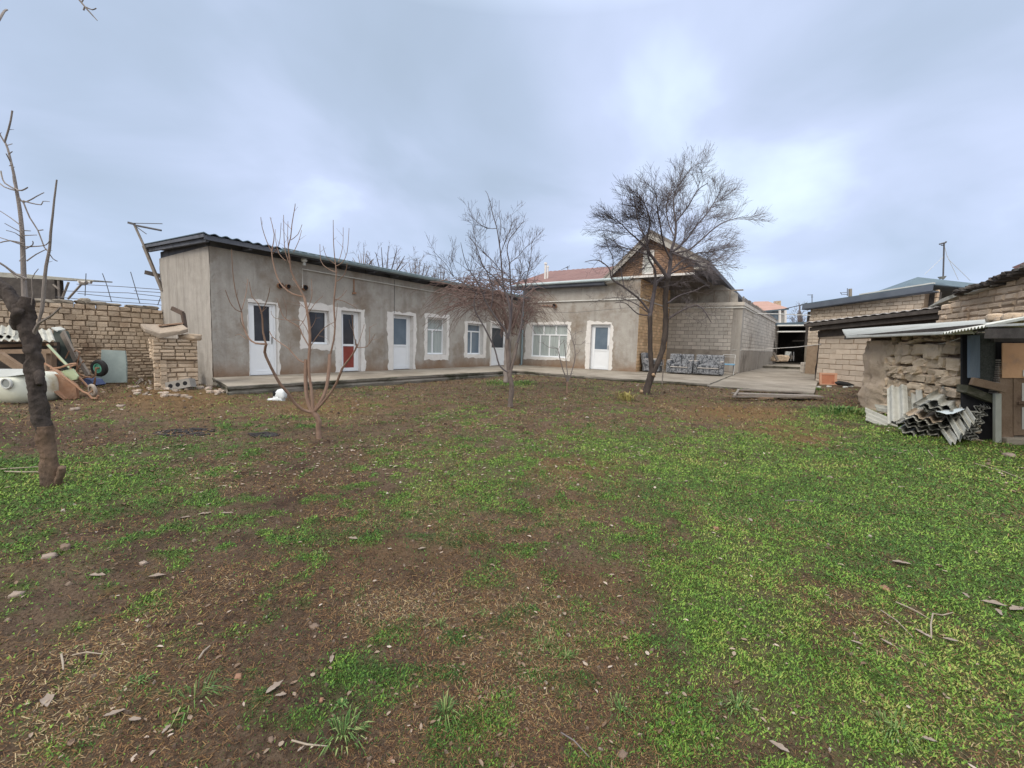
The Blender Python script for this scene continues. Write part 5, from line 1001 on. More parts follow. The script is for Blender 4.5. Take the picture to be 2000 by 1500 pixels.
def oven():
    P = lambda x, y, up=0: G(x, y, up); a = G(302, 764); c = G(389, 757); OW = Wall(a, a+(c-a)); L = (Vector((c.x, c.y, 0))-Vector((a.x, a.y, 0))).length
    root = thing('clay_oven', 'crumbling mud-brick oven block built against the end of the long house', 'oven', a)
    zt = OW.hit(345, 660)[1]; zm = OW.hit(345, 703)[1]; zl = OW.hit(300, 703)[1]
    q = MB(); masonry(q, OW, 0, L, zm, zt, .21, .075, gap=.012, jit=.004, n0=.02, dep=.2, rnd=.3); masonry(q, OW, 0, L, -.05, zm-.02, .24, .10, gap=.016, jit=.008, n0=-.03, rnd=.3)
    ES = Wall(a+OW.N*-.9, a); ES.N = -OW.U; masonry(q, ES, 0, .9, zm, zt-.04, .21, .075, gap=.012, jit=.005, n0=.0, skip=lambda u, z: .35 < u < .62 and z > zt-.32); masonry(q, ES, 0, .9, -.05, zm, .21, .09, gap=.012, jit=.005, n0=-.1)
    wbox(q, OW, .12, L, -.1, zt-.02, -.9, -.055, 1); q.build('body', [m_adobe, m_mortar], root)
    q = MB(); q.poly([OW.P(-.12, zt+.10, .06), OW.P(L*.15, zt-.02, .1), OW.P(L*.62, zt+.08, .1), OW.P(L*.8, zt+.13, .0), OW.P(L*.7, zt+.27, -.55), OW.P(L*.3, zt+.2, -.7), OW.P(-.15, zt+.2, -.5)], Vector((0,0,.085))); s = q.build('slab', mat('cracked_slab', (.31,.25,.195), (.38,.315,.25), 3, .95, .9, 25), root, bevel=.02)
    q = MB(); q.box(OW.P(L*.2, zt+.245, -.35), OW.U*.42+Vector((0,0,.07)), -OW.N*.16, Vector((0,0,.03))); q.build('brick', m_obrick, None, 'loose red brick lying on the slab of the clay oven', 'brick', loc=OW.P(L*.3, zt+.25, -.3))
    q = MB(); Y = OW.P(L*.9, 0, -.3).y; q.bar(aty(336, 602, Y), aty(357, 612, Y), .06, .09); q.bar(aty(357, 611, Y), aty(362, 640, Y+.05), .05, .08); q.build('stove_pipe', mat('old_iron', (.085,.065,.055), (.15,.11,.09), 6, .8, .3), None, 'rusty bent stove pipe rising from the clay oven', 'pipe', loc=aty(357, 640, Y))
    q = MB(); q.rock(OW.P(L*.88, zt+.02, -.1), (.16, .12, .07), seed=5); q.rock(OW.P(L*.75, zt+.02, -.15), (.1, .1, .05), seed=6); q.build('rubble', m_adobe, root, smooth=True)
    # concrete blocks and rubble in front
    def cblock(name, label, x, y, rz, tilt, holes=True, w=.42, h=.19, d=.2):
        p = G(x, y); q = MB(); q.box((-w/2, -d/2, 0), (w, 0, 0), (0, d, 0), (0, 0, h)); V0 = len(q.V)
        ct = Matrix.Translation(p) @ Matrix.Rotation(rz, 4, 'Z') @ Matrix.Rotation(tilt, 4, 'Y') @ Matrix.Rotation(-.15, 4, 'X')
        if holes:
            for k in range(3): q.tube([(-w*.3+k*w*.3, -d/2-.002, h*.5), (-w*.3+k*w*.3, -d/2+.004, h*.5)], .046, 16, 1)  # dark discs drawn for the shade inside the holes
        q.V = [tuple(ct @ Vector(v)) for v in q.V]; q.build(name, [mat('aged_block', (.25,.235,.215), (.32,.30,.28), 6, .95, .6), m_dark], None, label, 'block', 'concrete blocks by the oven', loc=p)
    cblock('concrete_block', 'concrete block with three round holes leaning at the foot of the oven', 355, 762, .12, -.22, w=.5)
    cblock('concrete_block', 'plain grey block tilted behind the block with three holes', 338, 752, .3, -.35, False, .4, .12)
    p = G(363, 752); q = MB(); q.box(p+Vector((-.18, -.05, .22)), (.4,.0,.02), (0,.2,0), (-.02,0,.15)); q.build('stone_block', m_concrete, None, 'long pale block stacked against the oven above the holed block', 'block', loc=p, bevel=.015)
    q = MB(); q.rock(p+Vector((-.08, .05, .45)), (.13,.09,.11), seed=9); q.build('stone_block', m_block, None, 'angular grey stone on top of the long pale block', 'stone', loc=p+Vector((0,0,.4)), smooth=True)
    r = random.Random(8); q = MB()
    for i in range(60): x = 250+r.random()*190; y = 755+r.random()*18+(-abs(x-330))*.03; p = G(x, y); s = r.uniform(.02, .06); q.rock(p+Vector((0,0,s*.3)), (s, s*.8, s*.55), seed=i, t=r.random())
    q.build('rubble_spill', mat('rubble', (.34,.26,.20), (.46,.40,.35), 4, .95, .4, 30, tint=(.6,1.3)), None, 'spill of brick rubble at the foot of the clay oven', 'rubble', kind='stuff')
    q = MB(); b = G(285, 752)
    for i in range(9): x, y = 270+r.random()*28, 735+r.random()*15; q.tube([aty(x, y, b.y+r.random()*.3), aty(x+r.uniform(-22, 12), y+r.uniform(3, 22), b.y-r.random()*.2)], .012, 5)
    q.build('firewood', m_woodg, None, 'loose sticks of firewood piled left of the oven', 'firewood', loc=b)
    q = MB(); p = G(395, 742); q.tube([p+Vector((-.03,0,.06)), p+Vector((.14,.05,.06)), p+Vector((.17,.06,.06))], [.06,.06,.02], 10); q.build('plastic_bottle', mat('blue_plastic', (.25,.33,.42), rough=.3), None, 'pale blue plastic bottle lying at the house corner', 'bottle', loc=p)
oven()
def mast():
    Y = 12.9; q = MB(); S = aty
    root = thing('antenna_mast', 'leaning wooden aerial pole with thin crossbars behind the long house', 'antenna', S(316, 567, Y))
    q.bar(S(281, 480, Y), S(317, 568, Y), .07, .07); q.bar(S(262, 438, Y), S(283, 484, Y), .045, .045); q.build('pole', m_woodg, root)
    q = MB(); q.bar(S(251, 435, Y), S(263, 438, Y), .07, .06); q.tube([S(262, 436, Y), S(317, 437, Y)], .012, 5); q.tube([S(264, 440, Y), S(315, 450, Y)], .028, 6); q.tube([S(268, 444, Y), S(286, 457, Y)], .012, 5); q.tube([S(262, 440, Y), S(283, 486, Y)], .008, 4); q.build('crossbars', m_wire, root)
    q = MB(); q.bar(S(285, 532, Y+.2), S(325, 542, Y+.2), .1, .12); q.build('roof_beam', m_woodd, None, 'dark beam end jutting from the end wall under the aerial', 'beam', loc=S(320, 541, Y+.2))
mast()
def bag():
    b = G(540, 782); q = MB(); k = b.y/FOC
    for (x, y, sx, sy) in ((549, 770, 8.5, 9), (545, 780, 10, 5), (534, 782, 9, 3.5), (548, 777, 7, 8)): q.rock(aty(x, y, b.y), (sx*k, sx*k*.8, sy*k), seed=x, rough=.25)
    root = thing('plastic_bag', 'crumpled white plastic bag lying by the terrace edge', 'bag', b); q.build('bag_body', mat('bag_white', (.62,.66,.68), (.72,.75,.77), 6, .5, .5, 20), root, smooth=True)
    q = MB(); q.rock(aty(540, 768, b.y), (5*k, 5*k, 5*k), seed=3); q.build('opening_shade', m_dark, root)  # black lump stands in for the shade inside the bag mouth
bag()
# ---------------------------------------------------------------- furniture on the terrace
def fabric():
    m = bpy.data.materials.new('flowered_fabric'); m.use_nodes = True; t = m.node_tree; b = t.nodes['Principled BSDF']; co = t.nodes.new('ShaderNodeTexCoord')
    n = t.nodes.new('ShaderNodeTexNoise'); n.inputs['Scale'].default_value = 5.0; n.inputs['Detail'].default_value = 2.5; n.inputs['Distortion'].default_value = 2.2; t.links.new(co.outputs['Object'], n.inputs['Vector'])
    r = t.nodes.new('ShaderNodeValToRGB'); r.color_ramp.interpolation = 'CONSTANT'; e = r.color_ramp.elements; e[0].color = (.06,.065,.075,1); e[0].position = 0; e[1].position = .46; e[1].color = (.23,.24,.26,1); q = e.new(.52); q.color = (.09,.095,.11,1); q = e.new(.565); q.color = (.29,.30,.32,1); q = e.new(.64); q.color = (.07,.075,.085,1)
    t.links.new(n.outputs['Fac'], r.inputs[0]); t.links.new(r.outputs[0], b.inputs['Base Color']); b.inputs['Roughness'].default_value = .95; return m
m_fab = fabric(); m_armw = mat('worn_arm', (.52,.49,.46), (.42,.39,.37), 8, .8)
def seatset(name, label, cat, w, u0, n0, width, depth=.85, h=.88, seats=1, rot=0, group=None, gap=.0, backl=.0):
    org = w.P(u0, PZ, n0); U = Matrix.Rotation(rot, 3, 'Z') @ w.U; Nn = Matrix.Rotation(rot, 3, 'Z') @ w.N; Z = Vector((0, 0, 1)); root = thing(name, label, cat, org, group); aw = .17
    def bx(nm, a, b, c, d, e, f, m=m_fab, bev=.035, par=None, lean=0):
        q = MB(); q.box(org+U*a+Nn*c+Z*e, U*(b-a), Nn*(d-c), Z*(f-e)-Nn*lean); return q.build(nm, m, par or root, bevel=bev)
    bx('base', aw, width-aw, .05, depth, .05, .30)
    for s in range(seats): x0 = aw+(width-2*aw)*s/seats; x1 = aw+(width-2*aw)*(s+1)/seats; bx('seat_cushion', x0+.008, x1-.008, .18, depth+.02, .31, .44, bev=.05)
    for s in range(seats): x0 = .02+(width-.04)*s/seats; x1 = .02+(width-.04)*(s+1)/seats; bx('backrest', x0+.006, x1-.006, .06, .28, .28, h, bev=.06, lean=.09)
    for s in (0, 1): x = 0 if s == 0 else width-aw; o = bx('armrest', x, x+aw, .10, depth-.02, .04, .58, bev=.05); bx('arm_cap', x+.02, x+aw-.02, .18, depth-.06, .585, .615, m_armw, .012, o)
    bx('seat_trim', aw, width-aw, depth+.0, depth+.035, .30, .33, m_armw, .01)
def terr_u(px, py): p = atz(px, py, PZ); return (p-BW.A).dot(BW.U), (p-BW.A).dot(BW.N)
uR, nR = terr_u(1407, 731); uL, nL = terr_u(1302, 729.5); um, nm = terr_u(1352, 732)
nS = .95
seatset('armchair', 'grey flowered armchair at the right end, next to the blue chair', 'armchair', BW, um, nm-.90, 1.18, group='flowered armchairs')
seatset('sofa', 'grey flowered two-seat sofa against the block wall', 'sofa', BW, uL-.05, nL-.88, um-uL+.03, seats=2)
seatset('armchair', 'grey flowered armchair turned sideways against the yellow brick, behind the forked trunk', 'armchair', YW, .35, .08, 1.15, group='flowered armchairs', rot=.15)
def chair():
    u, n = terr_u(1421, 731); c = BW.P(u, PZ, n); U = BW.U; Nn = BW.N; Z = Vector((0,0,1)); root = thing('chair', 'folding metal chair with a pale blue seat standing right of the sofas', 'chair', c); P = lambda a, b, z: c+U*a+Nn*b+Z*z
    q = MB(); q.box(P(-.27, -.24, .43), U*.54, Nn*.50, Z*.06); q.build('seat', mat('blue_seat', (.16,.33,.50), (.22,.40,.56), 3, .5), root, bevel=.012)
    bm_ = mat('white_tube', (.6,.6,.6), rough=.5)
    for s in (-1, 1): q = MB(); q.tube([P(s*.25, .22, .0), P(s*.25, -.05, .45), P(s*.25, -.25, .90)], .010, 6); q.build('leg', bm_, root)
    for s in (-1, 1): q = MB(); q.tube([P(s*.22, -.25, .0), P(s*.22, .2, .44)], .014, 6); q.build('leg', m_wire, root)
    q = MB(); q.tube([P(-.25, -.25, .9), P(.25, -.25, .9)], .010, 6); q.tube([P(-.24, -.2, .8), P(.24, -.2, .8)], .007, 6); q.build('backrest', bm_, root); q = MB(); q.tube([P(-.2, -.2, .1), P(.2, -.2, .1)], .01, 5); q.build('stretcher', m_wire, root)
chair()
def stake():
    p = G(1293, 752); q = MB(); q.tube([p-Vector((0,0,.05)), p+Vector((.01,.02,.85))], .018, 6); q.build('wooden_stake', m_woodg, None, 'thin upright stake in front of the sofas, right of the forked trunk', 'stake', loc=p)
stake()
def boards():
    def brd(label, pts, z, w, th=.035, name='board', m=m_woodg):
        a = atz(*pts[0], z); b_ = atz(*pts[1], z); d = (b_-a); x = d.cross(Vector((0,0,1))).normalized(); q = MB(); k = 5; 
        for i in range(k): q.box(a+d*(i/k)-x*w/2, d/k*1.0, x*w*(1-.06*(i % 2)), (0, 0, th), t=.3+.12*i)
        q.build(name, m, None, label, 'board', 'planks lying in front of the passage slab', loc=a, bevel=0)
    brd('long pale plank along the back of the board pile', ((1440, 762), (1575, 768)), .23, .16); brd('wide grey board in the middle of the board pile', ((1434, 770), (1600, 775)), .235, .34); brd('thin front plank of the board pile', ((1432, 776), (1607, 776.5)), .22, .09)
    brd('short dark lath at the left front of the board pile', ((1412, 775), (1510, 779)), .20, .05, m=m_woodb); brd('short cross lath at the left end of the board pile', ((1434, 775), (1443, 762)), .275, .05)
boards()
# ---------------------------------------------------------------- right side
random.seed(61)
def cellar():
    a = G(1592, 748); c = G(1683, 757); Wc = Wall(a, c); root = thing('block_store', 'low store of grey-brown blocks with a mud side wall beside the passage', 'store', a); L = 9.0; zt = Wc.hit(1600, 644)[1]
    q = MB(); masonry(q, Wc, 0, 5.0, -.05, zt, .52, .205, gap=.016, jit=.006, rnd=.06, chamf=.012); wbox(q, Wc, 0, 5.0, -.1, zt-.01, -.4, -.025, 1); q.build('front_wall', [mat('tan_block', (.47,.395,.32), (.54,.465,.385), 4, .96, .6, 30, tint=(.8,1.12)), m_mortar], root)
    sd_ = Wall(a, a+_d); sd_.N = Vector((-_d.y, _d.x, 0)); q = MB(); V = []; F = []; nu, nz_ = 60, 26; H = zt+.35
    for j in range(nz_+1):
        for i in range(nu+1): u = 14*(i/nu)**1.5; z = -.1+H*j/nz_; k = nz3(Vector((u*2, z*2, 0)))*.05+nz3(Vector((u*6, z*6, 2)))*.02; V.append(sd_.P(u, z, .02+k))
    for j in range(nz_):
        for i in range(nu): b_ = j*(nu+1)+i; F.append((b_, b_+1, b_+nu+2, b_+nu+1))
    q.add(V, F); q.build('side_wall', mat('dark_mud', (.19,.155,.13), (.26,.21,.175), 3, .97, .9, 18, c3=(.12,.10,.09), s3=1.6), root, smooth=True)
    # roof: rises to the right
    N_ = Wc.N; p0 = Wc.hit(1570, 630, .55); p1 = Wc.hit(1833, 599, .55); o = Wc.P(p0[0], p0[1], .55); U = Wc.P(p1[0], p1[1], .55)-o; Vd = -N_*6.0+Vector((0,0,.1)); nr = U.cross(Vd).normalized(); nr = nr if nr.z > 0 else -nr
    q = MB(); q.corr(o, U, Vd, nr, wave=.3, amp=.02, th=.02, segs=4, t=.9); rf = q.build('roof', mat('pale_sheet', (.52,.50,.49), (.42,.40,.39), 2, .9, .2), root)
    q = MB(); q.box(o-nr*.06, U, Vd, -nr*.12); q.box(o-nr*.36+U*.03-N_*.15, U*.97, -N_*.1, nr*.14); q.box(o-nr*.62+U*.05-N_*.5, U*.95, -N_*.12, nr*.26)
    for i in range(14): q.bar(o+U*(i+.3)/14-nr*.2-N_*.4, o+U*(i+.3)/14-nr*.2+Vd*.98, .08, .1)
    q.build('rafters', m_woodd, rf)
    u, z = Wc.hit(1629, 651, .02); q = MB(); wbox(q, Wc, u-.13, u+.13, zt, zt+.17, -.2, .0); q.build('white_block', m_slatew, None, 'small white block on the store wall under the eaves', 'block', loc=Wc.P(u, zt, 0))
    u, z = Wc.hit(1608, 649, .02); q = MB(); wbox(q, Wc, u-.2, u+.2, zt, zt+.22, -.3, .0); q.build('tan_brick', m_adobe, root)
    # red panel door leaning
    p = [G(1600, 751), G(1662, 753)]; D_ = Wall(p[0], p[1]); L2 = D_.len; root2 = thing('cabinet_door', 'orange-brown panelled door lying on its side against the store wall', 'door', p[0]); z0 = .12; z1 = z0+D_.hit(1605, 728)[1]*1-.12
    tl = -.12; q = MB(); m_dr = mat('door_varnish', (.42,.17,.10), (.50,.22,.13), 4, .5, .1, c3=(.34,.13,.08), s3=3); m_df = mat('door_frame_pale', (.55,.30,.20), (.60,.36,.25), 4, .55)
    def db(u0, u1, a_, b_, n0, n1, mb): mb.box(D_.P(u0, z0+a_, n0+tl*a_), D_.U*(u1-u0), D_.N*(n1-n0), Vector((0,0,b_-a_))+D_.N*tl*(b_-a_))
    H = z1-z0; db(0, L2, 0, H, 0, .03, q); q.build('panel', m_dr, root2)
    q = MB(); f = .07
    for (a_, b_) in ((0, f), (L2/2-f*.7, L2/2+f*.7), (L2-f, L2)): db(a_, b_, 0, H, .031, .05, q)
    db(f, L2-f, 0, f, .031, .049, q); db(f, L2-f, H-f, H, .031, .049, q); q.build('frame', m_df, root2)
    q = MB(); c = G(1645, 756, .09); q.tube([c+Vector((-.28,0,.07)), c+Vector((-.15,0,.06)), c+Vector((.15,-.02,.03)), c+Vector((.4,-.05,0))], [.03,.09,.08,.02], 10); q.build('black_boot', m_black, None, 'black rubber boot lying in front of the orange door', 'boot', loc=c)
    for i, (x, y) in enumerate(((1598, 757), (1619, 756), (1651, 757), (1661, 756))):
        c = G(x, y, .02); q = MB(); q.rock(c, (.07, .05, .03), seed=i+70); q.build('litter_scrap', m_slatew, None, ['white scrap on green weeds left of the orange door', 'flat white scrap below the left half of the orange door', 'larger white scrap right of the black boot', 'small white scrap farthest right by the orange door'][i], 'litter', 'white scraps by the orange door', loc=c)
    return Wc, a
Wc, ca = cellar()
def canopy():
    B = ca+_d*17.0; A = B1+_d*19.0; z = 3.1; X = Vector((B.x, B.y, 0)); Y0 = 34.0
    S = aty; root = thing('passage_canopy', 'deep dark canopy closing the far end of the passage', 'canopy', S(1548, 706, Y0)); bk = Vector((.57, .82, 0))*9
    q = MB()
    q.poly([S(1512, 631, Y0), S(1581, 628, Y0), S(1581, 634, Y0), S(1512, 636, Y0)], bk+Vector((0,0,.1))); q.build('roof', m_roofdark, root)
    q = MB(); a, b_, c, d = S(1505, 712, Y0)+bk, S(1600, 712, Y0)+bk, S(1600, 628, Y0)+bk, S(1505, 628, Y0)+bk; q.poly([a, b_, c, d], Vector((0,.3,0))); q.poly([S(1512,712,Y0), S(1512,628,Y0), S(1512,628,Y0)+bk, S(1512,712,Y0)+bk], Vector((-.1,0,0))); q.poly([S(1590,712,Y0), S(1590,628,Y0), S(1590,628,Y0)+bk, S(1590,712,Y0)+bk], Vector((.1,0,0))); q.build('darkening_walls', m_woodd, root)  # closed back and sides added to keep the canopy interior dark
    for y in (636, 648): q = MB(); q.tube([S(1518, y, Y0-.2), S(1577, y-.3, Y0-.2)], .06, 6); q.build('rail', m_pipew, root)
    q = MB(); q.bar(S(1548, 666, Y0+1.5), S(1570, 665.5, Y0+1.5), .05, .05); q.build('beam', m_woodg, root)
    for x in (1578.5,): q = MB(); q.bar(S(x, 634, Y0-.4), S(x-4, 708, Y0-.4), .22, .2); q.build('post', m_concrete, root)
    q = MB(); q.poly([S(1535, 698, Y0+.8), S(1537, 686, Y0+.8), S(1546, 687, Y0+.8), S(1543, 696, Y0+.8)], Vector((0,.1,0))); q.build('white_chair', m_slatew, None, 'white chair back in the dark under the canopy', 'chair', loc=S(1540, 703, Y0+.8)) if False else None
    rc = thing('chair', 'small white-backed chair standing in the dark at the far end of the passage', 'chair', S(1545, 705, Y0+.5)); q = MB(); q.poly([S(1533, 697, Y0+.5), S(1535, 686, Y0+.5), S(1545, 687, Y0+.5), S(1541, 697, Y0+.5)], Vector((0,.08,0))); q.build('backrest', m_slatew, rc)
    for x in (1545, 1550): q = MB(); q.bar(S(x, 687, Y0+.6), S(x-.5, 705, Y0+.6), .05, .05); q.build('leg', m_steel, rc)
    q = MB(); q.bar(S(1545, 698, Y0+.55), S(1551, 698, Y0+.9), .05, .3); q.build('seat', m_woodg, rc)
    q = MB(); q.bar(S(1511, 689, 31), S(1519, 704, 31), .1, .15); q.build('broken_plank', m_woodg, None, 'pale broken plank leaning at the end of the annexe wall', 'plank', loc=S(1517, 705, 31))
    q = MB()
    for i in range(12): q.rock(S(1515+i*1.6, 702-(i % 3)*2.2, 32), (.28, .2, .14), seed=i+200, t=random.random())
    q.build('rubble_heap', m_adobe, None, 'small heap of broken bricks at the end of the passage', 'rubble', loc=S(1525, 704, 32))
    q = MB(); c = G(1571, 722); 
    for i in range(3): q.box(atz(1568.5, 728-i*0, .265)+Vector((.0, 0, i*.2+.0)), (.28,0,0), (0,.3,0), (0,0,.19))
    q.build('stacked_stones', m_block, None, 'three stacked grey stones at the right edge of the passage', 'stones', loc=atz(1568.5, 728, .265), bevel=.03)
canopy()
def farhouse():
    Y = 70; S = aty; root = thing('distant_house', 'distant cream house with a salmon-red roof above the passage', 'house', S(1510, 680, Y)); B = Vector((0, 6, 0))
    q = MB(); a, b_, c, d = S(1468, 609, Y), S(1541, 602, Y), S(1500, 588.5, Y+4), S(1474, 589, Y+4); q.add([a, b_, c, d, a+Vector((0,9,0)), b_+Vector((0,9,0))], [(0,1,2,3), (1,5,2), (0,3,4), (3,2,5,4)]); q.add([a-Vector((0,0,.25)), b_-Vector((0,0,.25)), b_, a], [(0,1,2,3)], 1); q.build('roof', [mat('salmon_roof', (.36,.225,.185), (.42,.27,.23), .8, .9), m_roofdark], root)
    q = MB(); q.poly([S(1470, 607, Y+.8), S(1534, 603, Y+.8), S(1535, 680, Y+.8), S(1470, 680, Y+.8)], B); q.build('wall', mat('cream_wall', (.42,.42,.40), (.48,.47,.45), .8, .9), root)
    q = MB(); q.poly([S(1483, 610, Y+.6), S(1520, 608, Y+.6), S(1520, 625, Y+.6), S(1483, 625, Y+.6)], Vector((0,.15,0))); q.build('window', m_glassb, root)
    for x in (1523, 1534): q = MB(); q.bar(S(x, 606, Y-.3), S(x, 672, Y-.3), .25, .25); q.build('post', m_wpaint, root)
    q = MB(); q.bar(S(1518, 601, Y+4), S(1518, 588, Y+4), .8, .8); q.build('chimney', m_adobe, root)
farhouse()
def antenna(label, pole, bars, Y, rd=.02):
    S = aty; root = thing('roof_antenna', label, 'antenna', S(*pole[-1], Y), 'small roof antennas'); q = MB(); q.tube([S(x, y, Y) for x, y in pole], rd, 5); q.build('mast', m_wire, root)
    q = MB()
    for a, b_ in bars: q.tube([S(*a, Y), S(*b_, Y)], rd*.7, 4)
    q.build('elements', m_wire, root)
antenna('small aerial on the left corner of the far brick building', [(1586, 575), (1586, 592)], [((1577, 576), (1588, 576)), ((1584, 580), (1588, 580))], 24)
antenna('little rooftop aerial above the faded red roof', [(1108, 520), (1110, 532)], [((1096, 527), (1113, 519)), ((1104, 523), (1112, 523))], 27)
antenna('aerial bars beside the square post on the far brick building', [(1655, 563), (1655, 578)], [((1641, 572), (1655, 571)), ((1646, 575), (1656, 575)), ((1641, 571), (1645, 576))], 24)
q = MB(); q.bar(aty(1660.5, 564, 24), aty(1660.5, 580, 24), .12, .12); q.build('square_post', m_concrete, None, 'short square post on the roof of the far brick building', 'post', loc=aty(1660.5, 578, 24))
def farbrick():
    Wf = Wall(Wc.A-Wc.N*5.0, Wc.A-Wc.N*5.0+Wc.U); u0 = Wf.hit(1583, 600)[0]; u1 = Wf.hit(1803, 600)[0]; root = thing('far_brick_building', 'long tan brick building under a dark sloping roof edge behind the store', 'building', Wf.P(u0, 0))
    tl, tr = Wf.hit(1583, 602), Wf.hit(1803, 569); top = lambda u: tl[1]+(tr[1]-tl[1])*(u-tl[0])/(tr[0]-tl[0])
    q = MB(); masonry(q, Wf, u0, u1, 1.8, top, .30, .17, gap=.02, jit=.006, rnd=.12); q.poly([Wf.P(u0, 0, -.03), Wf.P(u1, 0, -.03), Wf.P(u1, top(u1), -.03), Wf.P(u0, top(u0), -.03)], -Wf.N*.4, 1); q.build('wall', [mat('tan_brick', (.50,.42,.335), (.57,.49,.40), 3, .95, .5, 30, tint=(.82,1.1)), m_mortar], root)
    a = Wf.hit(1567, 595, .4); b_ = Wf.hit(1822, 556, .4); o = Wf.P(a[0], a[1], .4); U = Wf.P(b_[0], b_[1], .4)-o; q = MB(); q.box(o, U, -Wf.N*5, Vector((0,0,.04))); q.box(o+Vector((0,0,-.28)), U, -Wf.N*.05, Vector((0,0,.28)), 1); q.box(o+Vector((0,0,-.28)), U, -Wf.N*.45, Vector((0,0,.04)), 1)
    q.box(o+U*.5+Vector((0,0,.045)), U*.5, -Wf.N*.15, Vector((0,0,.05)), 2)
    q.build('roof', [m_roofdark, mat('slate_blue', (.085,.10,.13), (.12,.14,.17), 1.5, .8), m_slatew], root)
    q = MB(); wbox(q, Wf, u0-.38, u0-.02, 1.8, top(u0)-.15, -4, -.3); q.build('side_boards', m_woodd, root)
    q = MB(); u2 = Wf.hit(1822, 600)[0]; u3 = Wf.hit(1829, 600)[0]; masonry(q, Wf, u2, u3, 1.5, Wf.hit(1825, 566)[1], .3, .2, gap=.02, jit=.006); q.build('brick_pier', m_adobe, root)
    q = MB(); wbox(q, Wf, u1+.01, u2-.01, 1.0, top(u1)-.05, -.5, -.3); q.build('corrugated_infill', m_woodd, root)
farbrick()
def hiphouse():
    Y = 26; S = aty; root = thing('hip_roofed_house', 'dark bluish hip-roofed house behind the mud gable', 'house', S(1850, 660, Y))
    L_, A, R_ = S(1761, 562, Y), S(1792, 541, Y+2), S(1937, 557, Y+1.6); F_ = S(1960, 574, Y+.2); bk = Vector((0, 5, -.6)); q = MB()
    q.add([L_, F_, R_, A, L_+bk, F_+bk], [(0,1,2,3), (0,3,4), (3,2,5,4)]); e = Vector((0,0,-.22)); q.add([L_, F_, F_+e, L_+e], [(0,3,2,1)], 1); q.build('roof', [mat('blue_roof', (.09,.13,.16), (.12,.17,.20), 1, .6), m_soffit], root)
    q = MB(); q.poly([S(1790, 562, Y+.8), S(1950, 573, Y+.8), S(1950, 660, Y+.8), S(1790, 660, Y+.8)], Vector((0,3,0))); q.build('wall', m_soffit, root)
    m_ = thing('antenna_mast', 'tall thin antenna mast with guy wires on the hip roof', 'antenna', S(1842, 545, Y+1)); q = MB(); q.tube([S(1842, 546, Y+1), S(1844, 474, Y+1)], .045, 6); q.build('mast', m_wire, m_)
    q = MB(); q.tube([S(1835, 477, Y+1), S(1846, 474, Y+1), S(1848, 472, Y+1)], .05, 5); q.tube([S(1838, 479, Y+1), S(1845, 479, Y+1)], .03, 4); q.build('head', m_wire, m_)
    q = MB()
    for a, b_ in (((1844, 500), (1806, 536)), ((1845, 482), (1850, 502)), ((1850, 500), (1872, 547)), ((1852, 506), (1895, 548))): q.tube([S(*a, Y+1), S(*b_, Y+1)], .012, 4)
    q.build('guy_wires', m_wirew, m_)
    q = MB(); q.tube([S(1840, 545, Y+.9), S(1840, 540, Y+.9)], [.12, .22], 8); q.build('dish', m_slate, m_)
hiphouse()
def mudgable():
    s0, s1 = G(1680, 790), G(1890, 862); M = Wall(s0, s1); off = -2.4; root = thing('mud_gable_building', 'big tan mud-brick gable wall rising behind the stone shed at the right edge', 'building', M.P(3, 0, off))
    pts = [(1826, 640), (1836, 600), (1860, 588), (1882, 575), (1930, 564), (1970, 549), (2000, 538), (2080, 505)]; W_ = [M.hit(x, y, off) for x, y in pts]; ue = W_[-1][0]+1
    def top(u):
        for (a, za), (b_, zb) in zip(W_, W_[1:]):
            if a <= u <= b_: return za+(zb-za)*(u-a)/(b_-a)
        return W_[0][1] if u < W_[0][0] else W_[-1][1]
    q = MB(); masonry(q, M, W_[0][0]-.1, ue, .8, top, .38, .155, gap=.013, jit=.008, n0=off, rnd=.2, hv=.12, chamf=.03, dep=.3); q.poly([M.P(W_[0][0], 0, off-.035), M.P(ue, 0, off-.035)]+[M.P(u, z-.02, off-.035) for u, z in W_[::-1]], -M.N*.4, 1); q.build('wall', [m_adobe, m_mortar], root)
    q = MB(); r = random.Random(4)
    for (a, b_) in zip(pts[3:], pts[4:]):
        k = 5
        for i in range(k):
            f = (i+.5)/k; x = a[0]+(b_[0]-a[0])*f; y = a[1]+(b_[1]-a[1])*f; u, z = M.hit(x, y-5, off); q.rock(M.P(u, z+r.uniform(-.02, .02), off-.1), (.28, .3, .07), seed=int(x), t=r.random(), rot=.6)
    q.build('roof_edge', m_woodd, root)
    q = MB(); p = [M.hit(x, y, off+.15) for x, y in ((1880, 571), (1932, 556), (1938, 558), (1884, 575))]; q.poly([M.P(u, z, off+.15) for u, z in p], -M.N*1.5); q.build('roof_sheet', m_slatew, root)
    for i, pp in enumerate((((1812, 600), (1838, 584), (1868, 572), (1880, 574), (1840, 590)), ((1806, 606), (1832, 590), (1852, 582), (1838, 594)), ((1798, 612), (1822, 602), (1842, 598), (1830, 605)))):
        p = [M.hit(x, y, off-.8-i*.1) for x, y in pp]; q = MB(); q.poly([M.P(u, z, off-.8-i*.1) for u, z in p], -M.N*1.0+Vector((0,0,-.06))); q.build('stepped_sheet', m_slate, root)
    q = MB(); p = [M.hit(x, y, off-3) for x, y in ((1976, 522), (2000, 512), (2080, 485), (2080, 520), (1990, 528))]; q.poly([M.P(u, z, off-3) for u, z in p], -M.N*2); q.build('far_roof_corner', m_redroof, None, 'corner of a dark red roof at the right edge, above the mud gable', 'roof', loc=M.P(4, 3, off-3))
    return M
M = mudgable()
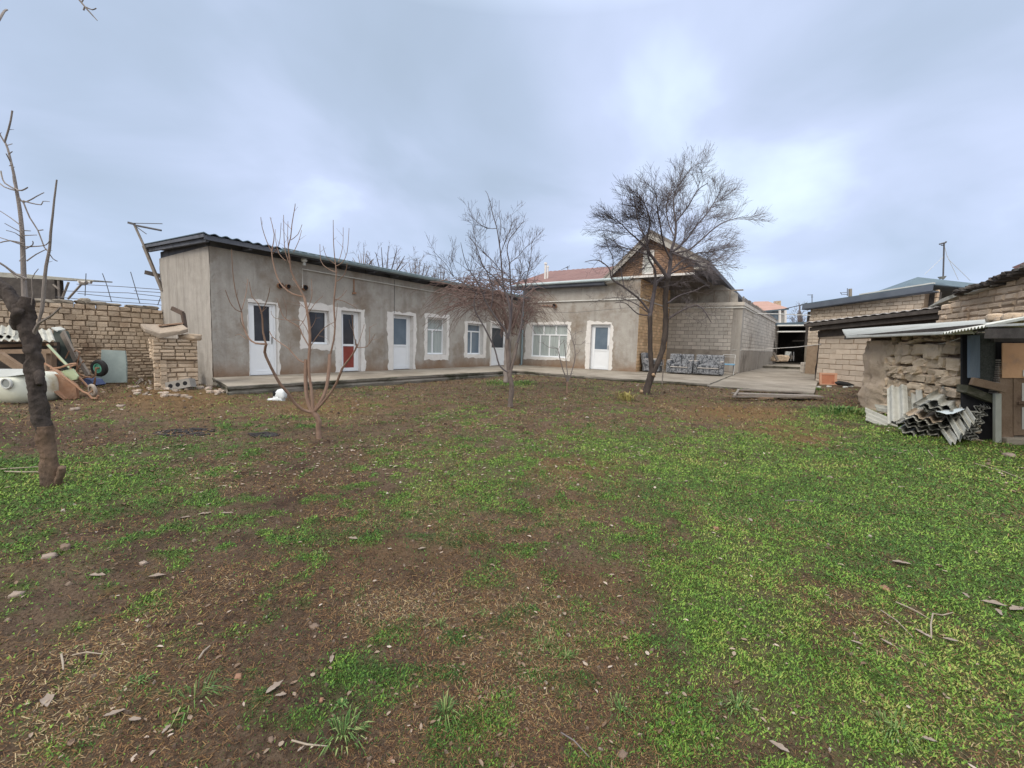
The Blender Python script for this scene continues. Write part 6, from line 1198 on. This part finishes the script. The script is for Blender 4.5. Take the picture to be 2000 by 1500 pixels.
def shed():
    root = thing('stone_shed', 'rough stone and mud shed with a pale corrugated roof and patched board door', 'shed', M.P(0, 0)); L = M.len; rng_ = random.Random(14)
    q = MB(); zt = M.hit(1740, 668)[1]; uc = M.hit(1736, 720)[0]
    ue0 = M.hit(1889, 858)[0]; ue1, ze1 = M.hit(1889, 665); uend = lambda z: ue0+(ue1-ue0)*z/ze1
    masonry(q, M, uc-.02, L+.02, -.08, zt+.02, .37, .20, dep=.32, gap=.008, rnd=.5, hv=.35, stone=True, n0=.03, half=True, skip=lambda u, z: u > uend(z)-.17)
    masonry(q, M, uc, L*.82, zt+.02, zt+.15, .24, .13, dep=.2, gap=.05, n0=-.02, rnd=.2, stone=True)
    wbox(q, M, .05, ue1, -.1, zt+.12, -.5, -.06, 1); q.build('stone_wall', [mat('mud_stone', (.52,.41,.295), (.62,.51,.385), 3.5, .97, .9, 28, c3=(.28,.235,.19), s3=1.6, tint=(.78,1.12)), mat('dark_mortar', (.10,.075,.055), (.14,.105,.08), 6, .98, .6)], root)
    q = MB(); V = []; F = []; nu, nz_ = 36, 60                              # rounded mud corner pillar
    for j in range(nz_+1):
        z = -.12+(zt+.16)*j/nz_
        for i in range(nu):
            a = 2*math.pi*i/nu; ex = math.copysign(abs(math.cos(a))**.6, math.cos(a)); ey = math.copysign(abs(math.sin(a))**.6, math.sin(a)); k = 1+.08*math.sin(z*5)*.5
            p = M.P(uc*.5+ex*uc*.56, z, -.22+ey*.30*k); p = p+Vector((nz3(p*3), nz3(p*3+Vector((5,0,0))), 0))*.07+Vector((nz3(p*9), nz3(p*9+Vector((5,0,0))), 0))*.03; V.append(p)
    for j in range(nz_):
        for i in range(nu): F.append((j*nu+i, j*nu+(i+1) % nu, (j+1)*nu+(i+1) % nu, (j+1)*nu+i))
    F.append(tuple(range(nz_*nu, nz_*nu+nu))); q.add(V, F); q.build('mud_pillar', mat('mud_plaster', (.43,.34,.25), (.52,.425,.325), 3, .98, 1.0, 20, c3=(.19,.14,.105), s3=2.2), root, smooth=True)
    # roof sheets
    off = .38; a = M.hit(1653, 659, off); b_ = M.hit(1858, 650, off); o = M.P(a[0], a[1], off); U = M.P(b_[0], b_[1], off)-o; c = M.hit(1645, 645, -.8); Vd = M.P(c[0]-.05, c[1], -.8)-o; nr = U.cross(Vd).normalized(); nr = nr if nr.z > 0 else -nr
    q = MB(); d_ = M.hit(1935, 626, -.8); e_ = M.P(*d_, -.8); f_ = M.P(a[0]+ (b_[0]-a[0])*1.12, a[1]+(b_[1]-a[1])*1.12, off)
    o2_ = M.P(c[0], c[1], -.8); Vd = o2_-o                                   # ridges run along the eaves, waves show at the short left end
    q.corr(o, Vd, f_-o, nr, wave=.17, amp=.03, th=.008, segs=8, nl=6, U2=e_-f_); rf = q.build('roof', m_slatew, root)
    a2 = M.hit(1840, 651, .5); b2_ = M.hit(1925, 637, .5); c2 = M.hit(2090, 632, .5); o = M.P(a2[0], a2[1], .5); U2 = M.P(b2_[0], b2_[1], .5)-o; q = MB(); q.corr(o, U2, Vector((.9,-.35,.28))*1.3, (0,0,1), wave=.075, amp=.018, th=.006, segs=6); q.build('front_sheet', m_slatew, rf)
    o3 = M.P(b2_[0], b2_[1]-.01, .5); U3 = M.P(c2[0], c2[1], .5)-o3; q = MB(); q.box(o3, U3, -M.N*1.5, Vector((0,0,.03))); q.box(o3-Vector((0,0,.16)), U3, -M.N*.1, Vector((0,0,.13)), 1); q.build('door_roof', [m_slatew, m_woodd], rf)
    q = MB(); q.bar(M.P(-.5, zt+.13, .28), M.P(L+.6, zt+.16, .30), .09, .09); q.bar(M.P(-.4, zt+.2, -.3), M.P(L+1, zt+.22, -.3), .1, .1)
    for i in range(9): q.bar(M.P(-.3+i*L/8.5, zt+.16, .28), M.P(-.3+i*L/8.5, zt+.24, -1.2), .05, .06)
    q.build('rafters', m_woodd, rf)
    q = MB(); wbox(q, M, -.1, L+.5, -.1, zt+.3, -2.35, -2.3); q.build('back_wall', m_woodd, root)
    for i, (x, y) in enumerate(((1945, 621), (1962, 626), (1978, 620), (1996, 624), (2015, 622))): q = MB(); u, z = M.hit(x, y, -.2); q.rock(M.P(u, z, -.2), (.13, .10, .06), seed=i+30, rot=.8); q.build('roof_stone', m_adobe, None, ['left end stone of the row weighing down the shed roof', 'flat stone of the roof row, second from its left end', 'middle stone weighing down the shed roof', 'stone at the right edge on the shed roof', 'last stone of the roof row, beyond the right edge'][i], 'stone', 'stones weighing down the shed roof', loc=M.P(u, z, -.2), smooth=True)
    # door part faces the camera
    DW = Wall(G(1893, 862), G(2000, 868)); Z = lambda x, y, n=0: DW.hit(x, y, n)
    def pp(name, m, x0, x1, y0, y1, n0, n1, par=root, label=None, bev=.006):
        u0, u1 = Z(x0, (y0+y1)/2)[0], Z(x1, (y0+y1)/2)[0]; z1_, z0_ = Z(x0, y0)[1], Z(x0, y1)[1]; q = MB(); C_ = [Z(x0, y1), Z(x1, y1), Z(x1, y0), Z(x0, y0)]; q.poly([DW.P(u_, v_, n0) for u_, v_ in C_], DW.N*(n1-n0)); return q.build(name, m, par, label, bevel=bev)
    pp('blue_post', mat('blue_grey_board', (.085,.115,.15), (.12,.15,.185), 2, .8, .3, stretch=(3,3,.5)), 1891, 1911, 655, 738, -.02, .03)
    pp('mesh_screen', mat('dark_mesh', (.030,.034,.032), (.060,.065,.06), 40, .9), 1911, 1950, 650, 748, -.06, -.045); pp('shade_backing', m_dark, 1893, 2040, 650, 866, -.16, -.12)  # the black sheet stands in for the shade behind the door boards
    pp('fence_post', m_woodb, 1950, 1978, 715, 868, -.02, .02); pp('side_board', m_woodb, 1976, 1984, 735, 850, .0, .03)
    pp('patched_board', mat('tan_plywood', (.42,.245,.135), (.50,.31,.185), 2.5, .8, .3, c3=(.33,.21,.14), s3=3), 1952, 2040, 670, 738, .03, .045); pp('lintel', m_woodd, 1934, 2050, 658, 668, .0, .06)
    q = MB(); u0, z0_ = Z(1944, 735); masonry(q, DW, Z(1946, 735)[0], Z(1955, 735)[0], Z(1946, 770)[1], Z(1946, 700)[1], .3, .035, gap=.01, jit=.004, n0=.02); q.build('wattle_edge', m_woodg, root)
    d = pp('door', m_woodb, 1984, 2060, 738, 850, -.01, .02); pp('door_panel', mat('pale_panel', (.36,.36,.34), (.43,.43,.41), 3, .8), 1993, 2050, 748, 783, .021, .026, d); pp('door_panel', MATS['pale_panel'], 1993, 2050, 795, 838, .021, .026, d); pp('door_rail', m_woodb, 1984, 2060, 784, 789, .02, .05, d); pp('torn_sheet', m_slatew, 1991, 2040, 722, 735, .05, .056)
    pp('threshold', m_concrete, 1952, 2080, 853, 868, -.1, .12, bev=.02); pp('grey_post', mat('grey_green_post', (.27,.28,.25), (.33,.34,.31), 4, .8, .3), 1936, 1948, 768, 868, .02, .07)
    q = MB(); q.bar(DW.P(Z(1884, 742)[0], Z(1884, 743)[1], .12), DW.P(Z(1949, 757)[0], Z(1949, 758)[1], .12), .06, .12); q.build('plank', m_woodb, None, 'thick short plank propped above the heap of corrugated sheets', 'plank', loc=DW.P(0, .8, .12), bevel=.008)
    q = MB(); q.box(DW.P(Z(1889, 750)[0], Z(1889, 752)[1], .02), DW.P(Z(1938, 770)[0], Z(1938, 772)[1], .02)-DW.P(Z(1889, 750)[0], Z(1889, 752)[1], .02), -DW.N*.2, (0,0,-.12)); q.build('grey_sill', m_concd, root)
    return DW
DW = shed()
def slates():
    S = aty; k = 0; grp = 'broken corrugated sheets heaped against the stone shed'
    def sh(label, o, U, V, yo, yu, yv, wave=.155, amp=.03, th=.010, m=m_slate, t=None, up=None, rag_=.05):
        o_, u_, v_ = S(*o, yo), S(*U, yu), S(*V, yv); q = MB(); Ud, Vd = u_-o_, v_-o_; nr = Ud.cross(Vd).normalized()
        q.corr(o_, Ud, Vd, nr, wave=wave, amp=amp, th=th, rag=rag_, nl=3, t=random.random() if t is None else t); q.build('corrugated_sheet', m, None, label, 'roofing sheet', grp, loc=o_)
    # three separate pieces to the left
    yA = G(1720, 822).y
    sh('short corrugated piece lying at the left end of the heap', (1690, 797), (1692, 822), (1752, 824), yA+.0, yA-.35, yA-.6, t=.9)
    sh('corrugated piece standing upright against the shed, left of the heap', (1732, 757), (1771, 752), (1733, 826), yA+.1, yA-.15, yA-.6, t=.85)
    sh('corrugated piece slanting behind the upright one', (1772, 776), (1800, 760), (1775, 830), yA+.0, yA-.4, yA-.9, t=.6)
    sh('small corrugated offcut behind the short piece', (1708, 790), (1712, 800), (1742, 795), yA+.15, yA-.0, yA-.1, t=.7)
    # fan of sheets stacked with their wavy ends to the right
    yb = G(1860, 866).y
    for i in range(4):
        d = i*8.5; sh(['outermost of the four nested wavy-edged sheets beside the dark opening', 'second of the four nested wavy-edged sheets', 'third of the four nested wavy-edged sheets', 'innermost of the four nested wavy-edged sheets'][i],
           (1902-d, 862-i*2), (1938-d*.8, 768+i*2.5), (1868-d, 838-i*3), yb+.0-i*.02, yb+.35, yb+.9, t=.55+.1*(i % 2), amp=.036)
    for (o, U, V, lab) in (((1857, 868), (1884, 852), (1836, 838), 'pale corrugated piece at the lowest front of the heap'), ((1872, 853), (1897, 832), (1850, 814), 'pale corrugated piece stepped above the lowest one'), ((1890, 835), (1908, 818), (1868, 800), 'highest of the three pale stepped pieces')):
        sh(lab, o, U, V, yb-.30, yb-.1, yb+.35, t=1.0, amp=.034, wave=.17)
    labs = ['lowest sheet of the left stack', 'second sheet from the bottom of the left stack', 'sheet sagging in the middle of the left stack', 'tan-stained sheet lying across the left stack', 'thin dark sheet under the tan-stained one', 'cracked sheet near the top of the left stack', 'narrow offcut laid on the cracked sheet', 'second narrow offcut on the left stack', 'sheet fragment sliding towards the right fan', 'topmost ragged sheet below the shed wall', 'lighter strip beside the topmost sheet', 'flat fragment in the hollow of the heap']
    A_ = [((1752, 838), (1758, 858), (1835, 862)), ((1750, 822), (1757, 842), (1852, 860)), ((1758, 818), (1768, 836), (1868, 852)), ((1770, 806), (1784, 826), (1838, 826)), ((1762, 812), (1772, 826), (1860, 838)), ((1782, 790), (1796, 808), (1862, 822)), ((1808, 774), (1816, 781), (1862, 800)), ((1790, 786), (1798, 792), (1862, 806)), ((1800, 796), (1812, 812), (1878, 818)), ((1838, 762), (1900, 760), (1850, 786)), ((1842, 774), (1898, 770), (1850, 782)), ((1836, 790), (1878, 782), (1846, 806))]
    for i, (o, U, V) in enumerate(A_):
        top = i >= 9; y0 = yb+(.75 if not top else .9)-i*.02
        sh(labs[i], o, (V if not top else U), ((o[0]+26, o[1]-15) if not top else (o[0]+6, o[1]-9)), y0-(.25 if not top else .0), y0-(.45 if not top else .1), y0+(.55 if not top else .4), wave=.165, amp=.03, rag_=.08, m=mat('tan_sheet', (.50,.40,.30), (.44,.37,.29), 3, .9) if i == 3 else m_slate)
    q = MB(); c = S(1845, 815, yb+.6); rr_ = random.Random(3)
    for i in range(46): x = 1775+rr_.random()*120; y = 860-rr_.random()*(20+.45*(x-1775)); k_ = rr_.uniform(.04, .13); q.rock(S(x, y, yb+.55+rr_.random()*.3), (k_, k_, k_*.35), seed=i+500, t=rr_.random(), rot=rr_.random()*3)
    q.build('sheet_fragments', m_concd, None, 'grey crumbled sheet fragments filling the middle of the heap', 'rubble', loc=c)
    q = MB(); q.poly([S(1836, 805, yb+.15), S(1855, 802, yb+.2), S(1885, 799, yb+.2), S(1862, 808, yb+.1), S(1848, 809, yb+.1)], Vector((.02, .1, .0))); q.build('white_sheet', mat('pale_blue_white', (.55,.62,.66), rough=.6), None, 'thin bluish-white scrap tucked into the heap of sheets', 'scrap', loc=S(1855, 804, yb+.2))
slates()
def cables():
    q = MB(); P_ = [aty(1402, 682, 20.5), aty(1450, 682.5, 19.5), aty(1500, 681.5, 18.5), aty(1560, 677.5, 17.9), aty(1600, 672, 17.6)]
    q = MB(); P_ = [BW.P(BW.len-.3, 1.43, .06), BS.P(.06, 1.43, .06), aty(1500, 681.5, 20), aty(1560, 677.5, 18.6), Wc.P(.12, Wc.hit(1597, 672, .03)[1], .03)]; q.tube(P_, .013, 5); q.build('washing_line', m_wirew, None, 'slack pale wire stretched across the passage mouth', 'wire', loc=P_[2])
    q = MB(); P_ = [BS.P(4, 3.56, .07), aty(1530, 613.5, 20.5), aty(1583, 616, 21.5)]; q.tube(P_, .022, 5); q.build('overhead_pipe', m_pipew, None, 'thin white pipe bridging the passage overhead', 'pipe', loc=P_[1])
    q = MB(); P_ = [aty(1533, 603, 30), aty(1560, 597, 28), aty(1576, 592, 25)]; q.tube(P_, .03, 5); q.build('overhead_cable', m_wire, None, 'dark cable slanting up to the far brick building', 'cable', loc=P_[1])
    yb = 7.2; q = MB(); P_ = [aty(1775, 679, 8.9), aty(1810, 677, 8.2), aty(1850, 669, 7.6), aty(1885, 657, 7.1), aty(1925, 647, 6.7)]; q.tube(P_, .007, 5); q.build('slack_wire', m_wirew, None, 'pale slack wire hanging across the stone shed front', 'wire', loc=P_[1])
    q = MB(); P_ = [aty(1025, 590, 15), aty(1010, 600, 14)]
    q = MB(); q.tube([LW.P(LW.len*.62, 3.0, .3), WW.P(.9, 3.05, .6), WW.P(3.0, 2.98, .3), WW.P(6.0, 3.2, .1)], .007, 5); q.build('thin_cable', m_wire, None, 'thin dark cable sagging across the inner corner of the houses', 'cable', loc=WW.P(.9, 3.05, .6))
cables()
# ---------------------------------------------------------------- loose things on the ground
def loose():
    r = random.Random(90)
    def stone(x, y, s, label, m, fl=.55):
        p = G(x, y); p.z = float(hgt([p.x], [p.y])[0]); k = s*math.hypot(p.x, p.y)/FOC; k *= .75; q = MB(); q.rock(p+Vector((0,0,k*fl*.2)), (k, k*.7, k*fl), seed=int(x*7+y), rot=r.random()*3, rough=.32); q.build('stone', m, None, label, 'stone', 'loose stones in the yard', loc=p, smooth=True)
    ms = mat('pale_stone', (.25,.195,.155), (.34,.28,.24), 6, .9, .4); mr = mat('brick_bit', (.25,.135,.085), (.31,.18,.12), 6, .9, .4); mgs = mat('brown_stone', (.17,.12,.09), (.23,.17,.13), 6, .95, .6)
    for x, y, s, l, m in ((96, 1087, 9, 'flat pale stone low on the left', ms), (32, 1156, 8, 'pale stone at the left edge below the flat one', ms), (466, 1331, 9, 'orange brick chip in the left foreground', mr), (628, 1375, 6, 'small orange chip right of the crumpled leaves', mr), (1275, 1240, 1, '', ms), (1111, 1240, 6, 'small white pebble near the middle of the foreground', ms), (1727, 1162, 9, 'tan brick bit in the grass on the right', mr), (763, 1488, 7, 'orange pebble at the bottom edge', mr),
        (614, 1231, 11, 'brown clod in the middle left foreground', mgs), (128, 1072, 9, 'brown clod behind the flat pale stone', mgs), (1215, 1482, 14, 'half-buried brown stone at the bottom edge', mgs), (146, 801, 6, 'pale slab piece in front of the tank', ms), (235, 793, 6, 'tan slab piece in front of the wheelbarrows', ms), (1066, 1343, 5, 'round grey pebble in the foreground', ms), (1398, 1040, 6, 'orange brick bit among the right-hand grass', mr), (690, 750, 9, 'flat slab fragment below the terrace edge', ms), (280, 1098, 7, 'bone-white chip on the bare soil', ms), (1060, 1290, 1, '', ms), (530, 1447, 8, 'round grey pebble in the dark soil near the bottom', mgs), (1970, 893, 8, 'small stone before the shed threshold', ms)):
        if l: stone(x, y, s, l, m)
    m_st = mat('dry_stick', (.27,.22,.17), (.36,.31,.25), 12, .9); m_lf = mat('big_leaf', (.22,.17,.135), (.31,.26,.22), 14, .8, .3)
    def stick(label, pts, rd, m=m_st):
        P_ = []
        for i, (x, y) in enumerate(pts): p = G(x, y); p.z = float(hgt([p.x], [p.y])[0])+rd+.006+(.008 if i == 1 else 0); P_.append(p)
        rd *= .75; k = math.hypot(P_[0].x, P_[0].y)/FOC; q = MB(); q.tube(P_, [rd]*(len(P_)-1)+[rd*.6], 6); q.build('stick', m, None, label, 'stick', 'dry sticks on the ground', loc=P_[0])
    stick('pale straight stick lying left in the foreground', [(142, 1284), (170, 1285), (200, 1284)], .004); stick('short upright-pointing stalk by the straight stick', [(120, 1281), (123, 1300), (124, 1313)], .005); stick('thick pale splinter of wood in the left foreground', [(389, 1300), (398, 1286), (411, 1273)], .006)
    stick('long straw stalk pointing at the forked stalk', [(1719, 1200), (1750, 1227), (1782, 1255)], .004); stick('long arm of the forked pale stalk in the right grass', [(1748, 1189), (1780, 1205), (1815, 1222)], .004); stick('upright arm of the forked pale stalk', [(1818, 1255), (1816, 1235), (1820, 1213), (1840, 1209), (1860, 1207)], .0045)
    stick('dark twig lying in the right-hand grass', [(1533, 986), (1550, 985), (1572, 986)], .008, m_twig); stick('thin twig near the right edge below the shed', [(1900, 908), (1960, 925), (2000, 940)], .007); stick('long pale cane left of the old trunk', [(0, 923), (40, 921), (78, 918)], .008); stick('second cane beside the old trunk', [(10, 928), (50, 929), (85, 927)], .009); stick('grey bent twig at the bottom of the view', [(1095, 1441), (1120, 1465), (1150, 1498)], .003, m_twig)
    stick('short grey twig near the bottom left', [(570, 1459), (600, 1466), (640, 1468)], .004)
    stick('pair of crossed straws before the corrugated heap', [(1812, 884), (1814, 890), (1822, 894)], .008)
    def leaf(x, y, s, label, a):
        p = G(x, y); p.z = float(hgt([p.x], [p.y])[0])+.012; k = .72*s*math.hypot(p.x, p.y)/FOC; q = MB(); rr = random.Random(int(x)); V = []; F = []; n = 8
        for i in range(n+1):
            f = i/n; w = math.sin(math.pi*min(1, f*1.02))**.8*.36*k*rr.uniform(.6, 1.35); c = (f-.5)*2*k; curl = .25*k*(f-.4)**2
            for sg in (-1, 0, 1): X = c; Yy = w*sg; V.append((p.x+X*math.cos(a)-Yy*math.sin(a), p.y+X*math.sin(a)+Yy*math.cos(a), p.z+curl+abs(sg)*w*.45+rr.uniform(-.02, .02)*k))
        for i in range(n): b_ = i*3; F += [(b_, b_+3, b_+4, b_+1), (b_+1, b_+4, b_+5, b_+2)]
        K = len(V); V += [(v[0], v[1], v[2]-.0015) for v in V]; F += [tuple(K+j for j in f[::-1]) for f in F]; q.add(V, F); q.build('dead_leaf', m_lf, None, label, 'leaf', 'large dry leaves', loc=p, smooth=True)
    for x, y, s, l, a in ((537, 1360, 24, 'large crumpled pale leaf in the left foreground', 1.1), (549, 1375, 14, 'folded leaf touching the large crumpled one', .2), (225, 1411, 18, 'grey-white leaf near the bottom left', .5), (264, 1420, 14, 'curled leaf right beside the grey-white one', 0), (93, 1377, 22, 'torn orange-brown leaf at lower left', 2.4), (190, 1125, 17, 'long green-grey leaf below the flat pale stone', 0), (307, 1127, 16, 'curled tan leaf on the soil', .3), (690, 1060, 14, 'pale leaf left of the green patch', 3.0), (824, 1073, 12, 'double pale leaf in the middle ground', .4), (1760, 1108, 16, 'pale leaf with a dark shadow in the right grass', -.4), (1885, 1171, 10, 'small leaf in the right-hand grass', 1.2), (1940, 1190, 18, 'leftmost large leaf of the three by the right edge', -.5), (1985, 1198, 17, 'rightmost large leaf of the three by the right edge', .2), (1950, 1206, 12, 'lower leaf of the three by the right edge', 1), (1800, 1250, 14, 'leaf at the foot of the forked stalk', 1.9), (1855, 1262, 12, 'leaf right of the forked stalk foot', -.4), (1520, 1475, 22, 'pale leaf at the bottom right of the middle', 2.4), (1672, 1272, 11, 'narrow leaf in the lower right grass', -.6), (1730, 1266, 11, 'upright leaf beside the long straw stalk', 2), (400, 1003, 13, 'twisted leaf on the bare soil', .5), (362, 1012, 10, 'leaf left of the twisted one', .5), (443, 1004, 14, 'long flat leaf right of the twisted one', .1), (1813, 1460, 12, 'leaf low on the right', -.4), (1465, 1022, 11, 'white curled scrap of leaf in the right grass', 1.3), (648, 1298, 15, 'pale shredded leaf left of centre foreground', 1.8), (588, 1472, 10, 'whitish leaf at the bottom left of centre', 1), (326, 1440, 12, 'thin pale leaf near the bottom left', 1.5), (996, 962, 7, 'white leaf in the central green', .8), (1340, 945, 9, 'flat pale leaf in the middle distance', .1), (1760, 958, 9, 'pale leaf amid the upper right grass', .2)): leaf(x, y, s, l, a)
    mg = rampmat('tuft_green', [(0, (.05,.11,.035)), (.5, (.10,.19,.05)), (1, (.26,.30,.12))], .7)
    def tuft(label, x, y, n, h, w, sp, le, kind=None):
        p = G(x, y); p.z = float(hgt([p.x], [p.y])[0]); q = MB(); clump(q, p, int(n*1.6), h*.68, w*.6, sp*1.1, le*1.2); q.build('grass_tuft', mg, None, label, 'grass tuft', 'single grass tufts', loc=p)
    for x, y, n, h, w, sp, le, l in ((868, 1408, 26, .10, .0035, .03, .8, 'spiky bluish grass tuft left of centre in the foreground'), (670, 1445, 60, .09, .004, .06, .8, 'largest bright grass tuft at the bottom left of centre'), (665, 1385, 12, .04, .009, .01, 1.1, 'small broad-leaved rosette above the largest tuft'), (1060, 1265, 18, .08, .003, .03, 1.0, 'pale sprawling tuft near the centre foreground'), (1440, 1385, 70, .06, .0035, .05, .7, 'dense round green tuft right of the foreground centre'), (1107, 1290, 50, .05, .003, .05, .6, 'soft feathery green tuft in the centre'), (620, 1083, 30, .05, .004, .04, .8, 'small green tuft at the left end of the central patch'), (860, 1225, 20, .06, .003, .03, .9, 'grey-green tuft in the middle foreground'), (1210, 1400, 60, .05, .003, .06, .7, 'mossy bright tuft right of the bottom centre'), (1745, 1440, 60, .06, .004, .08, .7, 'round green tuft in the lower right corner area'), (380, 1375, 26, .11, .003, .07, 1.2, 'yellowish flattened tuft in the left foreground'), (270, 1345, 14, .04, .006, .03, 1.1, 'tiny green rosette in the left foreground'),
        (880, 930, 40, .06, .005, .07, .8, 'green tuft at the top of the central patch'), (1462, 1030, 20, .07, .005, .04, .8, 'upright tuft beside the white curled leaf'), (945, 1200, 20, .05, .003, .03, .9, 'small leafy weed above the foreground centre')): tuft(l, x, y, n, h, w, sp, le)
    for x, y, n, h, sp, l in ((1640, 806, 260, .20, .55, 'dark green nettle clump before the mud pillar'), (965, 750, 80, .18, .45, 'low green plants at the foot of the vine-covered tree, left half'), (1028, 750, 80, .16, .35, 'low green plants at the foot of the vine-covered tree, right half'), (1598, 762, 60, .12, .25, 'green weeds below the orange door'), (1225, 782, 60, .3, .25, 'yellowish wispy shrub left of the broad tree foot')):
        p = G(x, y); q = MB(); clump(q, p, n, h, .014, sp, .6); q.build('weed_clump', mg if x != 1225 else rampmat('yellow_weed', [(0, (.22,.20,.06)), (1, (.36,.31,.12))]), None, l, 'weeds', 'weed clumps', loc=p)
    for (x, y, s, l) in ((365, 846, .32, 'black ash patch on the soil left of the peach tree'), (517, 851, .16, 'smaller black ash spot nearer the peach tree')):
        p = G(x, y); q = MB(); rr = random.Random(int(x))
        for i in range(90): a = rr.random()*6.28; d = rr.random()**.6*s; c = p+Vector((math.cos(a)*d*1.2, math.sin(a)*d*.8, 0)); c.z = float(hgt([c.x], [c.y])[0]); k = rr.uniform(.015, .04); q.rock(c, (k, k*.7, k*.4), seed=i)
        q.build('ash_heap', mat('charcoal', (.02,.018,.018), (.05,.045,.045), 12, .95), None, l, 'ash', loc=p)
loose()
ground_cover()
